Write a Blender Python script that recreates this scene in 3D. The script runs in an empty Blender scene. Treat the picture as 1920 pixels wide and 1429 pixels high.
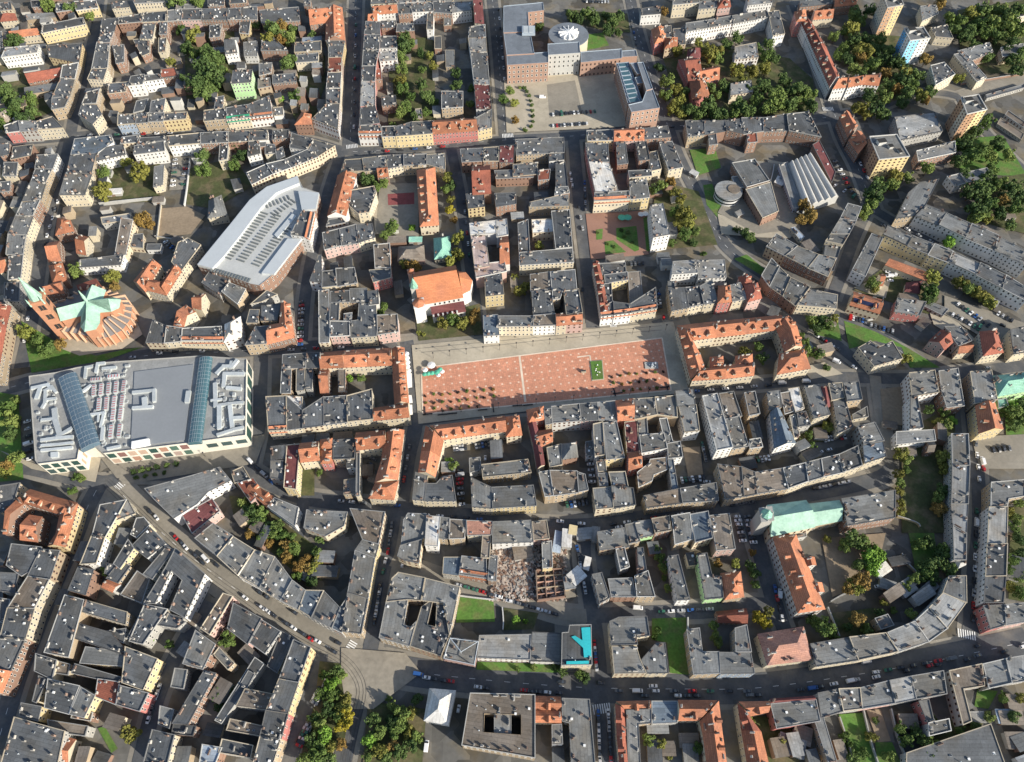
import bpy, bmesh, math, random
from mathutils import Vector, Matrix
from mathutils.geometry import tessellate_polygon
R = math.radians
random.seed(11)
D = bpy.data
C = bpy.context.scene.collection
sc = bpy.context.scene

# ------------------------------------------------------------------ camera, sky, sun, exposure
PW, PH, FPX, TILT, CAMZ = 1920.0, 1429.0, 1400.0, R(32.02), 400.0
cd = D.cameras.new('camera')
cam = D.objects.new('camera', cd)
C.objects.link(cam)
cam.location = (0, 0, CAMZ)
cam.rotation_euler = (TILT, 0, 0)
cd.sensor_fit = 'HORIZONTAL'
cd.sensor_width = 36.0
cd.lens = 36.0 * FPX / PW
cd.clip_start = 1.0
cd.clip_end = 20000.0
sc.camera = cam

SUN_AZ, SUN_EL = R(-33.0), R(24.0)
w = D.worlds.new('World')
sc.world = w
w.use_nodes = True
nt = w.node_tree
bg = nt.nodes['Background']
sky = nt.nodes.new('ShaderNodeTexSky')
sky.sky_type = 'NISHITA'
sky.sun_disc = False
sky.sun_elevation = SUN_EL
sky.sun_rotation = R(90.0) - SUN_AZ
sky.air_density = 1.0
sky.dust_density = 1.2
nt.links.new(sky.outputs[0], bg.inputs[0])
bg.inputs[1].default_value = 0.12
sl = D.lights.new('sun', 'SUN')
sl.energy = 5.0
sl.angle = R(0.5)
sl.color = (1.0, 0.925, 0.80)
so = D.objects.new('sun', sl)
C.objects.link(so)
so.location = (200, -150, 300)
sd = Vector((math.cos(SUN_EL) * math.cos(SUN_AZ), math.cos(SUN_EL) * math.sin(SUN_AZ), math.sin(SUN_EL)))
so.rotation_euler = (-sd).to_track_quat('-Z', 'Y').to_euler()
sc.view_settings.view_transform = 'Standard'
sc.view_settings.look = 'None'
sc.view_settings.exposure = 0.55
sc.view_settings.gamma = 1.0

# ------------------------------------------------------------------ photo pixel -> place on the plane at height z
def at(px, py, z=0.0):
    x = px - PW / 2
    y = PH / 2 - py
    c, s = math.cos(TILT), math.sin(TILT)
    t = (CAMZ - z) / (FPX * c - y * s)
    return Vector((x * t, (y * c + FPX * s) * t, z))

# ------------------------------------------------------------------ materials
MATS = {}
def nodemat(name, rgb, rough=0.9, objvar=0.12, big=(0.06, 0.25), small=(1.1, 0.2), cells=0.0, bump=0.0, metal=0.0, tint=None, spec=0.3, strips=None, cellscale=0.16, mixto=None):
    """base colour with slow and fast noise, patched cells and a change from object to object"""
    if name in MATS: return MATS[name]
    m = D.materials.new(name); m.use_nodes = True
    N, L = m.node_tree.nodes, m.node_tree.links
    b = N['Principled BSDF']
    b.inputs['Roughness'].default_value = rough
    b.inputs['Metallic'].default_value = metal
    b.inputs['Specular IOR Level'].default_value = spec
    geo = N.new('ShaderNodeNewGeometry')
    oi = N.new('ShaderNodeObjectInfo')
    def mth(op, a, bb, clamp=False):
        n = N.new('ShaderNodeMath'); n.operation = op
        for i, v in enumerate((a, bb)):
            if isinstance(v, (int, float)): n.inputs[i].default_value = v
            else: L.new(v, n.inputs[i])
        n.use_clamp = clamp
        return n.outputs[0]
    def noise(scale, detail=3.0):
        n = N.new('ShaderNodeTexNoise'); n.inputs['Scale'].default_value = scale; n.inputs['Detail'].default_value = detail
        L.new(geo.outputs['Position'], n.inputs['Vector'])
        return n.outputs['Fac']
    v = mth('ADD', 1.0 - objvar, mth('MULTIPLY', oi.outputs['Random'], 2 * objvar))
    v = mth('MULTIPLY', v, mth('ADD', 1.0 - big[1], mth('MULTIPLY', noise(big[0]), 2 * big[1])))
    v = mth('MULTIPLY', v, mth('ADD', 1.0 - small[1], mth('MULTIPLY', noise(small[0], 4.0), 2 * small[1])))
    if cells:
        vo = N.new('ShaderNodeTexVoronoi'); vo.inputs['Scale'].default_value = cellscale
        vo.distance = 'MANHATTAN'
        L.new(geo.outputs['Position'], vo.inputs['Vector'])
        sp = N.new('ShaderNodeSeparateColor'); L.new(vo.outputs['Color'], sp.inputs[0])
        v = mth('MULTIPLY', v, mth('ADD', 1.0 - cells, mth('MULTIPLY', sp.outputs[0], 2 * cells)))
    if strips:   # felt sheets or tile courses, laid along the roof's own axis
        tc = N.new('ShaderNodeTexCoord'); br = N.new('ShaderNodeTexBrick'); br.offset = 0.37
        br.inputs['Scale'].default_value = 1.0; br.inputs['Brick Width'].default_value = strips[1]; br.inputs['Row Height'].default_value = strips[0]
        br.inputs['Mortar Size'].default_value = strips[3]; br.inputs['Mortar Smooth'].default_value = 0.2
        a = strips[2]; br.inputs['Color1'].default_value = (1 - a, 1 - a, 1 - a, 1); br.inputs['Color2'].default_value = (1 + a, 1 + a, 1 + a, 1); br.inputs['Mortar'].default_value = (strips[4],) * 3 + (1,)
        L.new(tc.outputs['Object'], br.inputs['Vector'])
        s2 = N.new('ShaderNodeSeparateColor'); L.new(br.outputs['Color'], s2.inputs[0]); v = mth('MULTIPLY', v, s2.outputs[0])
    mx = N.new('ShaderNodeMix'); mx.data_type = 'RGBA'; mx.blend_type = 'MULTIPLY'
    mx.inputs['Factor'].default_value = 1.0
    col = mx.inputs[6]
    if tint:
        t2 = N.new('ShaderNodeMix'); t2.data_type = 'RGBA'
        t2.inputs[6].default_value = (*rgb, 1); t2.inputs[7].default_value = (*tint, 1)
        L.new(oi.outputs['Random'], t2.inputs['Factor'])
        L.new(t2.outputs[2], col)
    elif mixto:   # patches of a second colour, with a soft edge
        t2 = N.new('ShaderNodeMix'); t2.data_type = 'RGBA'
        t2.inputs[6].default_value = (*rgb, 1); t2.inputs[7].default_value = (*mixto[0], 1)
        L.new(mth('MULTIPLY', mth('SUBTRACT', noise(mixto[1], 5.0), 0.46), mixto[2] if len(mixto) > 2 else 5.0, True), t2.inputs['Factor'])
        L.new(t2.outputs[2], col)
    else:
        col.default_value = (*rgb, 1)
    cv = N.new('ShaderNodeCombineColor')
    for i in range(3): L.new(v, cv.inputs[i])
    L.new(cv.outputs[0], mx.inputs[7])
    L.new(mx.outputs[2], b.inputs['Base Color'])
    if bump:
        bp = N.new('ShaderNodeBump'); bp.inputs['Strength'].default_value = bump; bp.inputs['Distance'].default_value = 0.3
        L.new(noise(0.9, 5.0), bp.inputs['Height']); L.new(bp.outputs[0], b.inputs['Normal'])
    MATS[name] = m
    return m

ROOFS = {  # letter: (colour, word)
 'd': ((0.100, 0.108, 0.116), 'dark grey'), 'g': ((0.168, 0.174, 0.174), 'grey'), 'l': ((0.25, 0.258, 0.26), 'light grey'),
 'o': ((0.43, 0.175, 0.095), 'orange tiled'), 'r': ((0.29, 0.10, 0.065), 'red tiled'), 'm': ((0.15, 0.055, 0.055), 'maroon'),
 't': ((0.27, 0.52, 0.40), 'copper green'), 'w': ((0.6, 0.595, 0.575), 'white'), 'b': ((0.13, 0.165, 0.205), 'blue-grey'),
 'k': ((0.19, 0.165, 0.14), 'brown'), 'p': ((0.47, 0.37, 0.34), 'pale pink'), 's': ((0.40, 0.21, 0.155), 'salmon tiled'),
 'u': ((0.27, 0.33, 0.41), 'blue'), 'n': ((0.03, 0.22, 0.13), 'green')}
WALLS = {
 'c': ((0.5, 0.445, 0.335), 'cream'), 'y': ((0.52, 0.43, 0.25), 'yellow'), 'b': ((0.235, 0.15, 0.112), 'brick'),
 'w': ((0.6, 0.595, 0.575), 'white'), 'p': ((0.44, 0.31, 0.28), 'pink'), 'g': ((0.34, 0.335, 0.315), 'grey'),
 'n': ((0.36, 0.55, 0.29), 'pale green'), 'o': ((0.35, 0.28, 0.195), 'tan'), 'u': ((0.27, 0.33, 0.41), 'blue'),
 'r': ((0.38, 0.15, 0.135), 'red'), 'l': ((0.45, 0.45, 0.43), 'pale grey'), 'k': ((0.22, 0.16, 0.12), 'brown'),
 'd': ((0.2, 0.2, 0.2), 'dark'), 's': ((0.50, 0.30, 0.22), 'salmon')}
def roofmat(k):
    rgb = ROOFS[k][0]
    if k in 'orst':
        return nodemat('roof_' + ROOFS[k][1].replace(' ', '_'), rgb, 0.85, 0.26, (0.09, 0.36), (1.6, 0.3), 0.0, 0.25, strips=(0.8, 2.6, 0.12, 0.10, 0.72), mixto=(tuple(c * f for c, f in zip(rgb, (0.62, 0.7, 0.85))), 0.13, 3.5))
    return nodemat('roof_' + ROOFS[k][1].replace(' ', '_'), rgb, 0.92, 0.2, (0.09, 0.34), (1.0, 0.28), 0.12, 0.15, strips=(1.7, 9.0, 0.13, 0.09, 0.66), mixto=(tuple(c * f for c, f in zip(rgb, (0.92, 0.82, 0.70))), 0.07, 4.0))
def wallmat(k):
    return nodemat('plaster_' + WALLS[k][1].replace(' ', '_'), WALLS[k][0], 0.95, 0.13, (0.12, 0.16), (0.7, 0.16))
M_TRIM = nodemat('pale_flashing', (0.40, 0.395, 0.375), 0.8, 0.3)
TRIMS = [M_TRIM, nodemat('grey_flashing', (0.24, 0.24, 0.235), 0.8, 0.3), nodemat('dark_flashing', (0.12, 0.12, 0.12), 0.8, 0.3), nodemat('cream_coping', (0.40, 0.35, 0.27), 0.9, 0.25)]
M_CHIM = nodemat('chimney_plaster', (0.42, 0.40, 0.365), 0.95, 0.35)
M_CHIMB = nodemat('chimney_brick', (0.25, 0.175, 0.14), 0.95, 0.25)
M_SOOT = nodemat('soot_black', (0.03, 0.03, 0.03), 0.9)
M_METAL = nodemat('galvanised_metal', (0.50, 0.54, 0.57), 0.45, 0.15, metal=0.3)
M_FRAME = nodemat('window_frame_white', (0.62, 0.60, 0.55), 0.6, 0.1)
M_GLASS = nodemat('window_glass', (0.025, 0.032, 0.042), 0.12, 0.4, spec=0.6)
M_DARK = nodemat('dark_metal', (0.03, 0.03, 0.033), 0.6)
M_WHITE = nodemat('white_paint', (0.78, 0.78, 0.76), 0.7, 0.05)

# ------------------------------------------------------------------ object helpers
def link(o): C.objects.link(o); return o
PEND = []     # things whose label is completed once everything stands
def root(name, loc, cat, desc=None, group=None, label=None):
    o = link(D.objects.new(name, None)); o.location = loc
    o.empty_display_size = 1.0
    o['category'] = cat
    if group: o['group'] = group
    if label: o['label'] = label
    else: PEND.append((o, desc))
    return o
def mesh(name, verts, faces, mats, mi=None, smooth=False):
    me = D.meshes.new(name)
    me.from_pydata([tuple(v) for v in verts], [], faces)
    for m in (mats if isinstance(mats, (list, tuple)) else [mats]): me.materials.append(m)
    if mi: me.polygons.foreach_set('material_index', mi)
    if smooth: me.polygons.foreach_set('use_smooth', [True] * len(me.polygons))
    me.update()
    return me
def part(name, me, parent, loc=(0, 0, 0), rz=0.0, scale=None):
    o = link(D.objects.new(name, me)); o.parent = parent; o.location = loc
    if rz: o.rotation_euler = (0, 0, rz)
    if scale: o.scale = scale
    return o
def struct(name, me, kind='structure', label=None):
    o = link(D.objects.new(name, me)); o['kind'] = kind
    if label: o['label'] = label
    return o
class MB:
    """collects boxes, prisms and tubes that touch into one mesh"""
    def __init__(s): s.v = []; s.f = []; s.m = []
    def face(s, idx, m=0): s.f.append(tuple(idx)); s.m.append(m)
    def box(s, c, size, rz=0.0, m=0, taper=1.0):
        x, y, z = (k / 2 for k in size); b = len(s.v); ca, sa = math.cos(rz), math.sin(rz)
        for dz, k in ((-z, 1.0), (z, taper)):
            for dx, dy in ((-x, -y), (x, -y), (x, y), (-x, y)):
                dx *= k; dy *= k
                s.v.append((c[0] + dx * ca - dy * sa, c[1] + dx * sa + dy * ca, c[2] + dz))
        for q in ((3, 2, 1, 0), (4, 5, 6, 7), (0, 1, 5, 4), (1, 2, 6, 5), (2, 3, 7, 6), (3, 0, 4, 7)):
            s.face([b + i for i in q], m)
    def prism(s, poly, z0, z1, m=0, mtop=None):
        n = len(poly); b = len(s.v)
        for z in (z0, z1):
            for p in poly: s.v.append((p[0], p[1], z))
        s.face([b + n + i for i in range(n)], m if mtop is None else mtop)
        s.face([b + i for i in reversed(range(n))], m)
        for i in range(n):
            j = (i + 1) % n; s.face([b + i, b + j, b + n + j, b + n + i], m)
    def tube(s, a, bq, r, n=6, m=0, r2=None):
        a, bq = Vector(a), Vector(bq); d = (bq - a).normalized()
        u = d.orthogonal().normalized(); v = d.cross(u); b = len(s.v)
        for p, rr in ((a, r), (bq, r if r2 is None else r2)):
            for i in range(n):
                t = 2 * math.pi * i / n; s.v.append(tuple(p + (u * math.cos(t) + v * math.sin(t)) * rr))
        for i in range(n):
            j = (i + 1) % n; s.face([b + i, b + j, b + n + j, b + n + i], m)
        s.face([b + n + i for i in range(n)], m); s.face([b + i for i in reversed(range(n))], m)
    def me(s, name, mats, smooth=False): return mesh(name, s.v, s.f, mats, s.m, smooth)

def area(p): return 0.5 * sum(p[i][0] * p[(i + 1) % len(p)][1] - p[(i + 1) % len(p)][0] * p[i][1] for i in range(len(p)))
def inset(poly, d):
    """offset of a ccw polygon to its inside (d > 0) or outside"""
    n = len(poly); out = []
    for i in range(n):
        a, b, c = Vector(poly[i - 1][:2]), Vector(poly[i][:2]), Vector(poly[(i + 1) % n][:2])
        e1 = (b - a).normalized(); e2 = (c - b).normalized()
        n1 = Vector((-e1.y, e1.x)); n2 = Vector((-e2.y, e2.x)); bis = n1 + n2
        if bis.length < 1e-4: bis = n1.copy()
        bis.normalize(); k = max(0.35, bis.dot(n1))
        out.append(b + bis * (d / k))
    return out
def pip(p, poly):
    x, y = p; ins = False; n = len(poly); j = n - 1
    for i in range(n):
        xi, yi = poly[i][0], poly[i][1]; xj, yj = poly[j][0], poly[j][1]
        if (yi > y) != (yj > y) and x < (xj - xi) * (y - yi) / (yj - yi) + xi: ins = not ins
        j = i
    return ins
# ------------------------------------------------------------------ houses
FOOT = []            # (poly, height, root, walls to fill with windows)
HASH = {}
def register(poly, h, rt, wins=True, opts=None):
    i = len(FOOT); FOOT.append((poly, h, rt, wins, opts or {}))
    xs = [p[0] for p in poly]; ys = [p[1] for p in poly]
    for gx in range(int(min(xs) // 25), int(max(xs) // 25) + 1):
        for gy in range(int(min(ys) // 25), int(max(ys) // 25) + 1):
            HASH.setdefault((gx, gy), []).append(i)
def height_at(x, y, skip=-1):
    best = 0.0
    for i in HASH.get((int(x // 25), int(y // 25)), ()):
        if i != skip and FOOT[i][1] > best and pip((x, y), FOOT[i][0]): best = FOOT[i][1]
    return best

def chimney_meshes():
    out = []
    for nm, (sx, sy, sz), mat, pots in (('a', (0.8, 1.3, 2.0), M_CHIM, 2), ('b', (0.75, 2.6, 1.8), M_CHIM, 4), ('c', (0.8, 1.6, 2.2), M_CHIMB, 2), ('d', (0.7, 3.4, 1.5), M_CHIMB, 4)):
        b = MB(); b.box((0, 0, sz / 2 - 0.6), (sx, sy, sz + 0.6))
        b.box((0, 0, sz - 0.25), (sx + 0.2, sy + 0.2, 0.14), m=0)
        for k in range(pots): b.box((0, (k + 0.5) / pots * sy - sy / 2, sz + 0.02), (sx * 0.5, sy / pots * 0.5, 0.3), m=1)
        out.append(b.me('chimney', [mat, M_SOOT]))
    return out
CHIM = chimney_meshes()
def vent_meshes():
    out = []
    b = MB(); b.box((0, 0, 0.2), (0.9, 0.9, 0.9)); b.box((0, 0, 0.68), (1.1, 1.1, 0.1), m=0); out.append(b.me('roof_hatch', [M_WHITE]))
    b = MB(); b.box((0, 0, 0.1), (1.2, 0.8, 0.5)); b.box((0, 0, 0.37), (1.0, 0.6, 0.06), m=1); out.append(b.me('roof_light', [M_METAL, M_GLASS]))
    b = MB(); b.tube((0, 0, -0.3), (0, 0, 1.1), 0.16); b.tube((0, 0, 1.1), (0, 0, 1.35), 0.34, r2=0.05); out.append(b.me('roof_vent', [M_METAL]))
    return out
VENT = vent_meshes()
VNAME = ['roof_hatch', 'roof_light', 'roof_vent']
def win_meshes():
    out = []
    for fr, sill in (((0.60, 0.58, 0.53), True), ((0.60, 0.58, 0.53), False), ((0.30, 0.17, 0.11), True)):
        fm = nodemat('window_frame_%d' % len(out), fr, 0.6, 0.2)
        v, f, m = [], [], []
        def rect(x0, x1, z0, z1, y): 
            b = len(v); v.extend([(x0, y, z0), (x1, y, z0), (x1, y, z1), (x0, y, z1)]); return [b, b + 1, b + 2, b + 3]
        # outer casing standing 7 cm off the wall, pane set back in it
        o0 = rect(-0.5, 0.5, 0, 1, 0.02); o1 = rect(-0.5, 0.5, 0, 1, -0.07)
        i1 = rect(-0.36, 0.36, 0.09, 0.91, -0.07); i0 = rect(-0.36, 0.36, 0.09, 0.91, -0.015)
        for A, B in ((o0, o1), (o1, i1), (i1, i0)):
            for k in range(4):
                j = (k + 1) % 4; f.append((A[k], A[j], B[j], B[k])); m.append(0)
        f.append(tuple(i0)); m.append(1)
        me = mesh('window', v, f, [fm, M_GLASS], m)
        out.append(me)
    return out
WIN = win_meshes()
def dormer_mesh(rk):
    b = MB(); b.box((0, 0, 0.1), (1.7, 2.6, 1.9), m=0); b.box((0, -1.28, 0.35), (1.0, 0.1, 0.9), m=2)
    n = len(b.v)   # small saddle roof
    for x, z in ((-1.1, 0.95), (0, 1.75), (1.1, 0.95)):
        for y in (-1.6, 1.4): b.v.append((x, y, z))
    for q in ((0, 2, 3, 1), (2, 4, 5, 3), (0, 4, 2), (1, 3, 5), (0, 1, 5, 4)): b.face([n + i for i in q], 1)
    return b.me('dormer', [wallmat('c'), roofmat(rk), M_GLASS])
DORM = {}

def roofz_fn(poly, h, slope, front):
    n = len(poly); a = Vector(poly[front][:2]); b = Vector(poly[(front + 1) % n][:2])
    e = (b - a).normalized(); nin = Vector((-e.y, e.x))
    depth = max((Vector(p[:2]) - a).dot(nin) for p in poly)
    if depth > 1: slope = max(-1.5 / depth, min(1.5 / depth, slope))
    return lambda x, y: h + slope * ((Vector((x, y)) - a).dot(nin) - depth * 0.5)

def house(px, h, st, front=0, holes=(), name=None, cat='house', desc=None, wins=True, chim=None, group='tenement houses of the town', label=None, opts=None, parapet=0.35, zbase=0.0, fac=False):
    """px: outline of the roof's edge in the photo; st: roof form, roof colour, wall colour (, skirt colour)"""
    hraw = h
    if fac: h = low(h)
    rnd = random.Random(hash((round(px[0][0]), round(px[0][1]), len(px))) & 0xffffff)
    h = h + rnd.uniform(-0.45, 0.45)
    poly = [at(p[0], p[1], h).to_2d() for p in px]
    fa, fb = 0, 1
    if area(poly) < 0:
        poly = poly[::-1]; n = len(poly); front = (n - 2 - front) % n
    form, rk, wk = st[0], st[1], st[2]
    sk = st[3] if len(st) > 3 else None
    cx = sum(p.x for p in poly) / len(poly); cy = sum(p.y for p in poly) / len(poly)
    big = abs(area(poly))
    tile = form in 'gxh'
    if name is None:
        name = ('tiled_house' if tile else 'tenement_house') if hraw >= 10.2 else ('tiled_outbuilding' if tile else 'outbuilding')
        if name == 'tenement_house': name = {'b': 'brick_tenement', 'o': 'brick_tenement', 'k': 'brick_tenement', 'y': 'painted_tenement', 'p': 'painted_tenement', 'r': 'painted_tenement', 'n': 'painted_tenement', 'u': 'painted_tenement'}.get(st[2], 'plastered_tenement')
        if hraw < 10.2: cat = 'outbuilding'; group = 'low buildings in yards'
    if desc is None:
        fw = {'f': 'flat-roofed', 's': 'flat-roofed', 'g': 'gabled', 'x': 'gabled', 'h': 'hip-roofed'}[form]
        nm = 'house' if hraw >= 10.2 else 'outbuilding'
        sz = 'large ' if big > 700 else ('narrow ' if big < 90 else '')
        desc = f"{sz}{ROOFS[rk][1]} {fw} {WALLS[wk][1]} {nm}"
        if sk: desc = f"{sz}{ROOFS[rk][1]} {WALLS[wk][1]} {nm} with {ROOFS[sk][1]} eaves"
    rt = root(name, (cx, cy, 0), cat, desc, group, label)
    L = [Vector((p.x - cx, p.y - cy)) for p in poly]
    n = len(L); wm, rm = wallmat(wk), roofmat(rk)
    if form in 'fs' or n != 4:
        zf = roofz_fn(L, h, rnd.choice((-1, 1, 1)) * rnd.uniform(0.015, 0.085), front)
        v, f, m = [], [], []
        if parapet == 0.35: parapet = rnd.choice((0.18, 0.3, 0.45, 0.65))
        trim = rnd.choice((TRIMS[0], TRIMS[1], TRIMS[1], TRIMS[2], TRIMS[3]))
        rings = [(0.0, None), (0.0, 'A'), (-0.14, 'A'), (-0.14, 'B'), (0.0, 'B'), (0.0, -0.15), (-0.2, -0.15), (-0.2, parapet), (0.16, parapet), (0.16, -0.06)]
        if h < 6: rings = [rings[0]] + rings[5:]
        if parapet == 0: rings = [(0.0, None), (0.0, -0.2), (-0.25, -0.2), (-0.25, 0.05), (0.1, 0.05), (0.1, -0.04)]
        for off, dz in rings:
            for q in (inset(L, off) if off else L):
                v.append((q.x, q.y, zbase if dz is None else zbase + 3.55 if dz == 'A' else zbase + 3.85 if dz == 'B' else zf(q.x, q.y) + dz))
        for r in range(len(rings) - 1):
            for i in range(n):
                j = (i + 1) % n
                f.append((r * n + i, r * n + j, (r + 1) * n + j, (r + 1) * n + i)); m.append(0 if r < len(rings) - 5 else 1)
        part('wall', mesh('wall', v, f, [wm, trim], m), rt)
        rp = inset(L, 0.1)
        hl = []
        for hp in holes:
            q = [at(p[0], p[1], h).to_2d() - Vector((cx, cy)) for p in hp]
            if area(q) > 0: q = q[::-1]
            hl.append(q)
        if hl:
            loops = [[Vector((p.x, p.y, 0)) for p in rp]] + [[Vector((p.x, p.y, 0)) for p in q] for q in hl]
            allp = [p for lo in loops for p in lo]
            tris = tessellate_polygon(loops)
            vv = [(p.x, p.y, zf(p.x, p.y)) for p in allp]
            ff = []
            for t in tris:
                a, b, c = (allp[k] for k in t)
                ff.append(tuple(t) if (b - a).cross(c - a).z > 0 else tuple(reversed(t)))
            part('roof', mesh('roof', vv, ff, rm), rt)
            for q in hl:
                k = len(q); vv = [(p.x, p.y, 0) for p in q] + [(p.x, p.y, zf(p.x, p.y) + 0.3) for p in q]
                part('courtyard_wall', mesh('courtyard_wall', vv, [(i, (i + 1) % k, k + (i + 1) % k, k + i) for i in range(k)], wm), rt)
        else:
            part('roof', mesh('roof', [(p.x, p.y, zf(p.x, p.y)) for p in rp], [tuple(range(n))], rm), rt)
        if form == 's':
            a, b = L[front], L[(front + 1) % n]; e = (b - a).normalized(); nn = Vector((e.y, -e.x)); v = []
            for p in (a, b):
                for off, dz in ((0.42, -2.6), (0.42, -2.2), (-2.6, 1.25), (-3.0, 0.6)):
                    q = p + nn * off; v.append((q.x, q.y, zf(p.x, p.y) + dz))
            part('mansard_roof', mesh('mansard_roof', v, [(0, 4, 5, 1), (1, 5, 6, 2), (2, 6, 7, 3), (3, 7, 4, 0), (0, 1, 2, 3), (7, 6, 5, 4)], roofmat(sk)), rt)
        surf = zf
    else:
        k = front if form in 'gh' else (front + 1) % 4
        a, b, c, d = (L[(k + i) % 4] for i in range(4))
        if form == 'h' and (b - a).length + (c - d).length < (c - b).length + (d - a).length: a, b, c, d = b, c, d, a
        m0, m1 = (a + d) / 2, (b + c) / 2
        half = ((a - d).length + (b - c).length) / 4
        rise = half * (0.72 if half < 6 else 0.6)
        rl = (m1 - m0).length
        cut = min(half * 0.9, rl * 0.42) if form == 'h' else 0.0
        u = (m1 - m0).normalized(); r0, r1 = m0 + u * cut, m1 - u * cut
        wv = [(p.x, p.y, zz) for zz in (zbase, h) for p in (a, b, c, d)]
        wf = [(0, 1, 5, 4), (2, 3, 7, 6)]
        if form == 'h': wf += [(1, 2, 6, 5), (3, 0, 4, 7)]
        else:
            wv += [(m1.x, m1.y, h + rise - 0.05), (m0.x, m0.y, h + rise - 0.05)]
            wf += [(1, 2, 6, 8, 5), (3, 0, 4, 9, 7)]
        part('wall', mesh('wall', wv, wf, wm), rt)
        ov = 0.45; drop = ov * rise / half
        def out(p, o1, o2):   # push an eave corner out across the eaves (and along the ridge for hips)
            q = p + o1.normalized() * ov
            if form == 'h': q = q + o2 * ov
            return q
        da, dd = (a - d), (d - a); db, dc = (b - c), (c - b)
        A, B_, C_, D_ = out(a, da, -u), out(b, db, u), out(c, dc, u), out(d, dd, -u)
        top = [(p.x, p.y, h - drop) for p in (A, B_, C_, D_)] + [(r0.x, r0.y, h + rise), (r1.x, r1.y, h + rise)]
        v = [(x, y, z + 0.12) for x, y, z in top] + [(x, y, z - 0.16) for x, y, z in top]
        f = [(0, 1, 5, 4), (2, 3, 4, 5), (1, 2, 5), (3, 0, 4), (7, 6, 10, 11), (9, 8, 11, 10), (8, 7, 11), (6, 9, 10)] if form == 'h' else \
            [(0, 1, 5, 4), (2, 3, 4, 5), (7, 6, 10, 11), (9, 8, 11, 10), (1, 7, 11, 5), (5, 11, 8, 2), (6, 0, 4, 10), (10, 4, 3, 9)]
        if form == 'h': f += [(0, 6, 7, 1), (1, 7, 8, 2), (2, 8, 9, 3), (3, 9, 6, 0)]
        else: f += [(0, 6, 7, 1), (2, 8, 9, 3)]
        part('roof', mesh('roof', v, f, rm), rt)
        def surf(x, y):
            p = Vector((x, y)) - m0; t = p - u * p.dot(u)
            return h + rise * max(0.0, 1 - t.length / half) - 0.1
        nd = int(rl / 7.5) if hraw > 9 and rk in 'or' else 0
        if nd and rk not in DORM: DORM[rk] = dormer_mesh(rk)
        for i in range(nd):
            for side in (a + b - c - d,):
                sn = (side - u * side.dot(u)).normalized()
                p = m0 + u * (rl * (i + 0.5) / nd) + sn * half * 0.55
                if form == 'h' and not cut * 0.9 < (p - m0).dot(u) < rl - cut * 0.9: continue
                part('dormer', DORM[rk], rt, (p.x, p.y, surf(p.x, p.y) + 0.55), math.atan2(sn.y, sn.x) + math.pi / 2)
    turn_roof(rt)
    # chimneys and roof vents
    nch = chim if chim is not None else min(13, max(2, int(big / 34) + rnd.randint(0, 2))) if hraw > 9 else rnd.randint(0, 2)
    long_e = max(range(n), key=lambda i: (L[(i + 1) % n] - L[i]).length)
    ang = math.atan2(*(L[(long_e + 1) % n] - L[long_e]).yx)
    tries = 0; made = 0
    inner = inset(L, 1.0)
    while made < nch and tries < 60:
        tries += 1
        i = rnd.randrange(n); j = (i + 1) % n
        if rnd.random() < 0.65:
            p = inner[i].lerp(inner[j], rnd.uniform(0.12, 0.88))
        else:
            p = Vector((rnd.uniform(min(q.x for q in L), max(q.x for q in L)), rnd.uniform(min(q.y for q in L), max(q.y for q in L))))
        if not pip(p, L) or any(pip(p, hq) for hq in ([q for q in hl] if form in 'fs' and holes else ())): continue
        e = (L[j] - L[i]).normalized()
        part('chimney', rnd.choice(CHIM[:3] if made else CHIM), rt, (p.x, p.y, surf(p.x, p.y)), math.atan2(e.y, e.x) + math.pi / 2, (rnd.uniform(0.65, 1.0), rnd.uniform(0.45, 1.05), rnd.uniform(0.5, 1.1)))
        made += 1
    if form in 'fs' and h > 6:
        for _ in range(min(12, rnd.randint(2, 4 + int(big / 60)))):
            p = Vector((rnd.uniform(min(q.x for q in L), max(q.x for q in L)), rnd.uniform(min(q.y for q in L), max(q.y for q in L))))
            if pip(p, inner) and not any(pip(p, hq) for hq in (hl if holes else ())):
                k = rnd.randrange(3); part(VNAME[k], VENT[k], rt, (p.x, p.y, surf(p.x, p.y) + 0.02), ang)
    register([(p.x, p.y) for p in poly], h, rt, wins, opts)
    return rt

def low(h): return h * 0.78 if 10.2 < h <= 16.5 else h * 0.85 if h <= 10.2 else h * 0.9
def turn_roof(rt):
    for o in rt.children:
        if not o.name.startswith(('roof', 'mansard')): continue
        me = o.data; vs = me.vertices
        e = max(((vs[k[1]].co - vs[k[0]].co).to_2d() for k in me.edge_keys), key=lambda q: q.length)
        a = math.atan2(e.y, e.x); me.transform(Matrix.Rotation(-a, 4, 'Z')); o.rotation_euler = (0, 0, a)
def parse_pts(toks): return [tuple(float(k) for k in t.split(',')) for t in toks if ',' in t]
def build_lines(txt):
    for line in txt.strip().split('\n'):
        line = line.strip()
        if not line or line[0] == '#': continue
        for item in line.split(';'):
            t = item.split()
            if not t: continue
            h = float(t[1])
            if t[0] == 'P':
                rest = t[3:]
                if '/' in rest:
                    k = rest.index('/'); house(parse_pts(rest[:k]), h, t[2], fac=True, holes=[parse_pts(x.split()) for x in ' '.join(rest[k + 1:]).split('/')])
                else: house(parse_pts(rest), h, t[2], fac=True)
            else:
                pts, sty = [], []
                for x in t[2:]:
                    if ',' in x: pts.append(tuple(float(k) for k in x.split(',')))
                    else: sty.append(x)
                for i, s in enumerate(sty):
                    p0, q0, p1, q1 = pts[2 * i:2 * i + 4]
                    s, _, hh = s.partition('_')
                    house([p0, p1, q1, q0], float(hh) if hh else h, s, fac=True)

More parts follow.
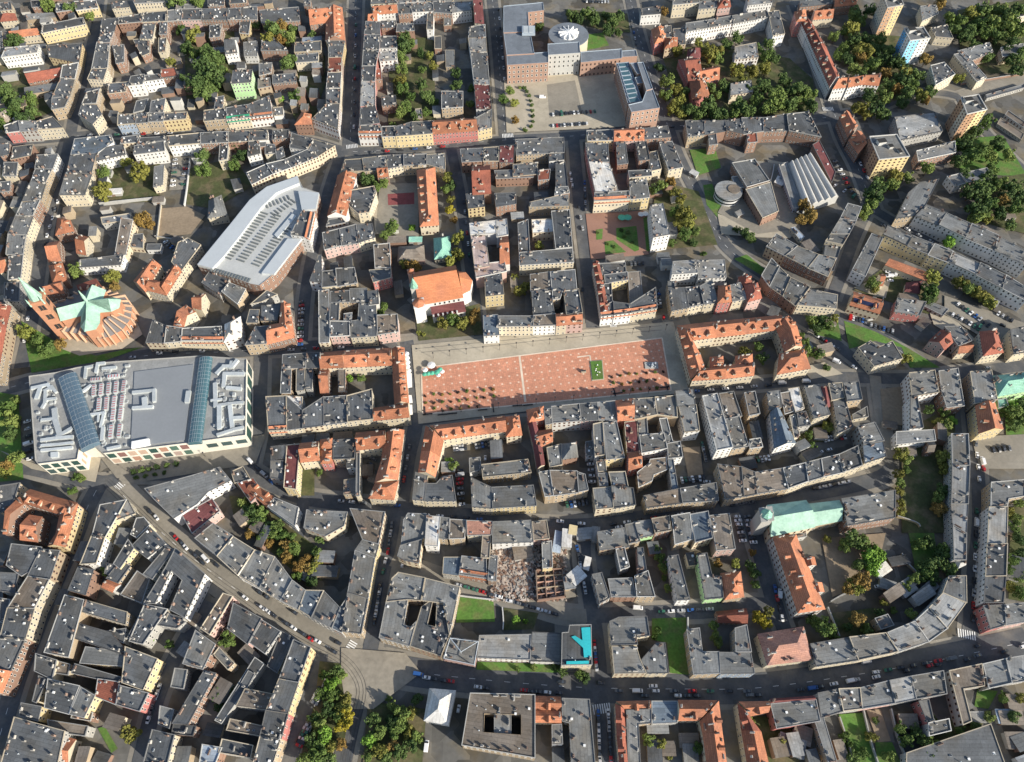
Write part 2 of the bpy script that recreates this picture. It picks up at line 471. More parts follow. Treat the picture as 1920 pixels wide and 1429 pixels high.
def add_windows():
    """each window a part of its house, on the walls that face the viewer's side and stand free"""
    for bi, (poly, h, rt, wins, opts) in enumerate(FOOT):
        if not wins: continue
        rnd = random.Random(bi)
        n = len(poly); spots = []
        wme = WIN[rnd.choice((0, 0, 1, 1, 2))]
        fl_h = rnd.uniform(2.75, 3.15); floors = max(1, int((h - 0.8) / fl_h))
        if 'floor' in opts: fl_h = opts['floor']; floors = int((h - 1.0) / fl_h)
        ww, wh = rnd.uniform(1.05, 1.3), rnd.uniform(1.55, 1.85)
        step = opts.get('step', rnd.uniform(2.25, 2.8))
        for i in range(n):
            a, b = Vector(poly[i]), Vector(poly[(i + 1) % n]); ln = (b - a).length
            if ln < 3: continue
            e = (b - a) / ln; nn = Vector((e.y, -e.x)); mid = (a + b) / 2
            facing = nn.dot(-mid) / max(1.0, mid.length)
            if facing < 0.1: continue
            if height_at(*(mid + nn * 0.9), skip=bi) > h * 0.8: continue
            blank = opts.get('blank')
            if blank is not None and i in blank: continue
            k = max(1, int((ln - 0.8) / step))
            for c in range(k):
                t = (c + 0.5) / k * ln; p = a + e * t
                free = height_at(*(p + nn * 0.9), skip=bi)
                if free > h - 2: continue
                tow = -p.normalized(); dist = p.length
                for fl in range(floors):
                    z = h - (floors - fl) * fl_h + 0.7 if fl else min(1.0, h - floors * fl_h + 0.7)
                    if z + wh < free or z < 0.4: continue
                    # is it hidden behind houses on the way to the viewer?
                    slope = (CAMZ - z) / dist; hid = False
                    for sstep in (3, 7, 12, 18, 25):
                        q = p + nn * 0.9 + tow * sstep
                        if height_at(q.x, q.y, bi) > z + wh + sstep * slope + 1.0: hid = True; break
                    if hid: continue
                    spots.append((facing / dist, p, e, nn, z))
        spots.sort(key=lambda s: -s[0])
        for _, p, e, nn, z in spots[:100]:
            o = link(D.objects.new('window', wme)); o.parent = rt
            o.location = (p.x - rt.location.x, p.y - rt.location.y, z)
            o.rotation_euler = (0, 0, math.atan2(e.y, e.x)); o.scale = (ww * opts.get('ws', 1), 1, wh * opts.get('hs', 1))
        rest = spots[100:]
        if rest:
            b = MB()
            for _, p, e, nn, z in rest:
                q = p + nn * 0.03
                b.box((q.x - rt.location.x, q.y - rt.location.y, z + wh / 2), (ww * 0.8, 0.08, wh * 0.85), math.atan2(e.y, e.x))
            o = part('window', b.me('windows', [M_GLASS]), rt); o['kind'] = 'stuff'
HOUSES = '''
# --- far corner behind the copper church, yellow blocks
P 14 fdy 77,62 160,45 156,33 79,48; P 9 goc 20,70 75,64 71,54 19,60; P 9 hrc 0,40 32,37 27,25 0,28; P 8 flo 50,37 104,32 100,24 48,27
P 12 fdy 143,20 184,15 180,1 140,4; P 14 fdc 210,16 242,13 238,2 208,5; P 14 fgc 252,7 308,4 306,-5 248,-3; P 14 flw 3,109 70,100 73,84 10,90
R 13 153,80 91,88 fdy 147,117 92,108; P 13 fdo 147,117 140,148 114,147 118,124
R 13 140,148 114,147 fdo 131,180 98,185 fdo 121,201 97,206
P 8 grb 53,155 118,142 117,127 48,137; P 7 fgo 47,178 110,168 112,155 46,165; P 8 gkc 0,238 20,222 14,207 0,210
R 13 12,250 8,236 fdr 38,247 34,227 fgg 70,245 68,228 fdc 119,241 98,218
R 15 192,37 221,33 fdb 188,66 214,60 fdb 182,80 206,80 fdo 172,130 201,128 fdc 164,149 194,150
R 14 222,46 222,33 fdb 266,42 268,25 fdb 313,40 314,21 fgb 340,38 341,18 fdp 377,37 378,17 fdb 427,37 428,16 fdb 452,36 451,15 fdb 482,36 482,13
P 13 fdc 262,72 285,72 291,46 269,46; P 13 fdb 298,64 312,64 314,42 301,43; P 11 fdb 266,104 280,98 281,72 250,76; P 10 fdc 297,98 309,97 313,72 298,73
P 12 fdb 393,72 412,70 416,46 393,47; P 11 fdy 449,62 466,64 470,40 450,40; P 13 fdb 217,118 232,115 233,85 212,88
R 15 163,172 187,168 fdo 153,195 181,195; P 15 fdc 147,216 174,233 191,214 181,197 153,196
R 14 220,234 222,216 fdu 254,231 256,215 fdo 278,229 279,212 fdo 306,228 308,212 fdy 349,224 351,210
P 14 fdc 280,211 305,211 311,185 284,190; P 9 fdg 250,211 270,206 278,185 256,190
P 13 fdb 202,177 236,173 240,153 204,156; P 14 fdw 240,162 268,159 270,138 245,142; P 14 fdw 270,153 306,148 298,139 271,142; P 10 frb 302,146 333,142 328,128 301,131
P 14 gdw 422,101 445,98 443,75 425,73; P 9 fgb 400,100 422,98 423,87 400,89; P 8 fgl 458,105 482,105 482,77 457,80; P 17 fdn 433,157 470,154 473,131 437,133
R 14 382,228 383,208 fdo 424,224 425,203 sdcn 468,219 464,197 sdwo 510,214 505,181
P 14 fdc 401,207 417,204 420,180 405,183
P 14 fbw 133,290 182,288 212,267 208,253 140,260; R 15 131,291 181,289 fdo 124,325 172,325 fgc 112,367 158,365
P 14 fdw 180,301 235,289 231,272 184,281; P 14 fdw 251,291 309,284 306,262 252,273
P 14 fdc 226,270 256,267 262,253 229,257; P 14 fdw 257,273 311,264 311,256 263,258; R 14 316,274 313,256 fdw 376,269 376,250 fdb 428,266 428,247 fdb 466,264 468,246 fdw 502,262 502,245
P 12 fdc 411,303 426,300 428,270 412,272; P 13 fdw 464,293 488,287 486,263 467,265; P 9 fgc 287,350 304,345 308,310 290,314
R 14 108,288 70,292 fdw 98,317 66,317 fdo 86,342 58,340 fgo 76,375 42,378 fgb 62,405 30,405 fgc 49,440 16,440 fgc 43,478 12,478
P 9 goc 0,512 15,505 15,482 0,484; P 13 fdc 14,524 38,520 45,478 18,483; P 13 fdg 8,565 36,565 38,530 10,532
R 15 20,574 -15,570 gro 10,615 -25,615 gro 2,660 -30,660 gro -6,705 -40,705
P 11 fdb 20,300 58,292 62,270 24,275; P 10 fdc 5,330 30,330 34,305 8,305; P 11 fdb 0,292 16,288 18,268 0,270
P 9 fdb 0,360 18,358 20,340 0,342; P 9 fdo 0,95 4,92 4,60 0,62; P 10 fgo 330,30 372,26 372,8 330,10; P 9 fdb 60,14 82,12 80,0 58,2
P 10 fdc 0,20 22,18 20,4 0,6; P 10 fdb 106,24 134,20 132,6 104,8; P 12 fgc 330,4 372,2 372,-10 330,-8; P 12 fdb 390,12 420,10 420,-6 390,-4; P 12 fdb 430,8 462,6 462,-8 430,-6
# --- dark street and the long block right of it
R 15 641,14 612,20 gob 646,76 611,78 fdy 645,84 616,84 fdy 641,108 616,108 frb 640,135 615,137 fdc 638,165 612,166 fdc 637,194 612,195
P 15 gob 581,46 624,40 622,15 582,17; P 15 fdw 584,222 633,240 637,196 613,196 598,209; P 14 hob 553,233 584,232 583,214 566,210
P 13 fdo 552,98 602,95 602,78 553,81; P 12 fdb 490,97 540,97 502,60 492,66; P 12 fdc 554,117 596,114 597,100 556,104; P 12 fdb 511,157 556,153 553,138 511,142
P 10 fko 484,166 508,162 506,146 484,148; P 13 fdb 490,42 562,38 560,15 487,21; P 5 fuc 566,80 603,77 603,68 567,71; P 12 fdb 570,12 582,12 582,-4 570,-4
P 8 fgw 514,218 531,216 530,200 512,202; P 11 fgk 486,142 508,136 510,118 486,120
P 14 gow 700,27 746,23 745,10 698,13; P 14 gow 689,41 708,40 710,26 694,28
R 15 686,41 712,40 fdr 683,65 713,66 fdp 681,94 711,95 fdr 679,124 705,124 fdr 678,153 703,153 flr 676,200 703,197 fdr 674,234 712,232
P 15 sdwo 672,252 715,252 713,235 674,236; P 13 fdw 711,91 744,90 743,69 712,69; P 13 flw 712,115 744,112 744,96 707,98; P 12 frb 697,152 716,150 714,128 696,130
R 14 716,257 716,238 fdy 742,256 742,237 fdy 772,254 772,228 fgy 811,251 812,226 gor 896,244 892,222 fgy 922,238 922,206
R 14 922,205 893,205 fmw 918,158 889,158 flw 917,150 888,150 fdw 913,97 882,97 flw 911,70 878,72 fdw 910,47 880,50
P 14 gmc 890,42 908,44 902,0 886,0; R 14 747,26 746,8 fdb 773,24 770,7 fgw 812,22 813,4 fdb 848,25 847,4 flw 885,20 886,3
P 13 fgw 800,55 812,56 813,24 802,24; P 12 fdb 743,60 777,58 775,44 745,45; P 12 fdb 715,52 742,51 742,39 714,40; P 13 fdo 828,203 868,200 868,172 828,172
P 12 fdb 716,198 743,195 742,180 716,182; P 5 fgo 836,125 853,125 852,95 835,95; P 6 fdb 815,92 828,92 827,67 815,68; P 8 fgb 832,48 846,47 846,26 833,27
P 7 fgb 780,222 792,222 790,205 779,206
R 12 695,8 694,-8 fgc 745,6 744,-10 fgb 800,3 800,-12 fdc 850,2 850,-12
# --- curved street, rows above the silver arcade
P 13 fdw 543,277 580,283 588,263 547,250
R 14 628,273 588,262 fdc 597,293 576,281 fdc 546,314 533,300 fdc 512,326 500,308 fdc 472,346 462,325
P 12 fdb 480,277 498,275 500,252 478,252; P 10 fdc 497,289 518,287 515,271 497,270; P 12 fdb 510,262 540,258 542,244 512,246; P 11 fdc 520,300 534,292 530,276 516,282
R 13 640,324 647,299 fdo 683,322 679,297 fgo 726,316 724,292 fdc 757,310 757,291 fdo 800,308 800,290 fgo 835,318 834,288
P 12 gob 708,332 728,330 727,313 707,314; P 13 gow 668,326 648,405 614,405 634,328; P 13 fdc 655,386 672,400 692,398 706,362 702,351 651,358
P 12 hoc 782,319 788,424 822,421 815,314; P 14 grb 886,364 921,362 919,310 884,312
P 14 fdb 866,304 904,302 905,278 863,280; P 14 fdb 906,303 935,303 935,275 907,277; P 14 fmb 936,304 963,305 965,273 937,274; P 10 fdb 930,335 1000,332 1000,318 927,320
# --- right of the narrow lane
P 14 fdo 968,290 1058,285 1057,259 966,263; P 13 fdw 1030,303 1058,300 1057,284 1029,286; P 12 fdb 962,330 1008,326 1008,306 962,309; P 12 frb 1009,338 1030,336 1032,318 1009,320
R 13 1060,303 1042,308 fdb 1065,350 1042,350 fgb 1068,362 1040,366; P 12 fgo 992,388 1067,386 1066,363 993,379
R 14 1102,265 1100,245 fdy 1151,264 1150,243 gop 1208,262 1206,240 fdb 1258,258 1252,235
R 15 1098,268 1140,270 fdr 1104,304 1142,304 fwr 1116,360 1160,358; P 15 sgco 1114,378 1181,374 1179,358 1115,361; P 15 fgy 1182,374 1218,370 1212,336 1181,341
P 13 fdb 1158,308 1178,305 1172,267 1155,268; P 13 fdb 1198,302 1218,300 1212,265 1192,268; P 13 fdc 1254,318 1281,313 1260,266 1236,268; P 12 fdc 1222,322 1240,318 1232,282 1212,286; P 12 fdc 1180,334 1222,330 1221,318 1178,320
P 12 grr 1290,152 1318,150 1300,108 1272,112; P 12 hmr 1290,109 1313,107 1314,90 1290,92; P 12 gor 1308,155 1349,148 1346,124 1304,134; P 12 hor 1298,186 1330,178 1322,150 1294,152
P 14 hor 1228,82 1250,74 1240,48 1222,55; P 14 fdo 1243,72 1260,68 1258,48 1241,50; P 14 hoo 1247,90 1270,85 1270,70 1246,73; P 13 fdo 1262,84 1286,82 1284,54 1262,56
R 16 1287,60 1286,44 fgw 1330,52 1328,38 fgw 1375,44 1373,30 fgw 1420,36 1418,23 fgw 1440,33 1438,20
P 16 fdw 1450,66 1472,62 1460,21 1440,24; P 12 fdw 1202,30 1239,27 1238,10 1201,16; P 16 fgc 1262,9 1311,5 1310,-8 1262,-2; P 15 fdc 1310,17 1344,14 1344,2 1312,5; P 15 hrp 1346,15 1370,12 1368,0 1345,2; P 15 flw 1402,10 1448,5 1446,-8 1400,-4
P 12 flw 1378,112 1422,108 1418,80 1378,88; P 12 flc 1370,178 1412,172 1408,152 1370,158
R 15 1290,256 1285,228 fdo 1322,252 1320,228 fdb 1362,245 1360,226 fdb 1394,252 1390,222 fdb 1432,246 1430,222 fdb 1480,244 1475,215 fdb 1540,256 1515,212
P 13 fdb 1330,272 1345,270 1342,250 1328,250; P 13 frb 1402,268 1420,266 1418,248 1400,250
R 16 1502,40 1522,42 grw 1513,64 1534,63 grw 1525,92 1548,87 grw 1539,124 1560,114 grw 1556,163 1574,143; R 16 1562,166 1578,145 gow 1590,163 1588,146 gow 1617,158 1615,142 gow 1648,160 1650,138
P 17 hor 1494,40 1513,38 1510,18 1490,22; P 12 goc 1525,36 1562,33 1560,18 1525,22; P 12 fgb 1500,14 1562,8 1560,-5 1500,0; P 12 gob 1564,12 1606,8 1605,-5 1562,0
P 13 flg 1688,262 1768,245 1751,212 1676,222; P 13 gob 1574,219 1590,257 1609,236 1592,210; P 13 gob 1591,262 1610,288 1631,268 1614,246
P 12 flb 1722,301 1792,286 1790,266 1718,284; P 12 fgc 1730,38 1760,25 1755,10 1725,13; P 10 fdc 1755,68 1788,71 1775,48 1745,53; P 13 fdc 1754,160 1790,140 1770,117 1745,123; P 12 fgb 1815,116 1862,97 1855,80 1795,96; P 12 fgc 1832,153 1850,145 1808,98 1788,103
R 9 1790,350 1775,332 fgw 1813,343 1800,326 fgp 1860,335 1850,315; P 8 fmb 1560,342 1567,322 1536,265 1523,273; P 6 flu 1488,390 1510,386 1476,306 1460,311
P 4 fkg 1870,232 1915,262 1920,252 1876,222; P 4 fkg 1884,216 1918,240 1922,230 1890,208; P 4 flg 1850,185 1920,165 1920,158 1848,178; P 4 fgo 1792,292 1806,300 1812,292 1798,284
P 11 fgc 1880,106 1920,98 1918,82 1876,90; P 10 fdc 1895,36 1925,30 1922,14 1892,20
# --- copper church close and the convent
P 12 hob 104,440 138,432 131,413 108,408; P 9 gob 90,490 115,488 112,452 92,455; P 10 hob 99,530 125,525 116,494 92,498; P 9 gob 84,552 121,549 117,524 84,537
P 11 fdw 148,501 226,496 232,478 148,488; P 11 fkc 214,479 235,477 250,413 228,410; P 8 flg 192,420 244,412 246,401 190,409; P 10 goc 143,474 162,478 166,445 150,441
P 6 fdc 246,463 268,465 268,438 250,440; P 5 fdw 275,469 300,469 303,457 276,457
P 12 goc 272,547 301,497 282,490 250,527; P 12 goc 312,552 341,506 325,497 300,535; P 12 hoc 270,542 312,553 304,528 268,522
P 13 fdc 340,507 376,458 352,447 335,456 322,492; P 11 hgc 390,408 425,402 414,366 392,376
R 14 273,642 287,600 fdc 308,643 313,612 fdc 340,640 342,616 sdco 418,640 415,612; P 14 hww 420,641 452,630 450,594 422,608
P 12 goc 325,612 345,615 367,585 348,572; P 13 goc 360,576 378,580 385,551 366,555; P 10 fdg 378,530 412,553 432,520 392,510; P 12 fgo 415,546 445,570 461,542 430,530
R 14 541,570 528,568 gob 552,630 523,612; R 14 460,648 478,612 fdo 500,645 505,610 gob 552,632 530,605; P 12 fdo 489,602 520,602 527,568 490,573; P 12 fdo 462,606 484,606 486,580 468,580
P 9 fdg 470,570 490,566 520,552 500,545
# --- between the arcade and the orange church
R 13 608,468 605,438 fdp 640,460 637,430 fdp 672,455 668,422 fdc 703,445 698,420; P 9 fdg 612,425 648,418 640,408 616,412
P 14 fdw 580,526 603,530 603,479 598,480; R 13 604,540 604,508 fdc 632,537 630,505 fdo 670,530 665,503
P 13 fkb 703,502 732,501 731,458 701,461; P 13 fdr 700,530 733,521 733,504 692,506
P 14 fgc 598,642 617,641 617,545 598,546; P 14 fdp 619,632 656,630 655,603 619,602; P 14 fdo 620,567 656,566 655,545 620,547; P 14 fgo 657,567 689,566 688,541 656,542; P 14 fdo 618,602 635,602 636,568 619,568
P 14 fdc 658,634 706,631 705,570 673,568 671,600 658,602; P 15 fdw 691,571 710,569 709,545 689,547; P 14 fkp 708,628 747,622 745,590 707,592; P 11 fgb 645,606 659,605 660,586 645,588
P 6 hkp 746,489 796,487 794,460 748,463; P 6 htc 815,485 846,481 842,443 814,447
P 12 fdy 878,392 909,388 907,361 873,363; P 12 fdb 930,388 968,382 967,361 927,363
P 14 fww 882,440 930,438 930,412 880,418; P 14 fpp 890,505 918,500 910,440 883,441; P 14 gow 937,495 956,494 953,443 937,445; P 14 fww 931,445 953,441 950,410 931,412; P 14 fpp 893,522 950,510 946,490 890,496
P 15 fdy 910,557 945,553 940,507 909,508; P 12 fbw 907,630 936,628 933,590 906,592
P 14 fdp 974,492 994,480 990,413 971,420; P 11 fwc 999,437 1043,434 1040,411 997,413; P 15 fdo 1042,468 1073,465 1068,392 1034,395; P 15 fdc 974,497 1076,491 1073,466 974,474
P 13 fko 995,546 1033,541 1030,510 994,515; P 14 fdo 1050,560 1055,545 1082,544 1078,505 1032,510 1037,562; P 14 fdo 1062,592 1092,588 1085,541 1057,545; P 13 fdk 1000,592 1040,588 1032,546 997,548
R 14 934,613 934,592 fgc 1000,612 1000,592 fkw 1043,610 1041,589 goc 1062,608 1061,589 gop 1093,606 1090,584
R 15 1112,492 1122,490 grw 1121,540 1133,540 grw 1127,585 1141,583
P 13 fdc 1130,516 1174,512 1172,493 1124,495; P 13 fdy 1135,531 1178,524 1176,510 1133,516; P 14 fdo 1134,582 1149,582 1146,532 1133,533; P 9 fko 1182,570 1206,562 1200,510 1177,512
R 15 1127,593 1127,575 sdwo 1152,590 1150,566 sdwo 1184,586 1182,570 sdco 1232,578 1229,540
P 15 flw 1260,515 1308,512 1305,487 1262,490; P 14 flw 1310,521 1362,520 1358,488 1307,489; R 14 1260,582 1253,540 fdo 1292,576 1285,540 fdc 1320,570 1312,537 fgc 1346,567 1335,525
P 16 hor 1346,568 1371,565 1368,535 1348,536; P 14 fgc 1374,565 1402,560 1388,530 1369,535; P 15 hrp 1403,565 1428,558 1420,530 1396,535; P 13 hrp 1392,538 1412,530 1400,514 1385,520; P 10 fgo 1253,542 1268,540 1268,528 1252,528
P 17 flw 1225,446 1256,440 1243,381 1219,385
# --- quadrangle right of the square
R 14 1300,637 1271,611 goc 1340,632 1335,604 goc 1400,625 1395,598 goc 1470,616 1465,591; R 14 1270,613 1299,638 goc 1283,660 1313,665 goc 1296,710 1322,692
R 14 1298,713 1320,692 goc 1360,709 1358,686 goc 1414,703 1412,679; P 13 hoc 1332,692 1356,690 1355,668 1332,670; P 13 hoc 1380,690 1411,686 1410,664 1380,668
R 14 1478,592 1456,616 goc 1494,612 1464,636 goc 1504,650 1472,660; P 14 hoc 1458,701 1519,690 1507,655 1462,664
# --- right: long slabs and gardens
R 16 1716,405 1737,384 fgw 1760,423 1775,399 fgw 1810,447 1822,420 fgw 1865,470 1872,442 fgw 1925,500 1925,470; P 15 fgo 1680,409 1715,404 1736,384 1760,337 1725,343 1703,362
R 15 1655,441 1665,422 fgy 1700,462 1712,442 fgy 1740,478 1752,458 fgy 1778,492 1786,472 flw 1830,516 1838,493 fdw 1880,541 1886,517 fdw 1925,564 1925,541
R 13 1615,388 1590,381 fgc 1605,415 1575,410 fgc 1592,440 1558,438 fgc 1580,460 1548,452; P 12 fgo 1540,504 1562,510 1577,462 1548,460
R 13 1437,462 1455,440 fgo 1472,480 1495,462 fgb 1515,502 1535,478 fgb 1553,518 1568,485; P 13 fgw 1597,508 1622,520 1656,445 1635,437; P 5 fuc 1501,450 1509,443 1490,426 1482,428
P 7 goc 1660,496 1738,526 1743,512 1668,485; P 5 hmc 1697,545 1724,550 1729,526 1700,530; P 5 goc 1647,535 1656,535 1659,515 1648,515; P 11 goc 1593,571 1650,588 1656,563 1600,547; P 12 fgr 1678,584 1725,591 1736,567 1682,560
R 13 1428,516 1446,486 fgb 1443,537 1461,502 fgb 1468,555 1482,522 fgb 1492,574 1518,540; P 12 fgc 1495,573 1568,580 1571,552 1518,541
P 14 fdc 1610,651 1640,686 1692,673 1672,641 1648,651 1632,639; P 11 fgg 1795,650 1821,640 1801,612 1771,612; P 12 grp 1770,656 1787,641 1766,618 1742,640; P 9 goc 1796,662 1824,659 1821,643 1795,646; P 14 hrc 1845,666 1881,660 1868,619 1838,622; P 12 fgc 1900,665 1928,660 1928,610 1894,618
P 4 fgg 1734,575 1768,592 1778,580 1742,566
# --- below the orange left quarter
P 16 gob 45,942 133,970 145,944 55,918; R 16 145,946 113,962 goy 134,985 105,1000 goy 121,1026 90,1024; P 12 gob 37,1012 71,1016 79,970 54,966; P 15 fdo 0,962 22,952 38,906 0,912; P 15 gob 5,1000 14,1000 46,944 36,932
P 15 fdo 40,1080 75,1060 78,1026 22,1020 12,1060
R 16 112,1032 76,1030 fdo 93,1087 52,1080 fkc 65,1141 14,1140 fdc 48,1197 0,1195 fdb 20,1258 -20,1255 gob 2,1300 -30,1295
P 13 fdg 0,1108 28,1112 36,1076 0,1074; P 13 fdg 0,1166 12,1168 20,1125 0,1122; P 13 fdb 0,1240 20,1232 30,1205 0,1200
P 15 fdb 128,1107 161,1116 175,1068 146,1062; P 15 fdo 82,1223 128,1232 158,1125 122,1116; P 15 fdo 152,1147 236,1172 239,1148 159,1125; P 14 fdb 140,1197 226,1226 230,1213 208,1186 147,1169
P 13 fgy 149,1243 247,1250 257,1226 161,1213; R 15 268,1294 229,1280 fdy 295,1235 236,1213; P 13 fdb 134,1262 226,1283 234,1272 141,1245; P 13 fdc 65,1258 98,1274 107,1238 68,1226; P 9 fkc 104,1262 128,1266 132,1246 110,1240
P 13 frb 178,1306 216,1321 225,1279 184,1273; P 14 fdr 218,1321 262,1334 279,1300 224,1285; P 14 fdy 83,1327 128,1339 149,1286 90,1273; P 14 fgy 130,1339 158,1346 178,1304 151,1288; P 12 fdc 62,1315 69,1318 89,1274 72,1267; P 13 fdy 36,1342 71,1352 78,1325 40,1318
P 14 fdg 0,1435 107,1435 122,1371 28,1345; P 9 fkg 92,1366 130,1376 160,1380 166,1362 90,1350; P 8 goc 112,1432 128,1432 142,1388 126,1384; P 9 fkb 134,1346 170,1352 174,1336 138,1330
P 14 fdg 242,1202 268,1208 315,1143 272,1134; P 13 fdg 297,1172 332,1178 347,1166 316,1149; P 10 fdg 186,1186 206,1182 236,1178 232,1206
R 15 187,946 238,938 fdy 172,1003 197,1008 fdw 150,1058 181,1056; P 14 flc 224,972 252,962 240,938 216,975
P 14 fdw 247,1024 276,1047 310,1019 281,988; P 13 fdc 245,1002 256,1008 281,984 270,970 256,972; P 13 fdy 212,1056 224,1066 252,1028 241,1012; P 11 fdo 200,1085 222,1094 244,1062 226,1050
P 14 fdc 268,1076 285,1086 326,1031 312,1026; P 15 fdw 330,1029 385,1077 346,1158 318,1143 342,1088 322,1070 290,1131 268,1131 312,1062
P 9 fkg 226,1115 266,1131 281,1087 258,1071; P 13 fdg 238,1196 255,1205 295,1141 271,1137; P 12 fdg 293,1158 310,1165 318,1148 298,1139; P 12 fdg 308,1171 338,1173 344,1159 314,1150
P 9 gog 190,1100 212,1110 226,1096 204,1086; P 8 goc 210,1160 222,1164 228,1150 216,1146; P 10 fdg 196,1075 210,1080 216,1060 200,1056
P 15 fkp 376,1178 393,1190 437,1119 419,1113; P 15 fdp 426,1178 464,1208 491,1160 438,1131; P 15 fdg 468,1205 497,1226 526,1184 492,1163; P 10 fdg 501,1249 520,1262 552,1197 528,1184
R 16 583,1214 550,1199 fdy 560,1280 523,1273 fdy 540,1338 499,1332 fdr 527,1385 488,1380 fdo 511,1435 474,1435; P 13 fkg 443,1324 511,1333 521,1303 459,1291; P 12 fkg 425,1369 493,1381 499,1363 432,1348; P 12 fdg 410,1411 470,1421 475,1398 417,1386
P 9 fdg 404,1351 416,1357 494,1244 477,1232; P 13 fgb 342,1244 380,1255 404,1208 367,1182; P 12 fgo 401,1227 428,1256 440,1244 411,1214; P 13 fdb 324,1357 354,1358 404,1262 382,1256; P 11 fdb 322,1376 362,1380 368,1362 326,1358
P 9 fgg 321,1288 345,1292 351,1256 328,1253; P 9 fgg 297,1358 318,1366 327,1331 301,1324; P 14 fdc 270,1432 315,1432 327,1378 285,1368; P 12 fub 374,1432 404,1432 416,1402 380,1396; P 9 fdg 440,1300 456,1304 478,1264 466,1258
# --- between the mall and the square
R 14 757,652 736,653 goc 762,716 738,719 goc 766,756 741,758; P 14 goc 700,788 768,781 765,756 700,766
P 13 fdo 529,692 573,690 573,662 530,665; P 12 fdo 526,738 545,738 546,692 528,692; P 12 fdg 555,733 570,732 572,691 556,692; P 13 fdo 574,690 599,689 599,662 574,662; P 12 fdg 573,730 585,730 586,691 574,691; P 11 gob 600,737 617,738 618,690 600,690; P 10 fkb 635,735 646,735 647,690 634,690
R 14 600,690 600,662 goc 645,688 645,658 goc 690,686 690,655 goc 736,684 734,653
R 14 503,808 499,745 sdco 537,806 537,743 fdc 567,802 567,770 fdc 607,797 607,745 fdc 652,792 650,742 fdc 700,787 697,729; P 12 fwg 525,762 566,768 567,744 537,742
P 13 fdg 508,862 535,858 535,835 508,838; P 13 fmy 533,915 556,919 562,832 538,834; P 12 fgg 507,896 531,900 531,864 508,865; R 14 563,866 562,832 goc 600,862 598,828; P 14 hor 602,868 622,868 622,844 601,845; P 14 hoc 601,841 622,839 622,822 601,825; P 14 fdo 625,862 665,860 667,822 624,825; P 12 fdw 650,877 667,876 668,860 650,861
R 14 668,843 667,812 goc 726,838 722,807; R 14 757,806 722,812 goc 750,862 716,862 goc 745,900 703,905; P 14 hoc 692,933 738,936 746,902 704,906; P 13 fgc 668,931 674,931 674,845 668,845; P 11 fko 645,928 667,926 668,896 645,900
R 14 829,824 806,799 goc 870,818 860,793 goc 915,812 905,786 goc 950,808 947,780; P 14 hoc 950,818 978,815 972,779 949,782; R 14 799,799 831,826 goc 791,846 824,856 goc 785,886 815,894
P 13 fgc 773,936 795,938 802,890 779,886; P 13 fdc 796,939 855,939 848,892 830,894 818,907 798,907; P 9 fgw 881,886 902,880 900,858 880,860; P 12 fgo 905,895 996,886 990,862 903,872; R 14 885,950 883,896 fgc 924,953 922,914 fdy 1006,948 1000,910
# --- row under the square
P 15 hor 993,790 1021,786 1018,762 988,769; P 15 fgo 1023,796 1035,794 1033,766 1020,768
R 15 1036,793 1034,763 fgl 1090,789 1086,758 fdp 1122,787 1119,755 fgc 1158,788 1153,752 gor 1190,787 1187,747 fgo 1232,778 1228,745 fgo 1270,783 1267,742; P 16 fgo 1270,762 1304,759 1300,730 1266,733; P 15 fgw 1284,810 1312,807 1305,760 1272,763
R 13 990,790 1003,788 gmc 1000,830 1014,828 gmc 1008,879 1021,872; P 13 goc 1006,841 1037,826 1035,805 1004,809; P 12 fgc 1031,876 1054,871 1052,833 1025,840; P 12 hgb 1056,860 1083,856 1080,830 1053,833
R 14 1022,931 1010,886 fgo 1038,929 1031,883 fko 1085,923 1082,884 fgo 1103,919 1097,889
P 14 fgw 1116,855 1134,853 1130,792 1112,796; P 15 fgy 1137,862 1171,859 1156,790 1131,793; P 9 fgw 1099,855 1113,854 1111,827 1098,829; P 14 fmc 1176,848 1199,845 1194,790 1171,793; P 13 gor 1178,881 1205,874 1200,846 1176,850; P 13 fgo 1199,815 1215,814 1212,782 1196,783; P 14 fgw 1203,850 1251,841 1245,812 1199,816; P 13 fgo 1248,832 1262,829 1250,785 1236,786; P 13 fgw 1253,860 1280,857 1275,828 1251,832
P 12 fko 1198,913 1223,901 1226,890 1251,880 1249,858 1219,862 1217,869 1195,886; P 12 fbg 1263,936 1275,936 1262,862 1252,862; R 14 1213,952 1206,930 fko 1280,943 1275,916 fgo 1347,939 1343,905
R 15 1117,956 1112,915 fgc 1150,953 1146,912 fgc 1192,946 1187,916; P 14 fgo 1148,913 1178,913 1172,885 1141,886; P 13 fgc 1125,911 1140,910 1138,887 1122,888; P 13 fgw 1122,884 1137,883 1135,862 1118,863
# --- right of it
P 15 flw 1343,846 1373,840 1345,737 1317,742; P 14 fko 1361,786 1391,780 1375,735 1348,739; P 14 fgo 1373,842 1404,836 1386,781 1360,787; P 13 fgo 1406,841 1430,838 1425,822 1405,825
P 14 fko 1405,779 1425,775 1415,735 1395,738; P 14 fgo 1443,769 1466,763 1462,732 1438,735; P 13 fko 1472,776 1488,771 1481,735 1463,738; P 14 fww 1492,773 1508,766 1498,726 1478,729; P 13 fgg 1498,800 1520,797 1510,772 1494,776; P 14 fgc 1526,786 1556,778 1536,720 1509,723
P 14 hmp 1545,766 1556,761 1550,724 1538,726; P 14 fgc 1560,750 1584,745 1578,718 1553,720; P 12 fgc 1572,813 1599,801 1584,746 1562,750; P 14 fgo 1588,753 1616,750 1610,715 1581,718; P 5 fgc 1600,786 1628,781 1625,763 1598,778
P 13 gbw 1445,772 1453,841 1492,831 1461,766; P 12 fgc 1490,821 1500,816 1490,778 1480,780
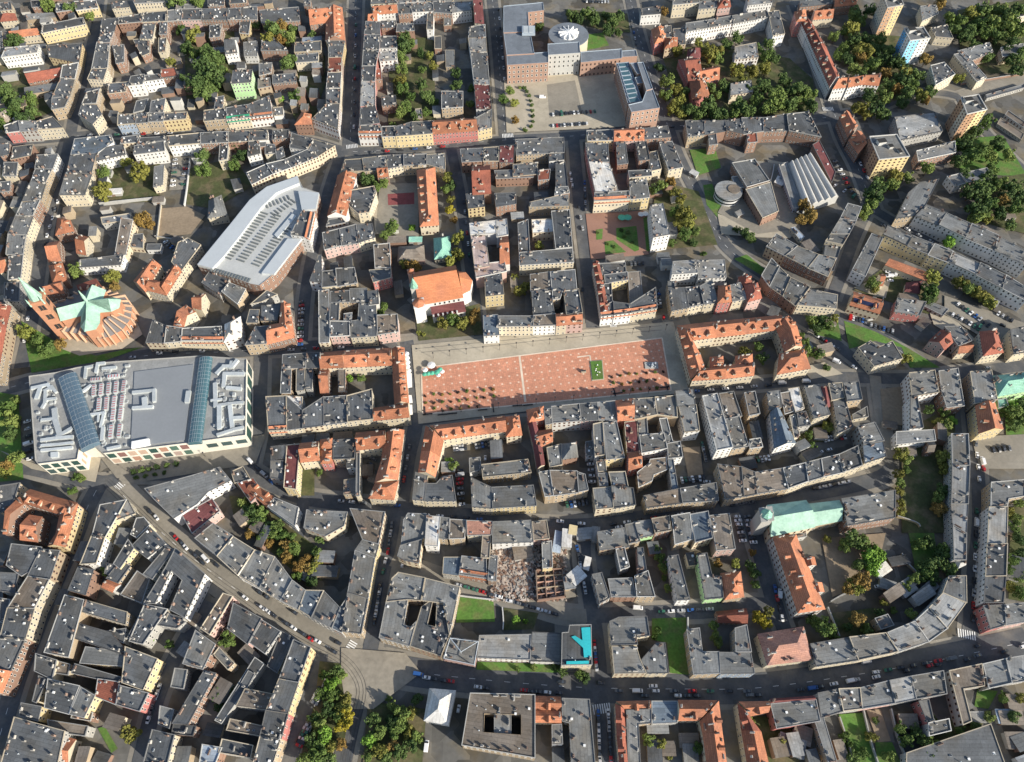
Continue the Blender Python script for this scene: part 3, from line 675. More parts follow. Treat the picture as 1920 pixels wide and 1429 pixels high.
R 14 1360,936 1345,871 fko 1395,931 1390,876 fko 1420,926 1415,886 fko 1478,916 1468,878 fdc 1515,903 1510,868 fdc 1545,894 1540,860 fdc 1580,886 1573,852 fdc 1616,873 1608,836; P 15 fgg 1620,833 1658,826 1640,792 1608,800; P 15 fbc 1621,869 1661,856 1656,828 1618,835
P 16 fgw 1710,743 1761,735 1752,695 1704,700; P 14 fgb 1776,763 1809,760 1795,692 1759,697 1766,735; P 14 fgw 1708,803 1732,801 1718,744 1706,746; P 9 flw 1681,833 1755,826 1751,806 1680,810; P 9 gkb 1738,846 1752,846 1752,829 1738,830
P 15 fgo 1829,756 1871,748 1858,695 1818,698; P 14 htn 1872,742 1928,732 1928,698 1860,706; P 15 goy 1830,760 1837,813 1881,805 1864,752; P 8 ftn 1872,765 1890,762 1886,748 1870,750
R 13 1815,814 1783,814 fgc 1818,873 1785,872 flg 1815,945 1783,945 flg 1812,1000 1786,985 flg 1811,1050 1788,1050
P 13 fgo 1858,950 1889,949 1891,935 1922,930 1922,900 1858,905; R 14 1854,951 1890,950 flw 1851,1020 1888,1020 fdw 1848,1080 1886,1080 fdw 1845,1130 1881,1130; P 14 fgr 1858,1180 1886,1172 1882,1134 1843,1136; R 14 1887,1172 1884,1134 fgp 1928,1165 1925,1130
R 13 1811,1080 1780,1080 fgg 1812,1130 1768,1112 flg 1777,1178 1742,1140 flg 1742,1203 1715,1165 flg 1686,1222 1664,1186; R 13 1530,1250 1520,1207 fgc 1610,1238 1592,1195 fgc 1684,1222 1660,1187; P 12 hsc 1440,1246 1522,1236 1506,1176 1422,1190
P 8 fgo 1652,1180 1676,1172 1664,1152 1640,1160; P 9 hww 1810,1050 1811,1058 1798,1064 1792,1052
# --- below the main road
P 13 fgr 1456,1366 1538,1352 1530,1312 1445,1320; R 13 1445,1318 1444,1312 gmc 1530,1312 1528,1306; R 13 1540,1346 1533,1300 fgg 1582,1333 1572,1292 fgg 1617,1329 1612,1290 fgp 1678,1319 1668,1276 flg 1718,1311 1708,1268 fgg 1775,1301 1768,1258
P 12 fkg 1806,1359 1822,1352 1806,1292 1846,1286 1840,1245 1779,1258; R 12 1853,1291 1843,1245 fgg 1896,1281 1886,1235 flg 1928,1276 1926,1228; P 12 fgo 1555,1432 1571,1432 1543,1345 1525,1346; P 10 fgr 1741,1358 1752,1355 1741,1312 1722,1315; P 10 fgg 1742,1380 1783,1370 1778,1348 1740,1356
P 9 fdl 1700,1435 1886,1435 1856,1358 1700,1412; P 8 fub 1850,1435 1880,1420 1872,1398 1838,1410
P 13 gok 1004,1331 1053,1333 1052,1308 1003,1306; P 13 goc 1004,1353 1053,1354 1053,1335 1004,1333; P 13 fgo 1072,1432 1116,1432 1105,1312 1054,1310 1054,1352 1068,1356; P 12 fgw 1036,1396 1055,1395 1053,1358 1035,1359
P 13 goc 1172,1331 1220,1328 1220,1315 1156,1316; R 13 1155,1320 1171,1330 grc 1158,1380 1173,1380 grc 1163,1432 1177,1432; P 13 fgo 1178,1432 1201,1432 1197,1358 1221,1356 1221,1330 1174,1332; P 13 fbg 1223,1357 1270,1355 1270,1315 1222,1315
R 13 1272,1350 1271,1314 goc 1312,1350 1344,1314; R 13 1347,1315 1313,1351 goc 1353,1370 1319,1376 goc 1362,1435 1327,1435; R 13 1384,1320 1402,1344 grc 1392,1370 1426,1372 goc 1403,1435 1441,1435; P 13 goc 1405,1342 1442,1334 1444,1316 1386,1317
P 9 fgw 995,1239 1051,1241 1053,1188 998,1186; P 9 flw 895,1233 994,1237 996,1190 899,1192; P 11 fgp 830,1233 890,1246 897,1202 842,1195
P 14 fgc 1146,1210 1195,1209 1193,1195 1218,1192 1213,1155 1160,1157 1143,1165; P 14 fgc 1152,1263 1212,1262 1200,1236 1193,1212 1147,1212; P 14 fgc 1213,1263 1253,1262 1247,1205 1231,1205 1202,1238
P 13 fgo 1300,1265 1350,1263 1348,1222 1317,1222 1312,1177 1288,1180; P 14 fgu 1351,1264 1415,1263 1408,1224 1349,1223; P 14 fgo 1380,1222 1409,1222 1400,1172 1378,1178; P 6 grb 1346,1166 1402,1168 1400,1142 1342,1148
P 13 fgg 1125,1131 1144,1120 1128,1074 1110,1078; P 13 fgb 1146,1119 1192,1119 1185,1084 1140,1086; P 14 fgo 1194,1119 1228,1119 1215,1070 1190,1080; P 13 fgo 1125,1031 1180,1025 1170,990 1120,998; P 12 fgo 1178,1020 1200,1015 1190,980 1172,984; P 13 fgg 1163,1069 1180,1063 1171,1026 1155,1030; P 12 fgp 1198,1072 1212,1070 1206,1026 1195,1027
P 12 fgn 1192,1010 1225,1003 1220,975 1188,979; P 14 fkb 1228,1000 1258,995 1255,967 1222,972; P 14 fgo 1266,1020 1300,1010 1293,962 1259,968; P 14 fbc 1303,1018 1335,1010 1328,958 1294,964; P 14 fkp 1343,1033 1378,1030 1368,962 1331,966
P 13 fgw 1270,1126 1293,1125 1272,1040 1253,1043; P 13 fgn 1323,1123 1357,1120 1352,1081 1335,1080 1325,1038 1307,1040; P 12 hoo 1360,1123 1394,1118 1388,1072 1352,1076; P 8 fgc 1292,1060 1306,1058 1300,1036 1286,1038
P 10 fgy 1018,1065 1036,1063 1034,1015 1016,1017; P 6 flo 1060,1105 1080,1102 1076,1080 1056,1083
P 14 fgc 752,1022 795,1008 799,964 765,963 757,975; P 15 fww 797,1023 821,1025 825,968 800,966; P 13 fgo 823,1009 838,1011 843,972 826,970; P 13 fko 842,1011 871,1010 874,975 844,973; P 14 fsc 876,1004 921,1003 923,978 875,976; P 14 fgw 923,1019 1000,1016 995,976 924,979; P 13 fko 902,1046 918,1046 920,1005 905,1005; P 13 fkp 1001,1013 1030,1010 1025,975 998,978; P 10 fgk 915,1088 930,1090 933,1042 918,1040
P 14 fgc 745,1043 760,1051 785,1056 791,1012 751,1023; P 9 fbg 830,1076 860,1080 865,1045 832,1045; P 10 sgbo 861,1077 913,1085 912,1048 866,1043
P 14 fgo 765,1124 789,1126 797,1084 747,1074 735,1085 724,1128; P 14 fgo 711,1196 768,1212 780,1166 770,1176 757,1172 764,1125 724,1129; P 14 fdo 769,1212 827,1231 842,1192 833,1134 819,1131 817,1176 801,1172 812,1122 790,1138; P 14 fgo 791,1126 831,1131 843,1190 862,1100 798,1084
# --- rows along the diagonal road
P 14 fgw 290,937 327,973 370,945 390,922 432,900 411,875 357,892 272,917; P 11 fmp 360,1000 412,958 398,935 342,966; P 14 fgw 405,1040 436,1004 400,982 366,1010
R 14 407,1043 437,1006 fgw 446,1079 477,1031 fgw 487,1102 515,1044 fgc 525,1126 548,1088 fgc 560,1143 573,1107 fbg 584,1158 607,1108 fgg 622,1178 638,1140 fbg 641,1187 652,1120
R 14 722,961 656,953 fkc 710,1021 680,1012 fgy 703,1046 666,1032 fgy 690,1122 652,1112 fgo 677,1188 642,1184; P 13 fgc 570,990 610,1006 645,986 651,960 575,956; R 12 475,907 462,917 gog 515,934 502,950 fgw 560,952 553,986; P 11 fgo 440,906 470,900 456,875 434,885; P 12 frp 470,942 490,921 475,896 445,906
'''
# ------------------------------------------------------------------ ground, roads, lawns, squares
def groundmat(name, rgb, **k): return nodemat(name, rgb, **{**dict(rough=0.95, objvar=0.0, big=(0.05, 0.3), small=(0.5, 0.3)), **k})
G_BASE = groundmat('yard_ground', (0.128, 0.124, 0.114), big=(0.035, 0.4), small=(0.35, 0.3), cells=0.38, cellscale=0.075, mixto=((0.15, 0.125, 0.085), 0.06, 5.0))
G_PAVE = groundmat('pale_paving', (0.40, 0.355, 0.275), small=(0.8, 0.16), cells=0.06)
G_ROAD = groundmat('asphalt', (0.092, 0.097, 0.104), big=(0.05, 0.26), small=(0.7, 0.24), cells=0.10, mixto=((0.14, 0.135, 0.125), 0.10, 4.0))
G_ROADL = groundmat('worn_asphalt', (0.25, 0.228, 0.188), big=(0.05, 0.24), small=(0.6, 0.2), cells=0.08)
G_GRASS = groundmat('grass', (0.09, 0.185, 0.036), big=(0.06, 0.4), small=(0.9, 0.5), mixto=((0.15, 0.15, 0.06), 0.16, 3.5))
G_SCRUB = groundmat('rough_grass', (0.075, 0.085, 0.034), big=(0.09, 0.55), small=(0.8, 0.5), mixto=((0.14, 0.115, 0.065), 0.12, 5.0))
G_EARTH = groundmat('bare_earth', (0.27, 0.21, 0.145), big=(0.08, 0.35), small=(0.6, 0.3))
G_RUBBLE = groundmat('rubble_ground', (0.46, 0.39, 0.33), big=(0.2, 0.4), small=(1.2, 0.5), cells=0.25)
G_BRICK = groundmat('red_paving', (0.30, 0.17, 0.125), small=(1.0, 0.16))
ZL = [0.02]
def lay(): ZL[0] += 0.004; return ZL[0]
GROUND = MB(); GROUND.box((0, 300, -1.0), (9000, 9000, 2.0)); struct('ground', GROUND.me('ground', [G_BASE]))
OPEN = []
def sheet(name, px, m, kind='structure'):
    z = lay(); p = [at(x, y, 0).to_2d() for x, y in px]
    if area(p) < 0: p = p[::-1]
    if name not in ('rough_grass', 'school_yard'): OPEN.append(p)
    return struct(name, mesh(name, [(q.x, q.y, z) for q in p], [tuple(range(len(p)))], m), kind)
def smooth_line(pts, k=4):
    out = []
    for i in range(len(pts) - 1):
        p0, p1, p2, p3 = pts[max(0, i - 1)], pts[i], pts[i + 1], pts[min(len(pts) - 1, i + 2)]
        for j in range(k):
            t = j / k
            out.append(0.5 * ((2 * p1) + (p2 - p0) * t + (2 * p0 - 5 * p1 + 4 * p2 - p3) * t * t + (3 * p1 - p0 - 3 * p2 + p3) * t ** 3))
    out.append(pts[-1]); return out
def offset_line(pts, d):
    out = []
    for i, p in enumerate(pts):
        t = (pts[min(i + 1, len(pts) - 1)] - pts[max(i - 1, 0)]).normalized(); out.append(p + Vector((-t.y, t.x)) * d)
    return out
def strip(name, pts, d0, d1, m, z=None, thick=0.0):
    z = lay() if z is None else z
    a, b = offset_line(pts, d0), offset_line(pts, d1); n = len(pts)
    v = [(p.x, p.y, z) for p in a] + [(p.x, p.y, z) for p in b]
    f = [(n + i, n + i + 1, i + 1, i) for i in range(n - 1)]
    return mesh(name, v, f, m)
ROADS = '''
L 13 196,893 260,958 330,1022 400,1075 452,1112 520,1160 590,1200 655,1230 720,1250
D 14 715,1249 790,1262 880,1272 1000,1283 1120,1290 1280,1292 1420,1290 1600,1266 1760,1238 1930,1202
D 9 440,855 480,890 560,930 650,944 740,953 830,962 900,970 1000,985 1100,986 1200,972 1300,957 1400,945 1520,926 1640,900 1672,880
D 10 196,893 160,960 132,1030 100,1100 68,1180 30,1280 0,1380
D 8 392,1128 350,1195 310,1270 285,1340 262,1435
D 9 690,1235 672,1300 655,1370 640,1435
D 8 602,1225 585,1290 565,1350 538,1435
D 8 742,945 732,1010 715,1090 700,1190 690,1235
D 8 1098,985 1094,1040 1106,1120 1118,1200 1126,1290 1132,1360 1138,1435
L 7 735,1050 800,1075 870,1098 960,1122 1050,1150 1110,1155
D 8 1100,1155 1220,1150 1330,1145 1440,1135 1470,1180
D 9 1395,945 1420,1020 1440,1090 1462,1165
D 8 1820,700 1822,780 1832,880 1836,980 1826,1080 1818,1200
D 10 -10,735 60,716 130,700 220,676 300,665 420,660 500,655 600,650 750,643
L 9 745,644 860,634 1000,626 1120,615 1240,607 1290,598
D 8 775,790 900,772 1060,758 1200,745 1300,730 1450,718 1560,708 1700,710 1820,697 1930,685
D 9 490,655 488,720 484,800 470,870
D 9 762,640 776,720 780,790 765,860 752,945
D 10 -10,268 80,262 150,255 230,250 330,248 430,246 520,254 590,268 650,284 720,282 840,272 960,262 1080,255 1240,238 1400,232 1540,222 1640,205
D 12 668,-10 664,80 660,180 656,284
D 10 922,-10 932,80 940,170 948,262
D 9 1075,258 1082,340 1090,420 1100,500 1112,615
D 10 1180,-10 1196,60 1220,140 1245,215 1270,290 1310,370 1345,440 1380,480 1440,520 1500,560 1580,600 1660,640 1730,690
D 8 640,285 615,360 600,430 585,480 572,560 565,655
D 8 845,275 862,360 878,470 890,560 900,630
D 9 188,-5 180,50 158,140 138,225 125,290 100,360 82,440 72,520 60,600 40,690
D 8 1640,395 1700,430 1790,480 1870,525 1930,556
D 8 1625,395 1600,450 1575,520 1560,560
D 11 1490,10 1530,110 1560,200 1580,260 1610,320 1640,400
D 8 1640,205 1720,175 1790,180 1810,200 1850,250 1930,330
L 8 1800,180 1860,160 1930,145
D 8 1485,590 1540,625 1600,672 1640,700
L 7 1640,705 1650,780 1665,860
D 7 1230,600 1262,660 1280,735
D 7 572,920 560,1000 550,1040
D 7 960,960 1010,990 1060,1000
D 8 395,880 330,890 250,890 180,905 60,880 20,880
'''
RLINES = []
G_WALK = groundmat('footway', (0.25, 0.23, 0.195), small=(0.8, 0.16), cells=0.08)
for line in ROADS.strip().split('\n'):
    t = line.split(); wdt = float(t[1])
    pts = smooth_line([at(*map(float, p.split(','))).to_2d() for p in t[2:]])
    RLINES.append((pts, wdt / 2 + 2.6)); struct('pavement', strip('pavement', pts, -wdt / 2 - 2.6, wdt / 2 + 2.6, G_WALK))
for line in ROADS.strip().split('\n'):
    t = line.split(); wdt = float(t[1])
    pts = smooth_line([at(*map(float, p.split(','))).to_2d() for p in t[2:]])
    struct('road', strip('road', pts, -wdt / 2, wdt / 2, G_ROADL if t[0] == 'L' else G_ROAD))
    # dashed centre line, flush with the road and lying on it
    if wdt >= 10:
        z = ZL[0] + 0.004; v, f = [], []
        acc = 0.0
        for a, b in zip(pts[:-1], pts[1:]):
            ln = (b - a).length; e = (b - a) / max(ln, 1e-6); nn = Vector((-e.y, e.x)) * 0.09
            s = 0.0
            while s < ln:
                if (acc + s) % 9 < 3:
                    p, q = a + e * s, a + e * min(s + 1.0, ln); k = len(v)
                    v += [(*(p + nn), z), (*(q + nn), z), (*(q - nn), z), (*(p - nn), z)]; f.append((k + 3, k + 2, k + 1, k))
                s += 1.0
            acc += ln
        ZL[0] += 0.008
        struct('road_marking', mesh('road_marking', v, f, M_WHITE))
def zebra(px, py, dx, dy, n=8, ln=4.5):
    """stripes of a crossing: (dx, dy) runs along the road in photo pixels"""
    c = at(px, py).to_2d(); e = (at(px + dx, py + dy).to_2d() - c).normalized(); s = Vector((-e.y, e.x)); z = ZL[0] + 0.02; v, f = [], []
    for i in range(n):
        o = c + s * ((i - (n - 1) / 2) * 1.15)
        for a, b in ((-ln / 2, -0.28), (ln / 2, -0.28), (ln / 2, 0.28), (-ln / 2, 0.28)): v.append((*(o + e * a + s * b), z))
        f.append((4 * i, 4 * i + 1, 4 * i + 2, 4 * i + 3))
    struct('zebra_crossing', mesh('zebra_crossing', v, f, M_WHITE))
for a in ((655, 1218, 10, 6), (740, 1248, 10, 3), (1128, 1329, 2, 12), (232, 905, 8, 7), (1690, 245, 3, 1), (1552, 205, 4, 10), (1150, 612, 10, -1), (1812, 1190, 1, 10), (660, 275, 1, 8), (952, 255, 1, 8)): zebra(*a)
LAWNS = '''
g 860,1120 925,1126 928,1166 855,1168
s 945,1140 1010,1150 1000,1180 943,1182
g 895,1241 1052,1246 1050,1262 893,1256
g 1222,1160 1286,1158 1292,1266 1256,1262 1250,1205 1222,1200
g 1582,602 1640,622 1700,652 1762,690 1706,690 1690,652 1640,640 1592,655
g 1500,580 1570,600 1578,640 1530,628
g 1318,348 1335,345 1347,380 1378,400 1378,412 1345,408 1325,385
g 1293,282 1340,278 1352,315 1308,330
g 1376,486 1400,478 1442,512 1435,522
g 1094,66 1130,62 1142,86 1096,96
s 1060,18 1176,26 1182,62 1140,60 1064,40
s 352,318 440,296 474,350 400,392 350,384
s 1240,95 1330,85 1480,110 1525,150 1525,212 1275,226
s 1580,60 1700,70 1722,175 1640,202 1595,120
s 1795,20 1925,0 1925,135 1850,140 1800,100
g 1790,262 1880,255 1925,330 1880,330 1800,322
s 1815,345 1925,325 1925,440 1850,420
s 430,930 480,935 545,990 600,1030 605,1090 560,1080 440,975
s 600,1240 645,1245 660,1300 645,1400 560,1435 590,1320
s 690,1315 800,1330 792,1435 680,1435
p 1700,862 1728,860 1740,890 1742,930 1734,975 1712,984 1695,968 1700,930 1706,900
g 1700,985 1750,995 1760,1080 1720,1090
g 1572,1340 1622,1336 1642,1435 1592,1435
e 1624,1332 1650,1330 1670,1390 1645,1392
g 1640,1392 1672,1392 1690,1435 1645,1435
g 1832,1292 1870,1296 1852,1330 1826,1325
g -10,735 35,742 45,900 -10,905
s 186,315 300,300 300,378 196,384
g 40,602 120,650 180,668 240,655 268,652 200,676 60,700
s 730,75 812,70 818,232 728,236
g 1882,748 1925,742 1925,830 1886,822
s 1894,952 1925,950 1925,1130 1890,1124
e 298,392 350,388 385,405 358,440 295,446
e 700,375 740,368 752,420 712,430
s 1600,545 1660,500 1760,560 1740,590
s 780,600 900,570 905,628 785,640
s 560,870 590,868 590,930 560,930
s 0,80 60,150 100,210 60,225 0,215
s 345,60 440,60 440,190 350,190
s 545,110 610,105 610,160 580,250 550,220
g 184,1366 197,1362 222,1404 210,1412
e 1280,840 1312,838 1318,890 1290,895
s 1235,340 1310,360 1345,460 1205,472
e 1650,730 1690,726 1695,800 1655,790
e 1540,1010 1660,1000 1640,1090 1560,1120
s 1560,1150 1640,1140 1650,1190 1550,1196
s 1400,1340 1480,1350 1500,1435 1440,1435
s 1745,1360 1860,1330 1840,1360 1720,1420
s 1480,760 1560,790 1560,830 1500,830
s 1690,810 1790,760 1790,820 1770,1000 1690,1000
p 1345,402 1378,412 1420,402 1470,432 1500,432 1480,448 1420,446 1352,440
p 1438,300 1470,306 1462,318 1442,316
p 1600,540 1650,520 1668,530 1660,560 1640,556
p 1500,690 1545,680 1580,702 1520,712
p 1290,640 1300,700 1290,706 1275,640
p 1740,580 1790,600 1830,640 1800,640 1750,610
p 700,395 720,380 722,440 704,440
p 960,1030 1003,1028 1000,1066 960,1068
'''
for line in LAWNS.strip().split('\n'):
    t = line.split(); sheet({'g': 'lawn', 's': 'rough_grass', 'e': 'bare_ground', 'p': 'pale_path'}[t[0]], [tuple(map(float, p.split(','))) for p in t[1:]], {'g': G_GRASS, 's': G_SCRUB, 'e': G_EARTH, 'p': G_PAVE}[t[0]])
# pale forecourts and squares
for nm, m, pts in (
    ('paved_square', G_PAVE, [(772, 648), (1262, 604), (1300, 735), (785, 796)]),
    ('paved_forecourt', G_PAVE, [(945, 150), (1160, 118), (1215, 236), (950, 250)]),
    ('pale_paving', G_ROADL, [(1025, 160), (1078, 152), (1092, 215), (1030, 222)]),
    ('paved_square', groundmat('beige_paving', (0.285, 0.255, 0.205), cells=0.08), [(640, 1215), (760, 1225), (790, 1262), (700, 1330), (650, 1330), (640, 1270)]),
    ('red_paving', G_BRICK, [(1098, 402), (1208, 396), (1216, 478), (1108, 488)]),
    ('forecourt', G_ROADL, [(1040, 1010), (1060, 1010), (1080, 1120), (1030, 1125)]),
    ('school_yard', G_ROADL, [(705, 430), (712, 345), (785, 345), (785, 450), (720, 460)]),
    ('sports_court', groundmat('red_court', (0.23, 0.07, 0.07)), [(727, 365), (777, 362), (777, 384), (728, 386)]),
    ('demolition_rubble', G_RUBBLE, [(922, 1030), (985, 1025), (1000, 1112), (925, 1105)]),
    ('church_yard', G_PAVE, [(90, 645), (150, 632), (255, 600), (268, 628), (230, 655), (150, 668)]),
    ('car_park', G_ROADL, [(1770, 555), (1930, 610), (1930, 680), (1850, 640), (1770, 590)]),
    ('car_park', G_ROADL, [(325, 296), (358, 294), (352, 356), (318, 358)]),
    ('car_park', G_ROADL, [(1820, 820), (1925, 815), (1925, 880), (1836, 880)]),
    ('paved_square', G_PAVE, [(0, 845), (60, 880), (180, 905), (190, 860), (150, 850), (70, 872)]),
    ('paved_yard', G_ROADL, [(1400, 300), (1470, 310), (1500, 430), (1420, 440), (1345, 400)]),
    ('mall_forecourt', G_ROADL, [(190, 860), (370, 835), (500, 815), (480, 870), (230, 910)]),
): sheet(nm, pts, m)
for pts in ([(1117, 432), (1130, 430), (1129, 450), (1118, 451)], [(1155, 429), (1193, 425), (1198, 470), (1190, 473), (1156, 450)], [(1133, 454), (1150, 452), (1174, 474), (1135, 478)], [(1206, 410), (1217, 408), (1228, 470), (1212, 472)]): sheet('lawn', pts, G_GRASS)
# the brick-red square: a slab a kerb high with a white border and a grid of paler stones
SQ = [at(*p).to_2d() for p in ((790, 691), (1241, 635), (1258, 733), (793, 778))]
def square_mat():
    m = D.materials.new('red_square_paving'); m.use_nodes = True; N, L = m.node_tree.nodes, m.node_tree.links; b = N['Principled BSDF']; b.inputs['Roughness'].default_value = 0.95
    geo = N.new('ShaderNodeNewGeometry'); mp = N.new('ShaderNodeMapping'); mp.vector_type = 'POINT'
    e = (SQ[1] - SQ[0]); mp.inputs['Rotation'].default_value = (0, 0, -math.atan2(e.y, e.x)); L.new(geo.outputs['Position'], mp.inputs[0])
    br = N.new('ShaderNodeTexBrick'); br.offset = 0.0; br.squash = 1.0; br.inputs['Scale'].default_value = 1.0
    br.inputs['Mortar Size'].default_value = 0.012; br.inputs['Brick Width'].default_value = 5.2; br.inputs['Row Height'].default_value = 5.2; br.inputs['Mortar Smooth'].default_value = 0.3
    br.inputs['Color1'].default_value = (0.55, 0.255, 0.16, 1); br.inputs['Color2'].default_value = (0.565, 0.265, 0.168, 1); br.inputs['Mortar'].default_value = (0.64, 0.38, 0.27, 1)
    L.new(mp.outputs[0], br.inputs['Vector'])
    n1 = N.new('ShaderNodeTexNoise'); n1.inputs['Scale'].default_value = 0.12; L.new(geo.outputs['Position'], n1.inputs['Vector'])
    n2 = N.new('ShaderNodeTexNoise'); n2.inputs['Scale'].default_value = 1.4; L.new(geo.outputs['Position'], n2.inputs['Vector'])
    a = N.new('ShaderNodeMath'); a.operation = 'ADD'; L.new(n1.outputs['Fac'], a.inputs[0]); L.new(n2.outputs['Fac'], a.inputs[1])
    s = N.new('ShaderNodeMath'); s.operation = 'MULTIPLY_ADD'; s.inputs[1].default_value = 0.42; s.inputs[2].default_value = 0.58; L.new(a.outputs[0], s.inputs[0])
    cc = N.new('ShaderNodeCombineColor'); [L.new(s.outputs[0], cc.inputs[i]) for i in range(3)]
    b2 = N.new('ShaderNodeTexBrick'); b2.offset = 0.0; b2.inputs['Scale'].default_value = 1.0; b2.inputs['Brick Width'].default_value = 1.3; b2.inputs['Row Height'].default_value = 1.3; b2.inputs['Mortar Size'].default_value = 0.06
    b2.inputs['Color1'].default_value = (0.86, 0.86, 0.86, 1); b2.inputs['Color2'].default_value = (1.14, 1.1, 1.08, 1); b2.inputs['Mortar'].default_value = (0.72, 0.7, 0.7, 1); L.new(mp.outputs[0], b2.inputs['Vector'])
    m0 = N.new('ShaderNodeMix'); m0.data_type = 'RGBA'; m0.blend_type = 'MULTIPLY'; m0.inputs['Factor'].default_value = 1; L.new(br.outputs['Color'], m0.inputs[6]); L.new(b2.outputs['Color'], m0.inputs[7])
    mx = N.new('ShaderNodeMix'); mx.data_type = 'RGBA'; mx.blend_type = 'MULTIPLY'; mx.inputs['Factor'].default_value = 1; L.new(m0.outputs[2], mx.inputs[6]); L.new(cc.outputs[0], mx.inputs[7]); L.new(mx.outputs[2], b.inputs['Base Color'])
    return m
SZ = lay() + 0.1
b = MB(); b.prism(SQ if area(SQ) > 0 else SQ[::-1], 0.0, SZ); struct('town_square', b.me('town_square', [square_mat()]))
G_STONE = groundmat('white_stone', (0.66, 0.56, 0.44))
def inlay(name, a, bq, wd, z=None, m=None):
    a, bq = Vector(a), Vector(bq); e = (bq - a).normalized(); n = Vector((-e.y, e.x)) * wd / 2
    struct(name, mesh(name, [(*(a - n), z), (*(bq - n), z), (*(bq + n), z), (*(a + n), z)], [(0, 1, 2, 3)], m or G_STONE))
for i in range(4): inlay('square_border', SQ[i], SQ[(i + 1) % 4], 0.9, SZ + 0.008 + 0.004 * i)
inlay('square_border', at(974, 668).to_2d(), at(985, 755).to_2d(), 1.3, SZ + 0.026)
inlay('square_border', at(1082, 671).to_2d(), at(1106, 668).to_2d(), 0.9, SZ + 0.030); inlay('square_border', at(1106, 668).to_2d(), at(1108, 684).to_2d(), 0.9, SZ + 0.034)
v, f = [], []
ex = (SQ[1] - SQ[0]).normalized(); ey = Vector((-ex.y, ex.x)); sqp = SQ if area(SQ) > 0 else SQ[::-1]
for i in range(60):
    for j in range(-14, 14):
        c = SQ[0] + ex * (i * 5.2 + 2.6) + ey * (j * 5.2 + 1.0)
        if not pip(c, inset(sqp, 2.0)): continue
        k = len(v)
        for a, bb in ((-.6, -.6), (.6, -.6), (.6, .6), (-.6, .6)): v.append((*(c + ex * a + ey * bb), SZ + 0.004))
        f.append((k, k + 1, k + 2, k + 3))
struct('square_stone', mesh('square_stone', v, f, groundmat('pale_red_stone', (0.68, 0.48, 0.36))))
# tram track on the pale road and round the junction
for pts in (((330, 1030), (400, 1083), (452, 1120), (520, 1168), (590, 1208), (640, 1235), (668, 1265), (678, 1300), (664, 1360), (650, 1435)), ((200, 905), (330, 1030))):
    ln = smooth_line([at(*p).to_2d() for p in pts])
    for d in (-2.4, -0.95, 0.95, 2.4): struct('tram_rail', strip('tram_rail', ln, d - 0.07, d + 0.07, M_DARK, ZL[0] + 0.03 + 0.002 * d))
for pts in (((790, 662), (900, 652), (1050, 636), (1240, 620)), ((780, 655), (1240, 612))):
    ln = smooth_line([at(*p).to_2d() for p in pts]); struct('drain_line', strip('drain_line', ln, -0.12, 0.12, G_ROAD))
# ------------------------------------------------------------------ trees
def leafmat(name, rgb, tint):
    m = nodemat(name, rgb, 0.85, 0.28, (0.35, 0.35), (1.6, 0.45), tint=tint)
    return m
LEAF = {'g': leafmat('leaf_green', (0.09, 0.155, 0.034), (0.13, 0.165, 0.042)), 'd': leafmat('leaf_dark', (0.055, 0.10, 0.028), (0.085, 0.125, 0.034)),
        'y': leafmat('leaf_yellowing', (0.20, 0.19, 0.04), (0.15, 0.165, 0.035)), 'a': leafmat('leaf_autumn', (0.23, 0.14, 0.035), (0.17, 0.12, 0.035)),
        'l': leafmat('leaf_light', (0.15, 0.27, 0.035), (0.13, 0.24, 0.035)), 'Y': leafmat('leaf_gold', (0.27, 0.22, 0.02), (0.22, 0.19, 0.02)),
        'p': leafmat('leaf_plum', (0.045, 0.03, 0.025), (0.06, 0.045, 0.03))}
M_BARK = nodemat('bark', (0.07, 0.052, 0.038), 0.95)
def crown_mesh(kind, seed, n=1300, flat=1.0):
    r = random.Random(seed); v, f = [], []
    blobs = [(Vector((0, 0, 0.55)), 0.62)]
    for i in range(14):
        a = r.uniform(0, 6.283); e = r.uniform(0.3, 0.85)
        blobs.append((Vector((math.cos(a) * e, math.sin(a) * e, r.uniform(0.2, 1.05))), r.uniform(0.16, 0.40)))
    for i in range(n):
        c, br = r.choice(blobs[1:]) if r.random() < 0.8 else blobs[0]
        d = Vector((r.gauss(0, 1), r.gauss(0, 1), r.gauss(0.25, 1))).normalized()
        p = c + d * br * r.uniform(0.72, 1.05)
        nrm = (d + Vector((r.gauss(0, .5), r.gauss(0, .5), r.gauss(0.2, .5)))).normalized()
        u = nrm.orthogonal().normalized(); w2 = nrm.cross(u); t = r.uniform(0, 6.28)
        u, w2 = u * math.cos(t) + w2 * math.sin(t), w2 * math.cos(t) - u * math.sin(t)
        s = r.uniform(0.045, 0.105); k = len(v)
        for a, b in ((-1, -0.5), (0.2, -0.9), (1, 0.1), (0.3, 0.9), (-0.7, 0.6)):
            q = p + u * a * s + w2 * b * s; v.append((q.x, q.y, max(0.02, q.z) * flat))
        f.append((k, k + 1, k + 2, k + 3, k + 4))
    return mesh('crown', v, f, LEAF[kind])
CROWN = {k: [crown_mesh(k, 31 * i + ord(k)) for i in range(3)] for k in LEAF}
def trunk_mesh():
    b = MB(); b.tube((0, 0, -0.2), (0.02, 0.01, 0.55), 0.055, 7, r2=0.035)
    for a in (0.3, 2.2, 4.4): b.tube((0.015, 0.01, 0.4), (math.cos(a) * 0.35, math.sin(a) * 0.35, 0.95), 0.028, 5, r2=0.012)
    return b.me('trunk', [M_BARK])
TRUNK = trunk_mesh()
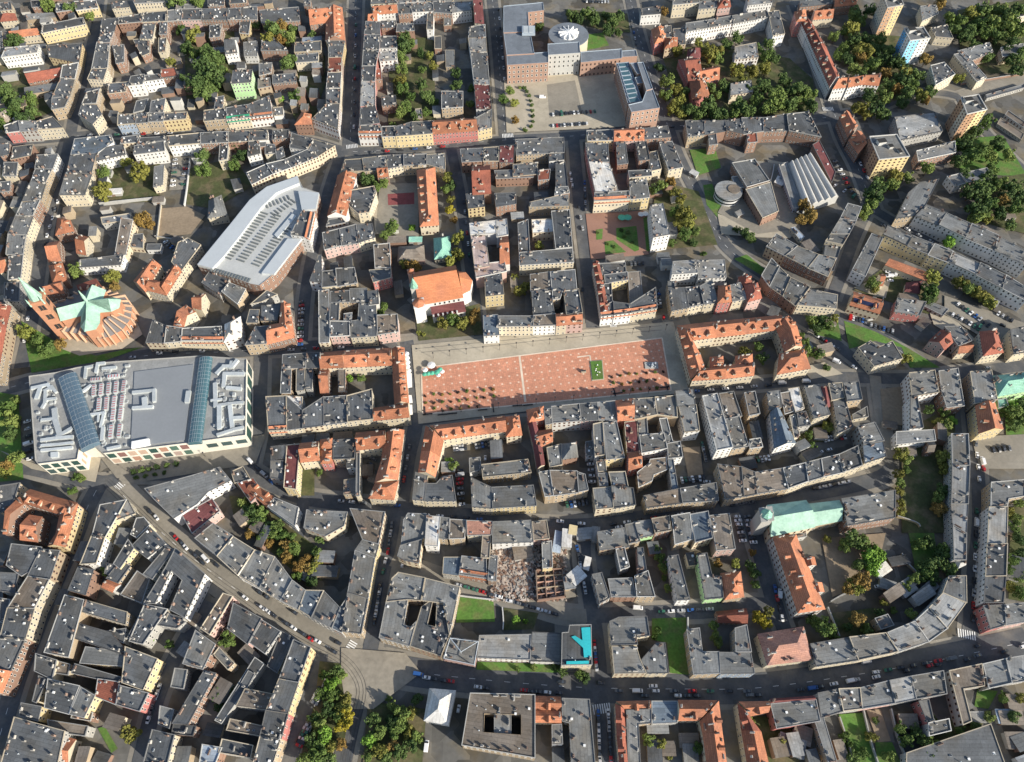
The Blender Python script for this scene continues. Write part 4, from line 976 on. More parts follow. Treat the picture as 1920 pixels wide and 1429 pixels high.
TREES = '''360,65,14,y 340,55,10,g 395,105,17,d 385,130,18,d 402,142,20,d 370,155,18,d 378,178,15,d 322,118,8,y 30,200,15,d 46,222,13,d 18,214,12,g 90,10,12,g 132,15,12,d 168,32,9,g 28,80,13,d 330,2,16,d 370,5,14,g 197,327,13,g 262,322,19,y 240,305,11,y 192,358,18,y 380,290,13,d 385,320,15,g 445,270,11,d 452,292,13,d 438,310,11,g
510,55,16,d 531,48,12,a 505,72,13,y 526,76,13,a 542,72,13,g 540,117,16,d 556,180,14,g 526,186,10,l 756,85,15,d 770,82,12,g 752,106,12,g 756,130,12,g 748,150,13,y 752,166,13,g 770,182,11,g 765,202,11,g 752,212,11,g 790,160,11,d 800,182,13,d 812,190,10,d 806,105,8,y 812,126,9,y 855,140,10,d 856,160,11,d 882,196,9,d 885,166,8,g
945,186,11,g 690,337,14,d 708,350,11,g 722,345,10,g 840,335,12,y 836,356,11,g 736,430,15,g 724,442,11,g 773,426,8,l 846,348,11,d 846,375,9,y 843,393,11,Y 852,412,9,a 856,448,13,y 859,474,13,y 846,490,11,y 758,496,10,y 776,497,17,a 830,606,14,y 850,597,16,g 868,607,13,y 886,598,13,a 890,588,11,a 720,575,12,g 714,588,9,g 657,712,8,l 676,710,10,g
1010,52,10,d 1072,30,11,d 1086,37,10,d 1101,26,12,d 1116,36,12,d 1136,30,10,d 1150,40,12,d 1162,30,10,d 1140,56,11,d 1160,62,8,d 957,170,10,g 966,192,9,y 966,226,8,a
1268,96,11,y 1330,102,15,y 1345,108,11,g 1236,126,11,d 1250,155,15,g 1266,168,11,y 1270,192,13,y 1276,212,12,y 1292,206,15,d 1328,200,18,d 1346,216,16,d 1358,160,13,d 1380,132,14,y 1392,152,11,y 1412,132,13,y 1432,130,11,y 1384,196,15,d 1402,207,15,d 1420,190,13,g 1432,162,14,d 1442,202,15,g 1462,190,18,g 1482,196,15,d 1500,167,14,d 1516,176,13,g 1362,82,11,d 1382,70,11,d 1442,82,10,d 1245,22,9,a 1450,108,10,d
1582,92,11,g 1565,70,10,g 1570,106,10,g 1600,52,14,y 1612,40,11,g 1626,72,13,d 1610,96,13,y 1615,108,11,a 1636,122,13,g 1652,112,11,d 1660,137,11,a 1642,166,11,d 1666,160,11,d 1690,152,14,d 1680,168,11,a 1700,137,13,y 1720,142,12,d 1736,112,11,a 1690,122,11,d 1602,26,13,d 1630,20,11,d 1762,10,11,a 1800,40,14,g 1822,26,14,y 1842,20,14,d 1860,42,16,g 1882,52,16,g 1890,30,14,d 1906,62,14,g 1850,62,13,g 1870,68,12,d 1910,20,13,d 1795,147,9,y 1900,112,12,d 1610,202,13,y 1622,212,11,y 1640,207,14,d 1656,217,11,d 1690,192,10,d 1736,187,9,a
1650,346,16,d 1640,362,18,d 1636,382,14,g 1670,347,14,g 1682,332,12,y 1702,332,11,g 1740,316,14,g 1805,272,14,d 1822,292,16,g 1840,282,14,g 1856,292,13,g 1800,302,12,d 1850,227,14,g 1830,247,12,d 1505,385,13,a 1521,404,15,a 1502,410,12,a 1625,392,11,g 1620,407,9,g 1780,457,12,l 1820,362,16,d 1842,357,16,d 1832,392,18,d 1856,382,14,g 1880,377,11,a 1900,352,14,d 1826,412,12,g 1850,412,9,y 1750,522,14,y 1746,546,16,g 1740,560,12,d 1800,532,12,y 1816,542,14,g 1832,552,12,y 1846,557,12,y 1856,567,11,y 1636,532,11,g 1642,542,9,y
1520,602,12,g 1540,602,12,d 1556,612,11,g 1566,597,9,y 1530,617,11,d 1512,642,9,g 1516,657,11,g 1536,667,11,g 1700,672,12,y 1240,347,12,g 1256,342,12,a 1226,357,11,d 1266,362,13,y 1276,374,13,y 1281,402,15,y 1292,417,15,y 1271,422,11,y 1286,442,13,g 1302,437,11,g 1266,397,12,g 1396,437,11,d 1406,446,12,d 1010,462,11,y 986,537,13,y 976,547,11,y 966,521,10,y 1396,657,11,y 1422,652,11,g 1428,672,11,d
50,627,13,y 70,642,13,g 96,652,12,d 111,647,11,a 86,662,11,g 140,507,13,g 210,522,14,y 216,537,11,a 265,412,16,a 281,422,11,a 10,767,16,g 20,792,15,g 20,812,13,d 26,752,11,g 16,872,13,a 10,884,12,y 30,857,13,g
470,957,15,d 490,962,16,g 502,987,11,d 467,1002,10,a 511,1002,13,g 536,1022,13,a 546,1007,11,g 556,1032,12,g 561,1062,16,a 576,1047,12,a 591,1037,11,g 586,1067,12,y 846,875,12,g 840,865,9,l
200,1072,12,g 281,1192,12,l 296,1177,9,g 318,1210,9,g 426,1202,15,g 245,1377,16,y 430,1292,9,g 406,1302,12,d 411,1327,12,d
621,1282,15,l 641,1267,11,g 626,1302,13,g 641,1327,15,y 651,1347,15,Y 631,1342,12,g 641,1362,11,Y 611,1382,15,l 601,1397,15,g 596,1417,15,g 691,1387,14,l 701,1377,11,d 756,1342,15,g 751,1362,15,g 771,1337,13,y 741,1372,13,g 766,1377,13,y 736,1397,12,a 781,1312,11,d
1056,1260,9,d 1086,1264,11,g 1096,1269,11,d 1238,1047,11,g 1243,1064,11,g 1231,1032,9,d 1251,1102,9,g 1346,1057,10,a 1379,1057,10,y 1406,1062,11,d 1416,1077,11,d 1411,1037,9,a 1416,1097,9,d 1421,1157,13,Y 1432,1167,13,Y 1441,1147,11,y 1336,1172,11,g 1341,1192,11,g 1346,1207,9,g 1231,1182,9,g 966,1162,9,l
1601,1012,18,d 1621,1017,15,g 1586,1022,13,g 1640,1052,21,l 1636,1067,15,l 1613,1087,19,a 1601,1097,14,y 1540,1177,19,g 1607,1162,16,a 1726,1062,11,d 1736,1077,13,g 1761,1042,15,d 1776,1067,13,d 1770,1032,13,g 1706,1152,9,g 1690,852,13,y 1700,862,11,g 1766,857,13,y 1771,877,11,y 1760,937,12,g 1760,955,13,a 1766,920,12,d 1551,1012,8,y 1686,922,9,y 1690,942,8,y
1551,802,11,y 1516,817,9,g 1521,837,11,g 1761,792,11,y 1771,802,11,g 1896,762,11,l 1906,777,13,g 1910,942,11,g 1906,972,11,g 1911,1012,12,d 1901,1052,13,g 1906,1082,11,g 1461,1397,13,y 1686,1367,11,g 1701,1387,13,g 1731,1392,11,g 1801,1372,11,g 1621,1412,9,g 1406,1352,9,y 1216,1385,11,g 1240,1395,10,y 1310,1405,10,g
1685,890,11,y 1700,882,9,g 1688,905,10,g 1690,960,9,y 1725,1020,13,g 1740,1015,12,d 1745,1060,13,d 1715,1085,11,g 1750,1085,12,d 1700,1100,9,g 1660,1130,8,y 1560,1190,11,g 1525,1165,12,d 1590,1175,10,d 1625,1180,9,g 1650,1150,9,d
1770,775,10,g 1785,790,9,l 1740,770,9,d 1888,770,12,g 1915,760,12,d 1900,800,11,d 1916,790,12,g 1890,960,9,y 1900,990,11,g 1916,1040,12,d 1893,1070,10,d 1912,1110,11,g 1895,1100,9,y
1585,1380,10,g 1600,1420,11,d 1632,1380,9,y 1668,1420,11,g 1715,1370,10,d 1740,1410,11,d 1760,1395,10,g 1830,1365,11,d 1850,1345,10,g 1900,1345,11,d 1880,1310,10,g 1910,1310,10,y
1420,90,10,d 1435,105,12,g 1400,95,9,y 1470,150,12,d 1485,170,12,d 1500,190,12,g 1520,200,12,d 1455,175,12,d 1410,170,12,d 1375,215,12,g 1310,215,13,d 1260,205,12,y 1250,180,12,g 1285,170,10,d 1330,165,11,d 1345,180,11,g 1310,80,10,y 1350,95,11,y
1590,110,11,d 1600,130,11,g 1625,100,12,y 1640,90,11,d 1650,75,11,g 1665,95,12,d 1675,115,12,d 1660,185,12,g 1700,175,12,d 1710,160,11,g 1745,170,10,d 1725,180,11,y 1600,75,12,d 1585,60,10,g 1620,145,11,d 1630,180,12,d
1790,55,12,d 1780,35,12,g 1810,70,12,d 1835,45,14,g 1820,60,12,d 1870,20,13,g 1895,45,14,g 1830,85,11,d 1900,80,12,d 1915,100,12,g 1885,95,10,d 1905,130,12,d 1850,110,9,d
1810,330,12,d 1850,335,14,d 1870,345,13,g 1890,370,13,d 1905,390,13,g 1875,400,12,d 1845,400,12,g 1895,420,12,d 1915,370,12,d 1860,315,11,g 1815,260,11,d 1870,270,11,d 1890,290,11,g
10,170,13,d 20,185,12,d 60,210,11,d 5,235,11,g 60,190,12,g 350,150,12,d 410,110,12,d 415,135,12,g 395,165,12,d 350,90,11,d 365,100,11,g 480,45,9,d 550,55,9,d 790,100,9,d 760,70,10,d 800,210,10,g 780,220,10,d 735,235,8,g 790,130,9,g 585,65,8,d
605,1300,13,g 615,1330,14,d 600,1360,14,g 585,1390,14,d 620,1400,13,y 640,1395,12,a 575,1425,14,g 615,1425,14,d 650,1310,12,y 632,1260,12,d 610,1265,11,g 590,1345,12,d 700,1350,13,d 715,1375,13,g 735,1355,14,d 770,1400,13,d 710,1405,13,y 750,1410,13,d 780,1380,12,g 725,1420,12,d 690,1420,12,g 735,1325,11,g
455,945,12,g 480,975,13,d 495,1005,11,g 520,985,12,d 530,1005,12,g 548,1025,12,y 540,1045,13,a 575,1065,13,a 560,1080,12,g 585,1090,12,d 595,1055,11,y 525,1035,11,g 505,1020,10,a 600,1010,10,d
1650,1040,14,l 1625,1045,12,l 1590,1105,13,a 1610,1060,12,d 1640,1030,11,g'''
WORD = {'g': 'green', 'd': 'dark green', 'y': 'yellowing', 'a': 'autumn brown', 'l': 'light green', 'Y': 'golden yellow', 'p': 'plum-leaved'}
def tree(x, y, r, k, name='broadleaf_tree', cat='tree', group='trees among the houses', stem=1.0, hmul=1.0):
    rnd = random.Random(int(x * 7 + y * 13))
    # the photo shows the middle of the crown; its foot lies below it on the ground
    p = at(x, y, 5.0); dist = math.hypot(p.x, p.y, CAMZ)
    rad = r * dist / FPX * 0.94
    H = rad * 0.55 * hmul
    p = at(x, y, H + rad * 0.6)
    sz = 'large ' if r >= 16 else ('small ' if r < 10 else '')
    if name == 'broadleaf_tree' and k == 'd': name = 'dense_tree'
    if name == 'broadleaf_tree' and k in 'yaY': name = 'autumn_tree'
    t = root(name, (p.x, p.y, 0), cat, f"{sz}{WORD[k]} leafy {cat}", group)
    rad *= rnd.uniform(0.97, 1.1)
    part('crown', rnd.choice(CROWN[k]), t, (0, 0, H * 0.9), rnd.uniform(0, 6.28), (rad * rnd.uniform(0.92, 1.08), rad * rnd.uniform(0.92, 1.08), rad * rnd.uniform(1.0, 1.3)))
    part('trunk', TRUNK, t, (0, 0, 0), rnd.uniform(0, 6.28), (rad * 1.0, rad * 1.0, H * 0.9 + rad * 0.75))
    return t
for tk in TREES.split():
    a = tk.split(','); tree(float(a[0]), float(a[1]), float(a[2]), a[3])
SQT = '797,743 814,739 829,740 844,739 859,736 876,734 891,734 908,732 924,730 798,755 814,756 829,754 846,753 861,751 877,749 894,746 908,746 926,743 831,770 846,767 863,766 879,763 895,762 815,765 1147,707 1163,705 1180,701 1194,701 1212,699 1228,698 1243,697 1150,718 1166,720 1182,718 1198,716 1213,714 1229,712 1169,733 1186,731 1201,730 1218,728 1232,727'
for i, tk in enumerate(SQT.split()):
    a = tk.split(','); tree(float(a[0]), float(a[1]), 3.1 + (i % 3) * 0.5, 'pgaypg'[(i * 7) % 6], 'young_tree', 'young tree', 'young trees planted in rows on the square')
BUSH = '1165,432,5,d 1178,437,5,d 1170,444,5,g 1140,458,4,g 1152,464,4,g 1120,436,4,g 1185,455,4,d 1300,455,8,d 1260,455,8,g 1320,476,7,g 1380,430,7,d 250,885,6,d 265,882,6,d 280,879,6,d 295,876,6,d 312,873,6,d 330,870,6,d 255,896,5,d 272,893,5,d 290,890,5,d 308,887,5,d 145,893,9,g 155,897,7,g 135,922,8,g 1001,252,0,g 1000,1252,7,g 1040,1250,8,d 970,1255,6,g 1550,690,8,d 1502,630,8,g 730,1310,7,g 600,886,7,g 983,165,4,d 988,172,4,d 992,180,4,d 995,189,4,d 997,198,4,d 998,208,4,d 999,218,4,d 999,228,4,d 996,238,4,g 975,165,4,g 984,244,5,g 785,625,6,y 795,628,5,y 1675,1146,7,g 1405,1366,7,g 1228,1195,7,g 1246,1085,6,g 985,1165,6,l 1590,1395,7,g 1640,1350,6,g 1750,1350,7,g 1255,1420,6,y 1225,1360,6,y'
for tk in BUSH.split():
    a = tk.split(',')
    if float(a[2]) > 0: tree(float(a[0]), float(a[1]), float(a[2]), a[3], 'bush', 'bush', 'bushes in beds and yards', hmul=0.12)
# ------------------------------------------------------------------ cars
CARCOL = {'w': ((0.75, 0.75, 0.74), 'white'), 's': ((0.42, 0.43, 0.44), 'silver'), 'd': ((0.035, 0.037, 0.042), 'black'), 'g': ((0.13, 0.135, 0.14), 'grey'), 'r': ((0.42, 0.02, 0.02), 'red'), 'u': ((0.03, 0.10, 0.30), 'blue'), 'n': ((0.04, 0.14, 0.09), 'green'), 'o': ((0.42, 0.33, 0.2), 'beige')}
def paint(k): return nodemat('car_paint_' + CARCOL[k][1], CARCOL[k][0], 0.3, 0.05, (0.05, 0.05), (1, 0.04), spec=0.5)
def loft(sections, mat, name):
    """closed skin over cross sections (x, half width, z0, z1), bevelled at the top edge"""
    v, f = [], []
    for x, hw, z0, z1 in sections:
        for y, z in ((-hw, z0), (hw, z0), (hw, z0 + (z1 - z0) * 0.75), (hw * 0.84, z1), (-hw * 0.84, z1), (-hw, z0 + (z1 - z0) * 0.75)): v.append((x, y, z))
    for s in range(len(sections) - 1):
        for i in range(6): j = (i + 1) % 6; f.append((s * 6 + i, s * 6 + j, s * 6 + 6 + j, s * 6 + 6 + i))
    f.append((5, 4, 3, 2, 1, 0)); k = (len(sections) - 1) * 6; f.append(tuple(k + i for i in range(6)))
    me = mesh(name, v, f, mat); bm = bmesh.new(); bm.from_mesh(me); bmesh.ops.recalc_face_normals(bm, faces=bm.faces); bm.to_mesh(me); bm.free(); return me
BODY = {k: loft([(-2.15, 0.72, 0.35, 0.72), (-1.9, 0.86, 0.25, 0.92), (-0.6, 0.88, 0.22, 0.95), (0.9, 0.88, 0.22, 0.94), (1.9, 0.84, 0.25, 0.78), (2.15, 0.66, 0.35, 0.62)], paint(k), 'body') for k in CARCOL}
CABIN = loft([(-1.75, 0.70, 0.90, 0.97), (-1.25, 0.74, 0.90, 1.40), (0.05, 0.74, 0.90, 1.44), (0.95, 0.72, 0.90, 0.97)], M_GLASS, 'cabin_glass')
CROOF = {k: loft([(-1.22, 0.62, 1.38, 1.455), (-0.6, 0.66, 1.38, 1.49), (0.05, 0.62, 1.40, 1.475)], paint(k), 'car_roof') for k in CARCOL}
HBODY = {k: loft([(-1.8, 0.74, 0.32, 0.95), (-1.6, 0.84, 0.25, 1.0), (-0.5, 0.86, 0.22, 0.98), (0.8, 0.86, 0.22, 0.96), (1.7, 0.80, 0.25, 0.82), (1.95, 0.64, 0.35, 0.66)], paint(k), 'body') for k in CARCOL}
HCABIN = loft([(-1.72, 0.72, 0.95, 1.30), (-1.45, 0.73, 0.95, 1.46), (0.05, 0.74, 0.95, 1.50), (0.95, 0.70, 0.93, 1.0)], M_GLASS, 'cabin_glass')
HROOF = {k: loft([(-1.55, 0.62, 1.40, 1.50), (-0.7, 0.66, 1.42, 1.55), (0.05, 0.62, 1.44, 1.53)], paint(k), 'car_roof') for k in CARCOL}
VBODY = {k: loft([(-2.6, 0.95, 0.3, 2.15), (-2.4, 1.0, 0.28, 2.3), (1.2, 1.0, 0.28, 2.3), (1.9, 0.98, 0.28, 1.25), (2.7, 0.9, 0.35, 1.0)], paint(k), 'body') for k in CARCOL}
VGLASS = loft([(1.28, 0.86, 1.5, 2.26), (1.45, 0.86, 1.3, 2.05), (2.0, 0.84, 1.1, 1.32)], M_GLASS, 'windscreen')
b = MB(); b.tube((0, -0.1, 0), (0, 0.1, 0), 0.33, 10); WHEEL = b.me('wheel', [M_DARK])
def car(p, ang, k, van=False):
    hb = not van and int(p.x * 3 + p.y * 5) % 2 == 0
    t = root('van' if van else 'hatchback' if hb else 'saloon_car', (p.x, p.y, max(ZL[0], 0) + 0.03), 'van' if van else 'car', f"{CARCOL[k][1]} parked {'van' if van else 'hatchback' if hb else 'saloon car'}", 'vans in the streets' if van else 'cars parked in the streets')
    t.rotation_euler = (0, 0, ang)
    if van: part('body', VBODY[k], t); part('windscreen', VGLASS, t); xs = (-1.7, 1.8)
    elif hb: part('body', HBODY[k], t); part('cabin_glass', HCABIN, t); part('car_roof', HROOF[k], t); xs = (-1.2, 1.25)
    else: part('body', BODY[k], t); part('cabin_glass', CABIN, t); part('car_roof', CROOF[k], t); xs = (-1.35, 1.38)
    for x in xs:
        for y in (-0.8, 0.8): part('wheel', WHEEL, t, (x, y, 0.33))
    return t
MIX = 'dwgsdwsrgduwsgdwn'
CARROWS = '''1037,217 1115,211 11 x
1037,238 1100,234 10 x
567,568 563,648 12 x
1082,1030 1097,1108 9 p
1114,1208 1118,1252 5 p
1121,1338 1124,1425 8 p
1140,1338 1145,1425 7 p
1381,970 1392,1015 7 x
1400,970 1412,1018 7 x
1373,948 1408,943 5 p
735,985 728,1035 4 p
712,1110 703,1165 5 p
852,842 873,840 5 x
893,838 940,830 9 x
862,884 863,900 3 x
862,908 866,947 5 x
1063,948 1100,943 6 x
1278,902 1318,898 7 x
1413,865 1440,860 5 x
1545,825 1582,820 7 x
1528,917 1587,905 6 p
1183,497 1205,496 4 x
1232,548 1236,578 6 x
1096,345 1098,395 5 p
1184,42 1192,85 5 p
1100,5 1140,6 8 x
1593,597 1622,604 6 x
1632,611 1672,623 6 x
1795,572 1852,612 8 x
1785,592 1834,617 7 x
1530,632 1568,655 5 p
1565,305 1597,362 8 x
590,1318 602,1292 5 x
562,1398 582,1355 8 x
1860,845 1890,842 4 x
860,1098 935,1120 6 p
955,1128 1040,1152 7 p
1240,1148 1330,1143 6 p
53,792 58,862 6 x
312,456 330,470 4 x
685,890 700,862 4 x
1107,872 1110,905 4 x
1316,835 1322,862 4 p
1870,590 1895,603 4 x
1664,512 1668,528 3 x
640,941 745,949 6 p
935,20 946,150 8 p
668,30 664,240 11 p
1822,770 1834,900 7 p
1829,960 1822,1160 10 p
1600,285 1625,335 5 p
350,300 345,348 6 x
330,302 325,350 7 x
870,380 880,480 6 p
1085,390 1092,430 3 p
60,560 48,640 5 p
110,380 85,460 6 p
300,1290 280,1350 5 p
120,1060 62,1205 9 p
1452,1105 1465,1160 4 p
500,660 640,653 7 p
760,1268 880,1276 0 p
1640,1261 1780,1236 7 p
1160,1296 1400,1297 8 p
800,967 900,975 5 p
1150,984 1300,962 7 p
470,866 510,905 4 p
768,840 758,900 4 p
1305,735 1440,724 6 p
1000,630 1220,611 0 p
170,256 320,252 7 p
700,288 830,277 6 p
1260,240 1390,237 6 p
640,1325 660,1275 0 p
1700,432 1880,527 9 p
1655,425 1740,465 5 p
1565,350 1600,370 3 x
1010,975 1090,983 3 p
'''
def place_cars():
    n = 0
    for line in CARROWS.strip().split('\n'):
        a, bq, k, mode = line.split(); k = int(k)
        if not k: continue
        a = at(*map(float, a.split(','))).to_2d(); bq = at(*map(float, bq.split(','))).to_2d()
        e = (bq - a); ang = math.atan2(e.y, e.x) + (math.pi / 2 if mode == 'x' else 0)
        for i in range(k):
            p = a.lerp(bq, i / max(1, k - 1)); rnd = random.Random(n * 17 + 3)
            if height_at(p.x, p.y) > 2: n += 1; continue
            car(p, ang + rnd.uniform(-0.04, 0.04) + (math.pi if rnd.random() < 0.5 else 0), rnd.choice(MIX), rnd.random() < 0.05); n += 1
    ONE = '1017,185,w,0,v 282,960,d,-48 295,972,w,-48 331,1009,r,-45 342,1019,d,-45 349,1027,w,-45 367,1042,d,-42 387,1049,w,-42,v 381,1056,d,-42 407,1060,d,-40 461,1122,w,-35 487,1111,d,-38 501,1120,d,-38 493,1141,w,-36 503,1147,w,-36 514,1154,d,-36 553,1149,d,-32 538,1170,d,-34 551,1178,w,-34 570,1190,d,-30 583,1199,r,-30 596,1203,w,-28 634,1206,d,-22 627,1223,d,-25 785,1265,u,-10,v 800,1271,w,-8 816,1274,d,-8 833,1277,d,-8 845,1278,r,-8 897,1289,w,-8 912,1291,d,-8 1053,1279,d,-5 1125,1281,d,-3 1224,1287,w,0 983,1295,r,-5 996,1297,d,-5 1011,1298,d,-5 1026,1299,w,-5 1048,1300,d,-5 1209,1305,d,0 1270,1305,w,0 1289,1305,d,0 1306,1305,d,0 1421,1304,d,3 1405,1304,g,3 1622,1241,w,10,v 1641,1270,w,12 1594,1277,w,10,v 1604,1275,s,10 1562,1283,w,9 1522,1291,u,8,v 1500,1294,d,8 1538,1288,d,8 1699,1258,d,13 1741,1249,r,14 1757,1247,d,14 1812,1237,d,14 1831,1230,g,14 1881,1222,d,14 1916,1213,w,14 1831,1212,d,14 723,1053,w,80 719,1073,n,80 713,1100,d,80 910,861,w,90 936,858,d,90 1537,850,w,30 1553,845,w,20 1840,866,w,85,v 1842,880,r,85 1092,545,d,85 1878,612,d,-20 1567,680,w,-30,v 1677,515,w,75,v 1244,597,r,80 1069,328,w,85 1071,340,w,85 1073,350,w,85 1461,1115,w,80,v 1195,1141,w,-5,v 960,935,w,0 1160,990,w,10 755,1060,w,80 1060,1002,w,60,v 1325,905,w,0 1650,965,s,10 1700,1095,w,30 1645,1100,w,10 800,1400,w,85,v 860,1330,w,80 1465,720,w,2,v 1510,717,w,2,v 1345,725,d,5 1600,690,w,-40 1750,700,d,8 1850,692,s,8 300,664,w,5 330,662,d,5 380,660,w,5 250,672,s,8'
    for tk in ONE.split():
        a = tk.split(','); p = at(float(a[0]), float(a[1])).to_2d(); car(p, R(float(a[3])), a[2], len(a) > 4)
# ------------------------------------------------------------------ landmark buildings
def W2(px, h): return [at(x, y, h).to_2d() for x, y in px]
def ccw(p): return p if area(p) > 0 else p[::-1]
def local(p, rt): return [Vector((q.x - rt.location.x, q.y - rt.location.y)) for q in p]
def center(p): return sum((q for q in p), Vector((0, 0))) / len(p)
M_VAULT = nodemat('vault_glass', (0.09, 0.14, 0.185), 0.18, 0.05, (0.05, 0.1), (0.5, 0.08), spec=0.7)
M_VAULT2 = nodemat('vault_glass_teal', (0.06, 0.125, 0.15), 0.18, 0.05, (0.05, 0.1), (0.5, 0.08), spec=0.7)
M_DUCT = nodemat('duct_metal', (0.55, 0.58, 0.575), 0.4, 0.12, (0.2, 0.2), (1.2, 0.2), metal=0.25)
M_GRAVEL = nodemat('gravel_roof', (0.27, 0.272, 0.265), 0.95, 0.05, (0.08, 0.25), (0.8, 0.25), 0.12)
M_SHEET = nodemat('sheet_roof', (0.235, 0.25, 0.265), 0.6, 0.03, (0.05, 0.12), (0.6, 0.08))
def flatblock(rt, px, h, wm, rm, par=0.5, z0=0.0, names=('wall', 'roof'), trim=None):
    p = local(ccw(W2(px, h)), rt); n = len(p); v, f, m = [], [], []
    for off, z in ((0, z0), (0, h + par), (0.3, h + par), (0.3, h - 0.05)):
        for q in (inset(p, off) if off else p): v.append((q.x, q.y, z))
    for r in range(3):
        for i in range(n): j = (i + 1) % n; f.append((r * n + i, r * n + j, (r + 1) * n + j, (r + 1) * n + i)); m.append(0 if r == 0 else 1)
    part(names[0], mesh(names[0], v, f, [wm, trim or M_TRIM], m), rt)
    part(names[1], mesh(names[1], [(q.x, q.y, h) for q in inset(p, 0.25)], [tuple(range(n))], rm), rt)
    return p
def facade_panels(rt, a, b, h, rows, cols, mats, name, fill=0.72, z0=0.8, inset_d=0.12):
    """panels standing on the wall from a to b (local, outside is to the right of a->b)"""
    e = (b - a); ln = e.length; e.normalize(); nn = Vector((e.y, -e.x)); ch = (h - z0) / rows; k = 0
    for r in range(rows):
        for c in range(cols):
            w, hh = ln / cols * fill, ch * fill; p = a + e * (ln * (c + 0.5) / cols) + nn * 0.05; z = z0 + ch * (r + 0.5)
            bb = MB(); bb.box((0, 0, 0), (w, 0.2, hh)); bb.box((0, -0.1, 0), (w * 0.04, 0.06, hh)); bb.box((0, -0.1, 0), (w, 0.06, hh * 0.05))
            part(name, bb.me(name, [mats[k % len(mats)]]), rt, (p.x, p.y, z), math.atan2(e.y, e.x)); k += 1
def loc_at(rt, x, y, h): q = at(x, y, h); return Vector((q.x - rt.location.x, q.y - rt.location.y, h))
def vault(rt, a, b, r, h, mat, name, ribs=14, rise=0.55, raise_=1.0):
    a, b = Vector(a), Vector(b); e = (b - a); ln = e.length; e.normalize(); s = Vector((-e.y, e.x)); seg = 10; v, f = [], []
    for p in (a, b):
        v += [(*(p + s * r).to_2d(), h - 0.5)]
        for i in range(seg + 1): t = math.pi * i / seg; q = p + s * (r * math.cos(t)); v.append((q.x, q.y, h + raise_ + r * rise * math.sin(t)))
        v += [(*(p - s * r).to_2d(), h - 0.5)]
    k = seg + 3
    f = [(i, k + i, k + i + 1, i + 1) for i in range(k - 1)] + [tuple(range(k)), tuple(reversed(range(k, 2 * k)))]
    me = mesh(name, v, f, mat); bm = bmesh.new(); bm.from_mesh(me); bmesh.ops.recalc_face_normals(bm, faces=bm.faces); bm.to_mesh(me); bm.free()
    o = part(name, me, rt)
    for i in range(ribs + 1):
        p = a + e * (ln * i / ribs); bb = MB()
        pr = None
        for j in range(seg + 1):
            t = math.pi * j / seg; q = p + s * (r * 1.01 * math.cos(t)); q3 = Vector((q.x, q.y, h + raise_ + 0.04 + r * rise * 1.01 * math.sin(t)))
            if pr is not None: bb.tube(pr, q3, 0.045, 4)
            pr = q3
        part('rib', bb.me('rib', [M_METAL]), o)
    for j in (2, 4, 5, 6, 8):
        t = math.pi * j / seg; off = s * (r * 1.01 * math.cos(t)); z = h + raise_ + 0.05 + r * rise * 1.01 * math.sin(t); bb = MB()
        p, q = a + off, b + off; bb.tube((p.x, p.y, z), (q.x, q.y, z), 0.05, 4); part('rib', bb.me('rib', [M_METAL]), o)
    return o
# --- the shopping mall
MH = 14.0
rt = root('shopping_mall', (*center(W2([(55, 706), (462, 675), (460, 817), (72, 871)], MH)), 0), 'shopping mall', label='large cream shopping mall with two blue glass vaults and roof ducts')
mpx = [(55, 706), (107, 699), (144, 690), (200, 680), (375, 668), (463, 674), (461, 817), (378, 828), (352, 832), (195, 851), (178, 838), (150, 838), (146, 862), (72, 871), (67, 864)]
P_ = flatblock(rt, mpx, MH, nodemat('mall_wall', (0.62, 0.59, 0.51), 0.9, 0.02), M_GRAVEL, 0.8)
register([(q.x + rt.location.x, q.y + rt.location.y) for q in P_], MH, rt, False)
def medge(i):
    a, b = (loc_at(rt, *mpx[i], MH).to_2d(), loc_at(rt, *mpx[i + 1], MH).to_2d()); return (b, a)
cm = [nodemat('panel_' + n, c, 0.6, 0.05) for n, c in (('orange', (0.36, 0.21, 0.15)), ('pink', (0.38, 0.29, 0.25)), ('green', (0.08, 0.14, 0.11)), ('glass', (0.05, 0.08, 0.08)), ('salmon', (0.42, 0.31, 0.24)), ('teal', (0.03, 0.07, 0.06)), ('wine', (0.20, 0.11, 0.10)))]
a, b = medge(8); facade_panels(rt, a, b, MH, 2, 8, [cm[i] for i in (4, 5, 0, 2, 6, 3, 1, 2, 5, 6, 4)], 'shop_panel')
a, b = medge(6); facade_panels(rt, a, b, MH - 3, 1, 3, [cm[3]], 'shop_window', 0.7, 5)
a, b = medge(5); facade_panels(rt, a, b, MH, 1, 6, [cm[5], cm[3]], 'shop_window', 0.74, 2)
a, b = medge(12); facade_panels(rt, a, b, MH, 2, 4, [cm[3], cm[5]], 'shop_window', 0.7)
a, b = medge(11); facade_panels(rt, a, b, MH, 1, 2, [cm[4]], 'shop_panel', 0.4)
vault(rt, loc_at(rt, 124, 704, MH + 3).to_2d(), loc_at(rt, 168, 836, MH + 3).to_2d(), 5.4, MH, M_VAULT, 'glass_vault', 16, 0.35, 2.0)
vault(rt, loc_at(rt, 385, 670, MH + 2).to_2d(), loc_at(rt, 364, 830, MH + 2).to_2d(), 3.9, MH, M_VAULT2, 'glass_vault', 22, 0.5, 1.0)
q = local(ccw(W2([(252, 697), (363, 683), (346, 825), (245, 837)], MH + 0.6)), rt); bb = MB(); bb.prism(q, MH - 0.02, MH + 0.6); part('sheet_roof', bb.me('sheet_roof', [M_SHEET]), rt)
e = (q[1] - q[0])
M_STRIPE = nodemat('cooler_red', (0.38, 0.14, 0.14), 0.6)
